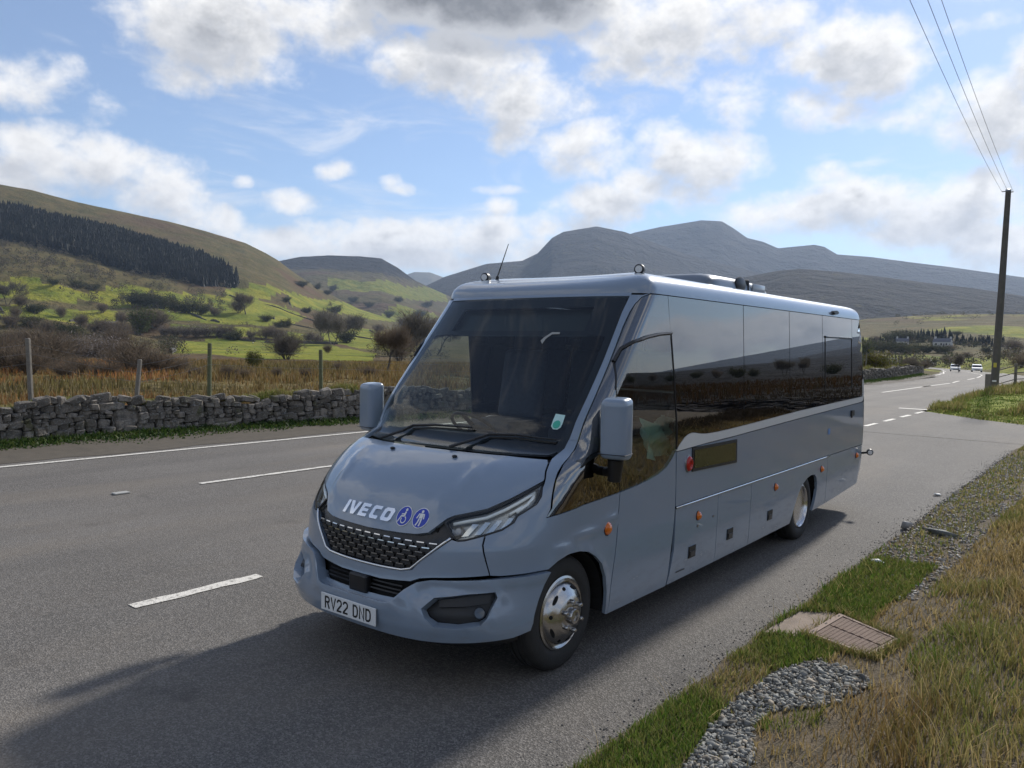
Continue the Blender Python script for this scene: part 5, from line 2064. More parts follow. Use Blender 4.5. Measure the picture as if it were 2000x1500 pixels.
# verge strip between wall and road
V = []
for s in np.arange(0, 78, .4):
    p, d, _ = wall_at(s)
    x1 = -10.3 + EDGE_L - .32 if p.y < 50 else p.x + 1.3
    x1 += .07 * math.sin(p.y * 2.1) + .05 * math.sin(p.y * 5.3)
    for u in np.linspace(0, 1, 7):
        x = p.x - .1 + (x1 - p.x + .1) * u
        V.append((x, p.y, .006 + .09 * (1 - u) * (.7 + .6 * vnoise(x * 2, p.y * 2, 9))))
n = 7
F = [(i * n + j, i * n + j + 1, (i + 1) * n + j + 1, (i + 1) * n + j) for i in range(len(V) // n - 1) for j in range(n - 1)]
M_DARKSOIL = simple('damp_soil', (.075, .062, .046), .95, 0, .35, 5, .6, 40)
tag(np_mesh('roadside', V, F, M_DARKSOIL, smooth=True), kind='structure')

# ------------------------------------------------------------------ post and wire fence behind the wall
M_POST = simple('weathered_wood', (.20, .18, .15), .9, 0, .3, 14, .4, 70)
M_POST_G = simple('mossy_wood', (.125, .135, .07), .9, 0, .3, 14, .4, 70)
M_WIRE = simple('fence_wire', (.22, .22, .21), .5, .7)
fence = empty('wire_fence', (0, 0, 0), 0, 'thin wire fence on uneven wooden posts standing behind the stone wall', 'fence')
PO = [(-17.35, 2.6, 1.62, -.01, 0), (-17.35, 6.09, 2.03, -.035, 0), (-17.35, 8.10, 1.60, .09, 0), (-17.35, 9.88, 1.98, .01, 1), (-17.35, 13.13, 1.84, -.02, 1), (-16.6, 19, 1.7, .02, 1), (-16.2, 24, 1.7, -.02, 0)]
tops_ = []
for i, (x, y, h, lean, m) in enumerate(PO):
    p = MB().tube([(x, y, .1), (x, y + lean * .5 * h, h * .5), (x, y + lean * h, h - .015), (x, y + lean * h, h)], [.055, .052, .050, .036], 8)
    p.obj('fence_post', M_POST_G if m else M_POST, fence)
    tops_.append((x + .055, y + lean * h * .9, h))
for k, dz in enumerate((.12, .30, .5)):
    pts = []
    for i in range(len(tops_) - 1):
        a, b = Vector(tops_[i]), Vector(tops_[i + 1])
        for u in np.linspace(0, 1, 6)[:-1]:
            q = a.lerp(b, u)
            pts.append((q.x, q.y, q.z - dz - .03 * math.sin(pi * u)))
    MB().tube(pts, .0035, 4).obj('wire', M_WIRE, fence)

# ------------------------------------------------------------------ telegraph pole with its lines
M_POLE = simple('pole_wood', (.115, .105, .090), .85, 0, .3, 6, .3, 60)


def pole(name, x, y, z, h, r, label, top_dx=0):
    P = empty(name, (x, y, z), 0, label, 'telegraph pole')
    MB().tube([(0, 0, -.5), (0, 0, 1), (top_dx * .5, 0, h * .5), (top_dx, 0, h)], [r, r * .98, r * .85, r * .66], 14).obj('shaft', M_POLE, P, True)
    MB().lathe([(r * .68, h - .06), (r * .70, h + .02), (0, h + .05)], 14, Matrix.Translation((top_dx, 0, 0))).obj('cap', M_STEEL, P)
    return P


M_CABLE = simple('cable', (.10, .10, .105), .5)
TP = pole('telegraph_pole', -5.50, 40.3, .1, 9.05, .165, 'tall dark wooden telegraph pole on the grass corner beside the side road', .14)
MB().rbox((.0, -.172, 1.45), (.12, .02, .20), .004).obj('warning_plate', simple('plate_yellow', (.60, .50, .06), .5), TP)
MB().rbox((.0, -.17, .75), (.16, .03, .07), .004).obj('pole_tag', M_WHITE, TP)
for k, (sx, sz) in enumerate(((-.24, -.05), (.06, -.22), (.19, -.10))):
    MB().tube([(.14, 0, 9.05 + sz), (.14 + sx, 0, 9.05 + sz)], .02, 6).obj('insulator_arm', M_STEEL, TP)
    a, b = Vector((-5.36 + sx, 40.3, 9.15 + sz)), Vector((-.05 + sx * 1.3, -27, 9.35 + sz * 1.5))
    pts = [a.lerp(b, u) + Vector((0, 0, -1.0 * 4 * u * (1 - u))) for u in np.linspace(0, 1, 40)]
    w = MB().tube(pts, .0052, 5).obj('overhead_wire', M_CABLE, None)
    tag(w, ['outermost left of the three overhead lines running from the tall pole', 'middle one of the three overhead lines running from the tall pole', 'right hand one of the three overhead lines running from the tall pole'][k], 'overhead wire', 'overhead lines from the telegraph pole')
pole('telegraph_pole', -11.6, 111, -.4, 7.6, .14, 'thin distant telegraph pole right of the tall one, beyond the fence', 0)

# ------------------------------------------------------------------ fence on the far corner
cf = empty('field_fence', (0, 0, 0), 0, 'timber post and rail fence on the far corner of the side road', 'fence')


def mound_z(x, y):
    d = (MOUND[:, 0] - x)**2 + (MOUND[:, 1] - y)**2
    return float(MOUND[np.argmin(d), 2])


CFP = [(-6.15, 43.2, 1.05, .16), (-5.95, 43.6, 1.20, .10), (-5.15, 43.8, 1.15, .07), (-4.1, 44, 1.12, .07), (-3.0, 44.2, 1.15, .07), (-1.6, 44.5, 1.1, .07), (0, 44.7, 1.1, .07)]
for x, y, h, r in CFP:
    z = mound_z(x, y)
    MB().rbox((x, y, z + h / 2 - .1), (r * 1.7, r * 1.4, h + .2), .012).obj('fence_post', M_POST, cf)
for i in range(1, len(CFP) - 1):
    for f in (.35, .62, .9):
        a, b = CFP[i], CFP[i + 1]
        MB().tube([(a[0], a[1] - .08, mound_z(a[0], a[1]) + a[2] * f), (b[0], b[1] - .08, mound_z(b[0], b[1]) + b[2] * f)], .028, 4).obj('rail', M_POST, cf)

# palings on the bank behind the wall, far right
pf = empty('paling_fence', (0, 0, 0), 0, 'row of thin wooden palings on the bank above the distant stone wall', 'fence')
pal = None
for i in range(34):
    t = i / 33
    x, y = -15.9 - .3 * t, 45 + 25 * t
    z = .35
    h = 1.45 + random.uniform(-.2, .25)
    m = MB().tube([(x, y, z), (x + random.uniform(-.05, .05), y + random.uniform(-.1, .1), z + h)], .045, 5)
    m.obj('paling', M_POST if i % 3 else M_POST_G, pf)
for f in (.5, 1.1):
    MB().tube([(-15.9, 45, .35 + f), (-16.2, 70, .35 + f)], .02, 4).obj('wire', M_WIRE, pf)

# ------------------------------------------------------------------ grass
def mat_blade(k):
    c = k.attr('tone')
    n = k.new('ShaderNodeBsdfPrincipled')
    k.put(n.inputs['Base Color'], c)
    n.inputs['Roughness'].default_value = .65
    n.inputs['Specular IOR Level'].default_value = .25
    t = k.new('ShaderNodeBsdfTranslucent')
    k.l.new(c, t.inputs[0])
    m = k.new('ShaderNodeMixShader')
    m.inputs[0].default_value = .35
    k.l.new(n.outputs[0], m.inputs[1])
    k.l.new(t.outputs[0], m.inputs[2])
    return m.outputs[0]


M_BLADE = material('grass_blade', mat_blade)
GREEN = np.array([[.060, .130, .014], [.090, .170, .020], [.130, .190, .030], [.075, .145, .018]])
STRAW = np.array([[.34, .255, .115], [.42, .325, .16], [.27, .19, .08], [.22, .17, .06]])
RUST = np.array([[.28, .125, .045], [.33, .165, .06], [.21, .095, .038], [.25, .17, .06]])


def blades(name, X, Y, Z, H, Wd, tones, lean=.5, curl=.5, parent=None):
    n = len(X)
    a = RNG.uniform(0, 2 * pi, n)
    dx, dy = np.cos(a), np.sin(a)
    b = a + RNG.normal(0, .9, n) + pi / 2
    px, py = np.cos(b), np.sin(b)
    ln = RNG.uniform(.1, 1, n) * lean * H
    V = np.zeros((n, 5, 3))
    for i, (u, w) in enumerate(((0, 1), (0, -1), (.55, .7), (.55, -.7), (1, 0))):
        off = ln * (u**(1 + curl))
        V[:, i, 0] = X + dx * off + px * w * Wd / 2
        V[:, i, 1] = Y + dy * off + py * w * Wd / 2
        V[:, i, 2] = Z + H * (u - .18 * curl * u * u)
    base = (np.arange(n) * 5)[:, None]
    F = np.concatenate([base + [0, 1, 3], base + [0, 3, 2], base + [2, 3, 4]])
    C = np.ones((n, 5, 4))
    C[:, :, :3] = tones[:, None, :]
    C[:, 4, :3] *= 1.12
    o = np_mesh(name, V.reshape(-1, 3), F, M_BLADE, parent, {'tone': C.reshape(-1, 4)})
    return tag(o, kind='stuff')


def tones(dry, n, wild=.25):
    g = GREEN[RNG.integers(0, 4, n)]
    s = STRAW[RNG.integers(0, 4, n)]
    d = np.clip(dry + RNG.normal(0, wild, n), 0, 1)[:, None]
    return (g * (1 - d) + s * d) * RNG.uniform(.75, 1.25, (n, 1))


def verge_grass():
    r = np.random.default_rng(3)
    # more blades close to the camera
    n = 330000
    u = r.uniform(0, 1, n)
    Y = 1.2 + 20.5 * u**1.9
    X = np.where(r.uniform(0, 1, n) < .22, r.uniform(-2.22, -1.55, n), r.uniform(-2.22, 5.2, n))
    # keep what the lens can see (and a margin either side)
    d = np.hypot(X, Y)
    az = np.degrees(np.arctan2(X, Y))
    m = (az < 6) & (az > -50)
    X, Y = X[m], Y[m]
    g, dry = bank_zone(X, Y)
    m = (r.uniform(0, 1, len(X)) < g) & (X > KERB_X(Y) + .01 + .05 * r.uniform(0, 1, len(X)))
    X, Y, dry = X[m], Y[m], dry[m]
    # tussocks
    cl = fbm(X * 2.2, Y * 2.2, 3, 41)
    tall = sstep(.55, 1.5, X + 2.15 + .5 * (cl - .5))
    H = (.040 + .045 * r.uniform(0, 1, len(X))) + tall * (.020 + .105 * sstep(.42, .66, cl)) * r.uniform(.4, 1.2, len(X))
    H *= np.where(in_poly(X, Y, GRAVEL), .6, 1)
    W = np.clip(.0032 + .0009 * np.hypot(X, Y), .004, .016) * r.uniform(.7, 1.3, len(X))
    # patches: rusty brown, deep green
    pn = fbm(X * .55 + 3, Y * .55, 3, 44)
    t = tones(dry + .20 + .45 * tall * (pn - .40), len(X), .22)
    rust = (sstep(.56, .66, fbm(X * .9, Y * .9, 3, 47)) * tall)[:, None]
    t = t * (1 - .55 * rust) + RUST[r.integers(0, 4, len(X))] * .62 * .55 * rust
    backlit = sstep(.1, .9, X + .6 * (pn - .5))[:, None]
    t = t * (1 - backlit) + np.array([.040, .030, .020]) * r.uniform(.5, 1.4, (len(X), 1)) * backlit  # unseen blades take backlit shade as colour, for the window reflections
    Z = bank_z(X, Y) + .005
    blades('verge_grass', X, Y, Z, H, W, t, .75, .7)
    # long pale dead stems lying over
    n = 2600
    X, Y = r.uniform(-1.3, 1.6, n), 1.6 + 14 * r.uniform(0, 1, n)**1.5
    t = STRAW[r.integers(0, 2, n)] * r.uniform(.8, 1.3, (n, 1))
    blades('dead_stems', X, Y, bank_z(X, Y) + .01, r.uniform(.12, .34, n), np.full(n, .004), t, 1.6, .8)
    # stray stems by the tarmac
    n = 60
    Y = r.uniform(3, 8, n)
    X = KERB_X(Y) + r.uniform(.0, .3, n)
    blades('dead_stems', X, Y, bank_z(X, Y), r.uniform(.10, .22, n), np.full(n, .004), STRAW[r.integers(0, 2, n)] * 1.2, 1.3, .6)
    # grass and dead litter creeping over the cover's edge
    cc = np.array([(-1.90, 5.76), (-1.84, 6.40), (-1.27, 5.93), (-1.36, 5.50), (-1.90, 5.76)])
    k = r.uniform(0, 4, 2600)
    a = cc[k.astype(int)] * (1 - k % 1)[:, None] + cc[np.minimum(k.astype(int) + 1, 4)] * (k % 1)[:, None]
    a = a + (a - (-1.6, 5.93)) * np.abs(r.normal(0, .10, (len(a), 1))) + r.normal(0, .008, a.shape)
    keep = (k > .95) | (r.uniform(0, 1, len(k)) < .12)
    a = a[keep]
    blades('verge_grass', a[:, 0], a[:, 1], bank_z(a[:, 0], a[:, 1]) + .01, r.uniform(.03, .09, len(a)), np.full(len(a), .006), tones(np.full(len(a), .62), len(a), .3), 1.1, .8)
    # far corner of the side road
    i = r.integers(0, len(MOUND), 42000)
    j = np.clip(i + r.integers(-1, 2, len(i)), 0, len(MOUND) - 1)
    f = r.uniform(0, 1, (len(i), 1))
    P = MOUND[i] * (1 - f) + MOUND[j] * f + np.stack([r.normal(0, .12, len(i)), r.normal(0, .12, len(i)), np.zeros(len(i))], -1)
    P = P[(P[:, 1] < 62) & (P[:, 2] > .01)]
    cl = fbm(P[:, 0] * .7, P[:, 1] * .7, 3, 51)
    t = tones(.35 + 1.4 * (cl - .5), len(P), .2)
    t = np.where(P[:, :1] > -.3, np.array([[.045, .034, .022]]) * r.uniform(.5, 1.4, (len(P), 1)), t)  # unseen side painted dark, as grass looks against the sun
    blades('corner_grass', P[:, 0], P[:, 1], P[:, 2] - .02, .07 + .35 * sstep(.45, .7, cl) * r.uniform(.4, 1, len(P)), np.full(len(P), .03), t, .6, .6)


verge_grass()


def wall_plants():
    r = np.random.default_rng(5)
    total = wall_at(0)[2]
    # turf and hummocks along the top
    n = 42000
    S_ = np.sort(r.uniform(3.5, total, n) * 1.0)
    S_ = np.where(r.uniform(0, 1, n) < .55, 3.5 + (S_ - 3.5) * .22, S_)
    q = [wall_at(s) for s in np.round(S_, 2)[::40]]
    PX_ = np.interp(np.arange(n), np.arange(0, n, 40), [a[0].x for a in q])
    PYv = np.interp(np.arange(n), np.arange(0, n, 40), [a[0].y for a in q])
    S_ = np.sort(S_)
    q = [wall_at(s)[0] for s in S_[::40]]
    PX_ = np.interp(np.arange(n), np.arange(0, n, 40), [a.x for a in q])
    PYv = np.interp(np.arange(n), np.arange(0, n, 40), [a.y for a in q])
    cl = fbm(PYv * .85, PYv * 0 + 2, 3, 71)
    keep = r.uniform(0, 1, n) < .25 + 1.4 * sstep(.38, .62, cl)
    hump = sstep(.5, .72, cl)
    hh = np.array([wall_h(s) for s in S_])
    back = r.uniform(.15, .8, n)
    Z = hh - .05 + hump * .14 * np.exp(-((back - .4) / .25)**2)
    t = tones(.42 + .5 * hump * 0 + .5 * (fbm(PYv * 1.7, back * 3, 2, 73) - .3), n, .2)
    m = keep
    blades('wall_turf', (PX_ - back)[m], PYv[m], Z[m], (.05 + .13 * r.uniform(0, 1, n) * (.5 + hump))[m], np.full(m.sum(), .014), t[m], .9, .8)
    # ivy and low weeds at the foot
    n = 26000
    s = 3.5 + 74 * r.uniform(0, 1, n)**2.2
    q = np.array([(a.x, a.y) for a in (wall_at(v)[0] for v in s)])
    out = r.exponential(.22, n)
    w = fbm(q[:, 1] * .7, q[:, 1] * 0, 3, 75)
    m = (out < .25 + 1.1 * w)
    out, q = out[m], q[m]
    n = len(out)
    t = np.array([[.030, .062, .014], [.048, .088, .018], [.075, .10, .028]])[r.integers(0, 3, n)] * r.uniform(.7, 1.3, (n, 1))
    blades('roadside_weeds', q[:, 0] + .02 + out, q[:, 1], np.full(n, .03) + .06 * np.clip(1 - out, 0, 1), .03 + .14 * np.exp(-out * 3) * r.uniform(.2, 1.2, n), np.full(n, .04), t, .9, .6)


wall_plants()


def rushes():
    r = np.random.default_rng(8)
    n = 90000
    az = np.radians(r.uniform(-80, -34, n))
    d = 17.3 + 105 * r.uniform(0, 1, n)**1.55
    X, Y = d * np.sin(az), d * np.cos(az)
    m = X < -16.9
    X, Y, d = X[m], Y[m], d[m]
    c = fbm(X * .10, Y * .10, 4, 81)
    c2 = fbm(X * .55, Y * .55, 3, 82)
    m = r.uniform(0, 1, len(X)) < .2 + 1.3 * sstep(.3, .55, c2)
    X, Y, d, c, c2 = X[m], Y[m], d[m], c[m], c2[m]
    n = len(X)
    Z = land(X, Y)[0]
    # rusty bands close to the wall, olive and straw further out
    rust = np.clip(.08 + sstep(.40, .58, c) * (.25 + .95 * sstep(-60.5, -64.5, np.degrees(np.arctan2(X, Y)) + 6 * (c2 - .5))), 0, 1)[:, None]
    olive = np.array([[.145, .125, .045], [.115, .105, .035], [.19, .155, .075], [.10, .085, .04]])[r.integers(0, 4, n)]
    t = (olive * (1 - rust) + RUST[r.integers(0, 4, n)] * rust) * r.uniform(.75, 1.3, (n, 1))
    H = (.14 + .32 * r.uniform(0, 1, n)) * (.5 + .8 * sstep(.35, .6, c2))
    W = .012 + .0011 * d
    tag(blades('rushes', X, Y, Z - .02, H, W, t, .45, .6), kind='stuff')
    # moor on the right, for whoever looks that way (and for the window reflections)
    n = 26000
    az = np.radians(r.uniform(2, 60, n))
    d = 6 + 90 * r.uniform(0, 1, n)**1.4
    X, Y = d * np.sin(az), d * np.cos(az)
    m = (X > 5) & ~((Y > 20) & (Y < 30))
    X, Y, d = X[m], Y[m], d[m]
    Z = land(X, Y)[0]
    n = len(X)
    t = (RUST[r.integers(0, 4, n)] * .22 + np.array([.016, .014, .008])) * r.uniform(.5, 1.1, (n, 1))  # rust tone cut down, shade of a backlit moor put into the colour
    blades('moor_grass', X, Y, Z - .02, r.uniform(.2, .6, n), .02 + .001 * d, t, .5, .6)


rushes()


# ------------------------------------------------------------------ trees and bushes
def mat_twig(a, b):
    def f(k):
        r = k.new('ShaderNodeObjectInfo').outputs['Random']
        c = k.mix(r, a, b)
        c = k.mix(k.m('MULTIPLY', k.noise(k.obj(), 1.2, 3), .55), c, tuple(x * .55 for x in a))
        n = k.new('ShaderNodeBsdfPrincipled')
        k.put(n.inputs['Base Color'], c)
        n.inputs['Roughness'].default_value = .85
        n.inputs['Specular IOR Level'].default_value = .1
        t = k.new('ShaderNodeBsdfTranslucent')
        k.l.new(c, t.inputs[0])
        m = k.new('ShaderNodeMixShader')
        m.inputs[0].default_value = .25
        k.l.new(n.outputs[0], m.inputs[1])
        k.l.new(t.outputs[0], m.inputs[2])
        return m.outputs[0]
    return f


M_BARK = simple('bark', (.085, .072, .060), .9, 0, .25, 5)
M_TWIG = material('twigs', mat_twig((.155, .122, .092), (.215, .168, .124)))
M_TWIG_G = material('grey_twigs', mat_twig((.150, .132, .108), (.195, .170, .135)))
M_BLOS = material('blossom', mat_twig((.34, .30, .28), (.24, .215, .19)))
M_LEAF_D = material('dark_leaf', mat_twig((.058, .068, .028), (.082, .086, .038)))
M_LEAF_G = material('green_leaf', mat_twig((.075, .095, .022), (.100, .110, .030)))
M_LEAF_Y = material('gold_leaf', mat_twig((.17, .15, .028), (.14, .14, .032)))


def tree_proto(name, seed, label, cat, height=1.0, stems=1, spread=.45, trunk=.28, twigs=1500, tw_len=.10, tw_w=.006, leaf=None, leaf_n=0, leaf_s=.03, twig_mat=None, dome=False):
    """unit-height tree: limbs forking from the stem(s), fine twigs at the ends, optional leaves; > trunk, crown"""
    rnd = random.Random(seed)
    tr = MB()
    ends = []

    def limb(p, d, L, r, depth):
        pts = [p]
        q = p
        for i in range(3):
            d = (d + Vector((rnd.gauss(0, .16), rnd.gauss(0, .16), rnd.gauss(.03, .10)))).normalized()
            q = q + d * L / 3
            pts.append(q)
        tr.tube(pts, [r, r * .85, r * .7, r * .5], 5 if depth < 2 else 3, False)
        if depth >= 3:
            ends.append((q, d))
            return
        for i in range(rnd.choice((2, 3, 3)) if depth else rnd.choice((3, 4, 5))):
            t = rnd.uniform(.45, 1.0)
            b = pts[0].lerp(pts[-1], t) if t < .95 else q
            nd = (d + Vector((rnd.gauss(0, .62), rnd.gauss(0, .62), rnd.uniform(-.05, .45))) * (1.0 if depth else spread * 2)).normalized()
            limb(b, nd, L * rnd.uniform(.55, .78), r * .55, depth + 1)
    for s in range(stems):
        a = 2 * pi * s / stems + rnd.uniform(0, 1)
        sp = 0 if stems == 1 else rnd.uniform(.2, spread * 1.4)
        d = Vector((cos(a) * sp, sin(a) * sp, 1)).normalized()
        limb(Vector((cos(a), sin(a), 0)) * (0 if stems == 1 else .04), d, trunk, .022 if stems == 1 else .012, 0)
    zt = max(e[0].z for e in ends) * 1.06
    low = .72 if stems <= 2 else .30
    root = empty(name, (0, 0, -1000), 0, label, cat)
    k = 1 / zt
    tv = [Vector(v) * k for v in tr.v]
    mesh_obj('trunk', tv, tr.f, M_BARK, root)
    V, F = [], []

    def sliver(p, d, L, w):
        s = d.cross(Vector((rnd.gauss(0, 1), rnd.gauss(0, 1), rnd.gauss(0, 1)))).normalized() * w
        b = len(V)
        V.extend([p - s, p + s, p + d * L])
        F.append((b, b + 1, b + 2))
    for i in range(twigs):
        e, d = rnd.choice(ends)
        p = e * k * rnd.uniform(low, 1.0) + Vector((rnd.gauss(0, 1), rnd.gauss(0, 1), rnd.gauss(0, 1))) * tw_len * .45
        nd = (d * .6 + p * .5 + Vector((rnd.gauss(0, .5), rnd.gauss(0, .5), rnd.gauss(.25, .5)))).normalized()
        if p.z < .02:
            p.z = .02
        sliver(p, nd, tw_len * rnd.uniform(.6, 1.5), tw_w * rnd.uniform(.6, 1.3))
    crown_mats = [twig_mat or M_TWIG]
    nt = len(F)
    if leaf is not None:
        for i in range(leaf_n):
            e, d = rnd.choice(ends)
            p = e * k * rnd.uniform(low, 1.0) + Vector((rnd.gauss(0, 1), rnd.gauss(0, 1), rnd.gauss(0, 1))) * tw_len * .62
            if p.z < .03:
                continue
            n = Vector((rnd.gauss(0, 1), rnd.gauss(0, 1), rnd.gauss(.4, 1))).normalized()
            u = n.orthogonal().normalized()
            v = n.cross(u)
            s = leaf_s * rnd.uniform(.6, 1.4)
            b = len(V)
            V.extend([p - u * s, p + v * s * .6, p + u * s, p - v * s * .6])
            F.append((b, b + 1, b + 2, b + 3))
    c = mesh_obj('crown', V, F, crown_mats[0], root)
    if leaf is not None:
        c.data.materials.append(leaf)
        for i in range(nt, len(F)):
            c.data.polygons[i].material_index = 1
    return root


PROTO = {
    'brown': [tree_proto('bush', s, 'x', 'bush', stems=6, spread=.75, trunk=.34, twigs=2600, tw_len=.17, tw_w=.006) for s in (1, 2, 3)],
    'blossom': [tree_proto('blackthorn_bush', s, 'x', 'bush', stems=6, spread=.8, trunk=.34, twigs=1500, tw_len=.15, tw_w=.006, leaf=M_BLOS, leaf_n=1500, leaf_s=.022) for s in (4, 5)],
    'dark': [tree_proto('evergreen_bush', s, 'x', 'bush', stems=6, spread=.8, trunk=.32, twigs=400, tw_len=.16, leaf=M_LEAF_D, leaf_n=2600, leaf_s=.035) for s in (6, 7)],
    'green': [tree_proto('ivy_tree', s, 'x', 'tree', stems=3, spread=.5, trunk=.34, twigs=700, tw_len=.13, leaf=M_LEAF_G, leaf_n=2600, leaf_s=.03) for s in (8, 9)],
    'dome': [tree_proto('bush', 12, 'x', 'bush', stems=11, spread=.62, trunk=.36, twigs=4200, tw_len=.16, tw_w=.0045, twig_mat=M_TWIG_G)],
    'tree': [tree_proto('bare_tree', s, 'x', 'tree', stems=1, spread=.42, trunk=.36, twigs=3000, tw_len=.12, tw_w=.0045, twig_mat=M_TWIG) for s in (13, 14)],
    'tall': [tree_proto('bare_tree', s, 'x', 'tree', stems=2, spread=.40, trunk=.38, twigs=3600, tw_len=.12, tw_w=.0055, twig_mat=M_TWIG_G) for s in (15, 16, 17)],
    'gold': [tree_proto('golden_tree', s, 'x', 'tree', stems=4, spread=.55, trunk=.34, twigs=500, tw_len=.13, leaf=M_LEAF_Y, leaf_n=2800, leaf_s=.03) for s in (18, 19)],
}
LOOK = {'brown': 'leafless brown twiggy bush', 'blossom': 'bush pale with blossom', 'dark': 'low dark evergreen bush', 'green': 'rounded green leafy tree', 'dome': 'rounded leafless bush with many upright stems',
        'tree': 'small bare tree with a single stem', 'tall': 'tall bare grey-brown tree', 'gold': 'yellow-green leafy tree'}
GROUPS = {'brown': 'leafless brown bushes on the moor', 'blossom': 'blossoming bushes along the field hedge', 'dark': 'dark evergreen bushes dotted over the valley', 'green': 'green leafy trees in the valley', 'dome': None,
          'tree': 'small bare trees in the fields', 'tall': 'tall bare trees in the valley', 'gold': 'yellow-green trees past the tail of the minibus'}


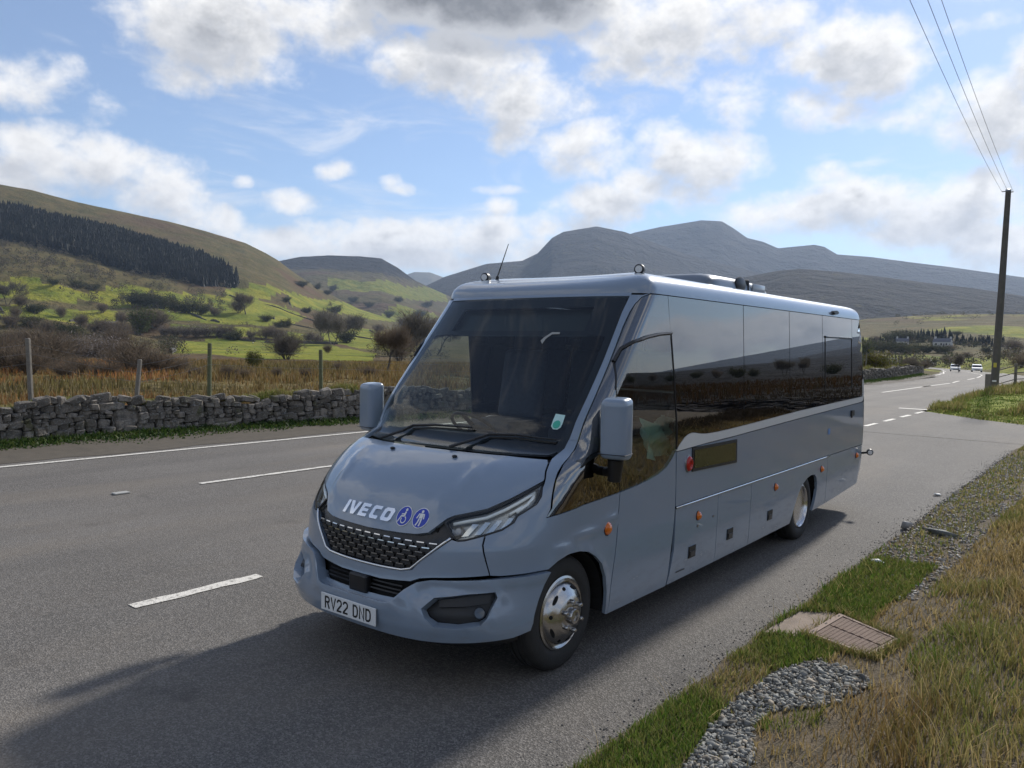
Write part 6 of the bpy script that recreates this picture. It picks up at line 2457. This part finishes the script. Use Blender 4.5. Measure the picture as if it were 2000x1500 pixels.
PLANTS = [
    ('brown', -42.3, 14.0, 2.08), ('brown', -45.7, 16.8, 2.32), ('brown', -39.9, 13.9, 1.4), ('brown', -44.6, 13.5, 2.27), ('blossom', -130.2, 52.8, 5.21), ('blossom', -121.9, 52.7, 4.6),
    ('blossom', -176.9, 69.7, 4.85), ('blossom', -200.8, 84.4, 5.63), ('brown', -40.2, 18.6, 1.81), ('brown', -37.1, 18.3, 1.42), ('brown', -37.3, 19.3, 1.0), ('green', -498.1, 236.3, 18.78),
    ('brown', -32.6, 19.5, 0.7), ('brown', -31.8, 19.9, 0.6), ('green', -41.8, 26.7, 1.29), ('dome', -142.2, 98.6, 6.27), ('brown', -32.4, 21.9, 0.54), ('brown', -31.8, 23.2, 0.59),
    ('tree', -34.8, 31.0, 2.75), ('tall', -357.4, 277.9, 20.65), ('tall', -422.6, 319.6, 22.09), ('tall', -438.9, 354.6, 20.82), ('dark', -429.7, 345.4, 11.22), ('tall', -171.6, 165.8, 13.86),
    ('tall', -184.9, 185.2, 14.22), ('brown', -218.5, 204.5, 11.95), ('brown', -128.1, 117.6, 6.71), ('brown', -30.3, 25.8, 0.66), ('tree', -599.2, 374.7, 18.27), ('brown', -606.2, 372.3, 13.1),
    ('dark', -732.8, 346.9, 15.23), ('dark', -721.5, 352.0, 16.11), ('dark', -710.6, 359.0, 16.08), ('dark', -613.0, 320.3, 12.4), ('dark', -608.9, 328.0, 11.63), ('dark', -607.1, 338.5, 10.92),
    ('tall', -632.8, 207.0, 17.49), ('brown', -623.1, 211.8, 9.43), ('dark', -777.1, 291.0, 7.46), ('dark', -787.1, 315.1, 8.68), ('dark', -789.9, 330.5, 8.84), ('blossom', -483.5, 245.5, 8.38),
    ('blossom', -480.6, 251.1, 8.75), ('blossom', -473.9, 254.2, 9.04), ('blossom', -467.0, 257.6, 9.65), ('blossom', -463.2, 262.7, 9.04), ('blossom', -461.4, 269.3, 9.11), ('brown', -456.6, 273.9, 9.77),
    ('dark', -446.8, 271.6, 7.69), ('blossom', -447.6, 283.6, 7.19), ('brown', -446.1, 292.3, 9.92), ('brown', -441.9, 298.6, 8.63), ('dark', -532.0, 368.8, 8.09), ('blossom', -427.6, 312.8, 8.0),
    ('blossom', -402.3, 301.1, 6.97), ('brown', -198.5, 152.4, 3.17), ('brown', -201.1, 75.8, 5.8), ('brown', -233.5, 81.7, 6.86), ('brown', -264.3, 87.0, 7.02), ('brown', -200.4, 89.7, 7.02),
    ('dark', -443.5, 172.3, 9.69), ('brown', -460.3, 168.6, 9.32), ('brown', -460.4, 194.9, 10.35), ('brown', -453.1, 201.5, 11.51), ('brown', -483.7, 196.2, 8.93), ('dark', -483.8, 169.4, 8.53),
    ('brown', -482.0, 158.7, 8.34), ('brown', -507.7, 250.3, 13.39), ('brown', -547.1, 248.5, 9.1), ('brown', -608.5, 233.1, 8.82), ('dark', -613.9, 218.4, 8.7), ('brown', -609.7, 261.9, 8.42),
    ('brown', -504.1, 168.7, 7.6), ('brown', -598.7, 346.3, 7.57), ('dark', -563.5, 371.0, 6.7), ('dark', -523.9, 356.2, 5.53), ('dark', -813.7, 593.5, 8.87), ('dark', -890.7, 696.7, 12.91),
    ('brown', -846.7, 701.4, 11.22), ('brown', -671.6, 585.5, 11.42), ('dark', -1353.6, 1210.0, 18.65), ('brown', -953.7, 886.0, 20.11), ('dark', -1384.4, 1336.0, 22.35), ('brown', -1238.0, 1241.9, 29.49),
    ('dark', -843.0, 584.2, 7.69), ('dark', -1150.1, 882.4, 11.01), ('dark', -1092.0, 786.1, 11.83), ('dark', -1174.4, 878.3, 12.95), ('dark', -1795.7, 1395.2, 20.17), ('dark', -1602.0, 1309.8, 15.82),
    ('dark', -1498.2, 1272.6, 15.08), ('dark', -1550.9, 1421.5, 16.24), ('dark', -1743.9, 1714.9, 22.12), ('brown', -34.9, 19.2, 0.58), ('brown', -37.5, 15.2, 1.15), ('brown', -36.4, 14.1, 0.88),
    ('brown', -35.8, 15.4, 0.94), ('brown', -37.1, 29.3, 0.6), ('gold', -15.9, 60.5, 2.29), ('gold', -16.9, 67.1, 2.03), ('green', -16.3, 68.3, 1.4), ('tall', -16.7, 73.4, 1.93),
    ('green', -17.3, 78.8, 1.4), ('green', -100.8, 371.5, 9.13), ('brown', -29.3, 140.0, 1.81), ('dark', -60.8, 303.9, 3.56), ('brown', -54.3, 295.8, 3.08), ('tall', -21.6, 125.5, 2.88),
    ('dark', -68.6, 369.2, 2.99), ('dark', -113.1, 425.4, 7.81), ('dark', -111.9, 441.8, 7.51), ('dark', -104.7, 435.8, 7.34), ('dark', -97.5, 428.5, 6.13), ('dark', -96.2, 446.2, 6.33),
    ('dark', -92.3, 452.5, 5.31), ('dark', -87.5, 455.8, 5.3), ('brown', -84.3, 464.3, 4.29), ('brown', -67.1, 409.9, 3.27), ('dark', -69.0, 478.8, 4.3), ('brown', -56.3, 427.1, 4.28),
    ('brown', -58.8, 498.2, 8.24), ('brown', -20.5, 178.6, 3.54), ('dark', -67.2, 547.2, 4.84), ('dark', -149.2, 612.5, 8.12), ('dark', -147.6, 631.4, 9.07), ('dark', -137.1, 611.1, 8.72),
    ('brown', -161.4, 619.2, 5.29), ('dark', -129.2, 612.8, 5.78), ('dark', -114.2, 577.9, 4.72), ('dark', -98.8, 583.7, 4.67), ('dark', -88.4, 563.9, 3.84), ('dark', -122.1, 698.4, 4.01),
]
WOOD =  [(-1120, 326), (-1102, 353), (-1034, 385), (-967, 416), (-948, 467), (-864, 487), (-896, 547), (-906, 557), (-974, 578), (-1060, 597), (-1107, 569), (-1177, 535), (-1214, 487), (-1269, 446), (-1281, 411), (-1307, 381)]



def where_is(x, y):
    d = math.hypot(x, y)
    az = math.degrees(math.atan2(x, y))
    if az > -24:
        return 'past the minibus tail' if d < 250 else ('left of the tall pole' if az < -12 else 'round the tall pole')
    if d < 60:
        return 'in the rushes behind the fence'
    if d < 160:
        return 'on the moor behind the rushes'
    if d < 330:
        return 'by the bright green field'
    if d < 620:
        return 'in the lower pastures, left' if az < -60 else 'in pastures beside the minibus'
    return 'below the conifer wood' if az < -57 else 'right of the wood'


ORD = ['first', 'second', 'third', 'fourth', 'fifth', 'sixth', 'seventh', 'eighth', 'ninth', 'tenth', 'eleventh', 'twelfth', 'thirteenth', 'fourteenth', 'fifteenth']


def name_apart(objs, one, many):
    """labels that single each out: the tallest and the smallest by size, the others by their place in the row seen from the lens"""
    n = len(objs)
    objs = sorted(objs, key=lambda o: math.atan2(o.location.x, o.location.y))
    if n == 1:
        objs[0]['label'] = one
        return
    if n == 2:
        objs[0]['label'] = 'left one of the two ' + many
        objs[1]['label'] = 'right one of the two ' + many
        return
    seen = [o.scale.z / math.hypot(o.location.x, o.location.y) for o in objs]
    for i, o in enumerate(objs):
        if i == int(np.argmax(seen)):
            s = 'largest of the '
        elif i == int(np.argmin(seen)):
            s = 'smallest of the '
        elif i <= (n - 1) / 2:
            s = ('leftmost' if i == 0 else ORD[i] + ' from the left') + ' of the '
        else:
            j = n - 1 - i
            s = ('rightmost' if j == 0 else ORD[j] + ' from the right') + ' of the '
        o['label'] = s + many


MANY = {'brown': 'leafless brown bushes', 'blossom': 'pale blossoming bushes', 'dark': 'low dark evergreen bushes', 'green': 'rounded green trees', 'dome': 'domed bare bushes', 'tree': 'small bare trees', 'tall': 'tall bare trees', 'gold': 'yellow-green trees'}


def build_plants():
    rnd = random.Random(9)
    sets = {}
    P = np.array([(p[1], p[2]) for p in PLANTS])
    Z = land(P[:, 0], P[:, 1])[0]
    for (k, x, y, h), z in zip(PLANTS, Z):
        pr = rnd.choice(PROTO[k])
        w = h * rnd.uniform(.85, 1.25)
        if k in ('dark', 'brown', 'blossom'):
            w *= 1.15
        o = copy_thing(pr, (x, y, z - .02 * h), rnd.uniform(0, 6.28), (w, w, h))
        wh = where_is(x, y)
        sets.setdefault((k, wh), []).append(o)
        if GROUPS[k]:
            o['group'] = '%s %s' % (MANY[k], wh)
    for (k, wh), objs in sets.items():
        name_apart(objs, '%s %s' % (LOOK[k], wh), '%s %s' % (MANY[k], wh))
    # right-hand moor: the trees the windows mirror
    extra = []
    for az, d, h, k in ((13, 190, 3.2, 'dark'), (15, 210, 5, 'tall'), (16.2, 200, 5, 'tall'), (18.5, 230, 3, 'dark'), (19.5, 220, 3.5, 'dark'), (21, 240, 3, 'brown'), (22.5, 260, 3, 'dark'), (24, 210, 2.4, 'dark'), (25.5, 240, 3, 'brown'), (27, 230, 2.8, 'dark'), (29, 210, 3, 'dark'), (31, 190, 2.6, 'brown'), (34, 150, 3.2, 'green'), (11, 190, 2.5, 'brown')):
        x, y = d * sin(rad(az)), d * cos(rad(az))
        o = copy_thing(rnd.choice(PROTO[k]), (x, y, land_z(x, y) - .1), rnd.uniform(0, 6), h, '%s on the moor to the right of the road' % LOOK[k])
        o['group'] = '%s on the right-hand moor' % MANY[k]
        extra.append((k, o))
    for k in MANY:
        q = [o for a, o in extra if a == k]
        if q:
            name_apart(q, '%s on the right-hand moor' % LOOK[k], '%s on the right-hand moor' % MANY[k])
    # the masters are not part of the place
    for L in PROTO.values():
        for r in L:
            for c in list(r.children):
                bpy.data.objects.remove(c)
            bpy.data.objects.remove(r)


build_plants()


def scrub():
    """birch scrub under the plantation and hedge lines: masses nobody could count"""
    r = np.random.default_rng(12)

    def puff(cx, cy, h, n, cols, w=1.0):
        z0 = land(np.array([cx]), np.array([cy]))[0][0]
        u = r.normal(0, 1, (n, 3))
        u /= np.linalg.norm(u, axis=1)[:, None]
        rr = r.uniform(.2, 1, (n, 1))**.5
        p = u * rr * np.array([h * .45 * w, h * .45 * w, h * .5])
        p[:, 2] += h * .48
        return p + (cx, cy, z0), np.full(n, h), cols[r.integers(0, len(cols), n)]
    P, H, C = [], [], []
    tw = np.array([[.10, .078, .058], [.115, .092, .066], [.082, .072, .045], [.075, .074, .036]])
    dk = np.array([[.034, .044, .018], [.05, .056, .022], [.075, .062, .042]])
    wood = np.array(WOOD[:8], float)
    for i in range(420):                                   # strip below the wood
        t = r.uniform(0, 5.6)
        k = int(t)
        q = wood[k] * (1 - (t - k)) + wood[k + 1] * (t - k)
        f = r.uniform(.74, 1.0)
        a, b, c = puff(q[0] * f, q[1] * f, r.uniform(4, 9), 60, tw)
        P.append(a); H.append(b); C.append(c)
    lines = [((-416, 215), (-198, 102)), ((-465, 269), (-372, 286)), ((-515, 264), (-416, 215)), ((-762, 358), (-548, 317)), ((-548, 317), (-430, 329)), ((-804, 257), (-744, 261)), ((-830, 500), (-700, 560)),
             ((-622, 199), (-502, 160)), ((-602, 274), (-502, 198)), ((-495, 326), (-370, 290)), ((-700, 600), (-460, 440)), ((-257, 224), (-200, 175)), ((-904, 626), (-830, 582)), ((-1100, 855), (-900, 690)), ((-725, 286), (-602, 274)),
             ((-100, 430), (-22, 205)), ((-120, 480), (-60, 445)), ((-160, 620), (-60, 560))]
    for (x0, y0), (x1, y1) in lines:
        L = math.hypot(x1 - x0, y1 - y0)
        for i in range(int(L / 5)):
            if r.uniform() < .35:
                continue
            t = r.uniform()
            a, b, c = puff(x0 + (x1 - x0) * t + r.normal(0, 2), y0 + (y1 - y0) * t + r.normal(0, 2), r.uniform(1.6, 4.2), 50, dk if r.uniform() < .6 else tw, 1.5)
            P.append(a); H.append(b); C.append(c)
    # rough bushy ground across the valley floor
    for i in range(1500):
        az, d = r.uniform(-77, -44), 110 + 560 * r.uniform()**.8
        x, y = d * sin(rad(az)), d * cos(rad(az))
        if any(in_poly(np.array([x]), np.array([y]), q)[0] for q, v in PASTURES if v > .7) or fbm(np.array([x / 60]), np.array([y / 60]), 3, 15)[0] < .54:
            continue
        a, b, c = puff(x, y, r.uniform(.9, 3.4), 50, tw if r.uniform() < .7 else dk, 1.5)
        P.append(a); H.append(b); C.append(c)
    for i in range(1300):                                  # right-hand slopes
        az, d = r.uniform(-24, 4), 240 + 900 * r.uniform()
        x, y = d * sin(rad(az)), d * cos(rad(az))
        if fbm(np.array([x / 90]), np.array([y / 90]), 3, 16)[0] < .52:
            continue
        a, b, c = puff(x, y, r.uniform(2, 5.5), 55, dk if r.uniform() < .6 else tw, 1.3)
        P.append(a); H.append(b); C.append(c)
    P, H, C = np.concatenate(P), np.concatenate(H), np.concatenate(C)
    n = len(P)
    D = r.normal(0, 1, (n, 3))
    D /= np.linalg.norm(D, axis=1)[:, None]
    E = np.cross(D, r.normal(0, 1, (n, 3)))
    E /= np.linalg.norm(E, axis=1)[:, None]
    s = (H * r.uniform(.045, .10, n))[:, None]
    V = np.stack([P - D * s, P + E * s * .7, P + D * s, P - E * s * .7], 1).reshape(-1, 3)
    F = np.arange(4 * n).reshape(n, 4)
    T = np.ones((n, 4, 4))
    T[:, :, :3] = (C * r.uniform(.7, 1.3, (n, 1)))[:, None]
    tag(np_mesh('scrub', V, F, M_BLADE, attrs={'tone': T.reshape(-1, 4)}), kind='stuff')


scrub()


def field_walls():
    M = simple('field_wall_stone', (.060, .056, .050), .95, 0, .4, .6)
    W = [((-416, 215), (-198, 102)), ((-465, 269), (-372, 286)), ((-762, 358), (-548, 317)), ((-622, 199), (-502, 160)), ((-602, 274), (-502, 198)), ((-495, 326), (-370, 290)), ((-700, 600), (-460, 440)), ((-904, 626), (-830, 582)), ((-830, 500), (-700, 560)), ((-700, 470), (-600, 400)), ((-640, 420), (-500, 470))]
    objs = []
    for (x0, y0), (x1, y1) in W:
        L = math.hypot(x1 - x0, y1 - y0)
        n = int(L / 1.6)
        u = np.linspace(0, 1, n)
        X = x0 + (x1 - x0) * u + 2.5 * np.sin(u * 9 + x0)
        Y = y0 + (y1 - y0) * u + 2.5 * np.cos(u * 7 + y0)
        Z = land(X, Y)[0]
        h = 1.15 + .5 * (fbm(u * L / 5, u * 0 + x0, 3, 5) - .5)
        h = np.where(fbm(u * L / 22, u * 0 + y0, 2, 6) < .30, .25, h)
        nx, ny = -(y1 - y0) / L, (x1 - x0) / L
        xm, ym = float(X[n // 2]), float(Y[n // 2])
        V = np.stack([np.stack([X + nx * a - xm, Y + ny * a - ym, Z + b], -1) for a, b in ((-.5, -.5), (-.28, h), (.28, h), (.5, -.5))], 1).reshape(-1, 3)
        i, j = np.meshgrid(np.arange(n - 1), np.arange(3), indexing='ij')
        F = np.stack([i * 4 + j, i * 4 + j + 1, (i + 1) * 4 + j + 1, (i + 1) * 4 + j], -1).reshape(-1, 4)
        o = np_mesh('field_wall', V, F, M)
        o.location = (xm, ym, 0)
        o['category'] = 'wall'
        o['kind'] = 'thing'
        o['group'] = 'low field walls across the valley pastures'
        objs.append(o)
    name_apart(objs, '', 'low dark field walls across the valley pastures')


field_walls()


def conifers():
    r = np.random.default_rng(14)
    poly = [tuple(p) for p in WOOD]
    Pw = np.array(poly, float)
    n = 24000
    X, Y = r.uniform(Pw[:, 0].min(), Pw[:, 0].max(), n), r.uniform(Pw[:, 1].min(), Pw[:, 1].max(), n)
    m = in_poly(X, Y, poly)
    X, Y = X[m][:7000], Y[m][:7000]
    # two more blocks far off: the dark cap on the middle hill and shelter belts on the right
    Xs, Ys, Hs = [X], [Y], [r.uniform(11, 17, len(X))]
    for az0, az1, d0, d1, k, h in ((-13.5, -10.2, 620, 690, 60, 7.5), (-10.0, -7.4, 560, 620, 45, 6), (-15.5, -13, 560, 610, 45, 6)):
        a, d = np.radians(r.uniform(az0, az1, k)), r.uniform(d0, d1, k)
        Xs.append(d * np.sin(a)); Ys.append(d * np.cos(a)); Hs.append(r.uniform(.7, 1.1, k) * h)
    X, Y, H = np.concatenate(Xs), np.concatenate(Ys), np.concatenate(Hs)
    Z = land(X, Y)[0]
    n = len(X)
    V, C = [], []
    base = np.array([.0075, .0115, .0075])
    tiers = ((.0, .24, .50), (.25, .20, .72), (.5, .14, .88), (.70, .085, 1.0))
    ns = 6
    tri = []
    tint = r.uniform(.5, 1.5, (n, 1))
    H = H * r.uniform(.75, 1.12, n)
    for z0, w, z1 in tiers:
        a0 = r.uniform(0, 6.28, n)
        for j in range(ns):
            a = a0 + 2 * pi * j / ns
            b = a0 + 2 * pi * (j + 1) / ns
            ra, rb = w * r.uniform(.7, 1.25, n) * H * .85, w * r.uniform(.7, 1.25, n) * H * .85
            za = Z + H * (z0 + r.uniform(-.05, .05, n))
            p = np.stack([np.stack([X + ra * np.cos(a), Y + ra * np.sin(a), za], -1), np.stack([X + rb * np.cos(b), Y + rb * np.sin(b), za + H * r.uniform(-.04, .04, n)], -1), np.stack([X, Y, Z + H * z1], -1)], 1)
            V.append(p)
            c = np.ones((n, 3, 4))
            c[:, :, :3] = (base * .85 * tint)[:, None]
            C.append(c)
    V, C = np.concatenate(V), np.concatenate(C)
    o = np_mesh('conifer_plantation', V.reshape(-1, 3), np.arange(len(V) * 3).reshape(-1, 3), M_BLADE, attrs={'tone': C.reshape(-1, 4)})
    tag(o, kind='stuff')


conifers()

# ------------------------------------------------------------------ sheep, cottages, cars
M_WOOL = simple('wool', (.62, .60, .54), .95)
M_FACE = simple('sheep_face', (.10, .09, .085), .9)


def sheep(x, y, rz, label):
    s = empty('sheep', (x, y, land_z(x, y)), rz, label, 'sheep', 'white sheep grazing on the hillside pastures')
    b = MB().ball((0, 0, .58), (.52, .27, .27), 10, 7).ball((.42, 0, .66), (.18, .16, .18), 8, 5)
    b.obj('body', M_WOOL, s, True, 0)
    MB().tube([(.50, 0, .66), (.66, 0, .50), (.74, 0, .30)], [.10, .09, .06], 7).ball((.62, .09, .56), (.03, .06, .02), 5, 3).ball((.62, -.09, .56), (.03, .06, .02), 5, 3).obj('head', M_FACE, s, True, 0)
    for lx in (-.30, .30):
        for ly in (-.13, .13):
            MB().tube([(lx, ly, .45), (lx, ly, .22), (lx + .02, ly, 0)], [.055, .04, .035], 6).obj('leg', M_FACE, s)


SH = ((-777.9, 304.3, 'leftmost white sheep, high on the green pasture under the wood'), (-788.6, 348.1, 'white sheep second from the left, high on the green pasture'), (-737.8, 332.9, 'white sheep just below and right of the highest two'),
      (-599.2, 307.7, 'lone white sheep on the pasture below the dark bushes'), (-414.8, 264.2, 'nearest white sheep, in the bright green field'), (-495.4, 343.4, 'left of two white sheep above the blossoming hedge'), (-485.9, 350, 'right of two white sheep above the blossoming hedge'))
for i, (x, y, lab) in enumerate(SH):
    sheep(x, y, i * 1.3, lab)

M_WALLW = simple('whitewash', (.58, .57, .55), .8, 0, .08, 2)
M_SLATE = simple('slate', (.11, .11, .125), .7, 0, .2, 6)
M_PANE = simple('dark_pane', (.02, .022, .026), .1)


def cottage(x, y, rz, L, label):
    c = empty('cottage', (x, y, land_z(x, y)), rz, label, 'cottage', 'white cottages in the valley past the minibus')
    w, h, e = 5.2, 3.0, 1.9
    V = [(-L / 2, -w / 2, -1), (L / 2, -w / 2, -1), (L / 2, w / 2, -1), (-L / 2, w / 2, -1), (-L / 2, -w / 2, h), (L / 2, -w / 2, h), (L / 2, w / 2, h), (-L / 2, w / 2, h), (-L / 2, 0, h + e), (L / 2, 0, h + e)]
    mesh_obj('wall', V, [(0, 1, 5, 4), (2, 3, 7, 6), (1, 2, 6, 9, 5), (3, 0, 4, 8, 7)], M_WALLW, c)
    o = .3
    R = [(-L / 2 - o, -w / 2 - o, h - .2), (L / 2 + o, -w / 2 - o, h - .2), (L / 2 + o, 0, h + e + .12), (-L / 2 - o, 0, h + e + .12), (-L / 2 - o, w / 2 + o, h - .2), (L / 2 + o, w / 2 + o, h - .2)]
    rf = mesh_obj('roof', R, [(0, 1, 2, 3), (3, 2, 5, 4)], M_SLATE, c)
    for sx in (-1, 1):
        MB().box((sx * (L / 2 - .5), 0, h + e + .5), (.9, .6, 1.3)).obj('chimney', M_WALLW, rf)
    for wx in (-L * .3, 0, L * .3):
        MB().box((wx, -w / 2 - .01, 1.5), (.9, .08, 1.1)).obj('window', M_PANE, c)
    MB().box((L * .15, -w / 2 - .02, .9), (.9, .08, 2.0)).obj('door', M_SLATE, c)


cottage(-126, 545, rad(12), 7, 'small white cottage among dark trees, left one of the pair past the minibus')
cottage(-100, 529, rad(-8), 9.5, 'long low white cottage in the valley, right one of the pair past the minibus')


def car(x, y, rz, color, label, z=0, group=None, van=False):
    c = empty('car', (x, y, z), rz, label, 'car', group)
    M = simple('car_paint', color, .25, 0, 0, Coat_Weight=.8)
    hw = .88
    prof = [(-2.05, .32), (-2.08, .62), (-2.0, .84), (-1.15, .96), (-.55, 1.40), (.15, 1.50), (1.25, 1.46), (1.85, 1.02), (2.02, .92), (2.06, .45), (2.0, .30)]
    if van:
        prof = [(-2.25, .32), (-2.28, .70), (-2.15, .98), (-1.45, 1.15), (-.85, 1.82), (-.3, 1.93), (2.2, 1.93), (2.28, 1.85), (2.30, .45), (2.25, .30)]
    n = len(prof)
    V = []
    for s in (-1, 1):
        for y_, z_ in prof:
            k = 1 - .14 * max(0, (z_ - .95) / .55) if not van else 1 - .07 * max(0, (z_ - 1.1) / .8)
            V.append((s * hw * k, y_, z_))
    F = [tuple(range(n)), tuple(reversed(range(n, 2 * n)))] + [(i, n + i, n + (i + 1) % n, (i + 1) % n) for i in range(n)]
    mesh_obj('body', V, F, M, c)
    a, b = (3, 4)
    q = [Vector(V[a]), Vector(V[n + a]), Vector(V[n + b]), Vector(V[b])]
    nn = (q[1] - q[0]).cross(q[3] - q[0]).normalized()
    if nn.y > 0:
        nn = -nn
    cen = sum(q, Vector()) / 4
    mesh_obj('windscreen', [cen + (p - cen) * .88 + nn * .012 for p in q], [(0, 1, 2, 3)], M_PANE, c)
    for s in (-1, 1):
        zz0, zz1 = (1.0, 1.38) if not van else (1.18, 1.70)
        y0, y1 = (-.75, 1.25) if not van else (-1.0, -.1)
        sl = lambda z_: s * (hw * (1 - (.14 * max(0, (z_ - .95) / .55) if not van else .07 * max(0, (z_ - 1.1) / .8))) + .012)
        mesh_obj('side_window', [(sl(zz0), y0 - .25, zz0), (sl(zz0), y1 + .25, zz0), (sl(zz1), y1 - .05, zz1), (sl(zz1), y0 + .35, zz1)], [(0, 1, 2, 3)], M_PANE, c)
        MB().rbox((s * .62, -2.03 if not van else -2.24, .70), (.34, .10, .14), .03).obj('headlight', M_LED, c)
        for wy in (-1.28, 1.28):
            wv = MB().lathe([(.0, .10), (.17, .10), (.19, .08), (.30, .08), (.32, .04), (.32, -.09), (.0, -.09)], 20, Matrix.Translation((s * (hw - .08), wy, .32)) @ Matrix.Rotation(s * pi / 2, 4, 'Y'))
            wv.obj('wheel', M_RUBBER, c, True)
    MB().rbox((0, -2.08 if not van else -2.28, .48), (.9, .05, .16), .02).obj('grille', M_BLACK, c)
    return c


def road_place(st, off):
    p = RS[st]
    d = RS[min(st + 2, len(RS) - 1), :2] - RS[max(st - 2, 0), :2]
    d /= np.hypot(*d)
    return p[0] + d[1] * off, p[1] - d[0] * off, p[2], math.atan2(-d[0], d[1])


for yy, off, lab in ((184, -1.9, 'distant white car on the road bend, left one of the two'), (176, 1.6, 'distant white car on the road bend, right one of the two')):
    x, y, z, a = road_place(station(yy), off)
    car(x, y, a, (.78, .78, .78), lab, z + .01, 'white cars far off on the road')
x, y, z, a = road_place(station(70), 4.4)
car(x, y, a + .1, (.62, .68, .74), 'pale car half hidden behind the telegraph pole and corner fence', z + .02, None)

# ------------------------------------------------------------------ air
hz = MB().box((0, 0, 421), (19400, 19400, 864))
HZ = hz.obj('haze', material('haze', lambda k: principled(k, (.5, .5, .5))), None)
m = HZ.data.materials[0]
k = NT(m.node_tree)
k.n.clear()
pv = k.new('ShaderNodeVolumePrincipled')
pv.inputs['Color'].default_value = (.58, .74, 1.0, 1)
pv.inputs['Density'].default_value = .000070
pv.inputs['Anisotropy'].default_value = .25
k.l.new(pv.outputs[0], k.new('ShaderNodeOutputMaterial').inputs['Volume'])
tag(HZ, kind='stuff')
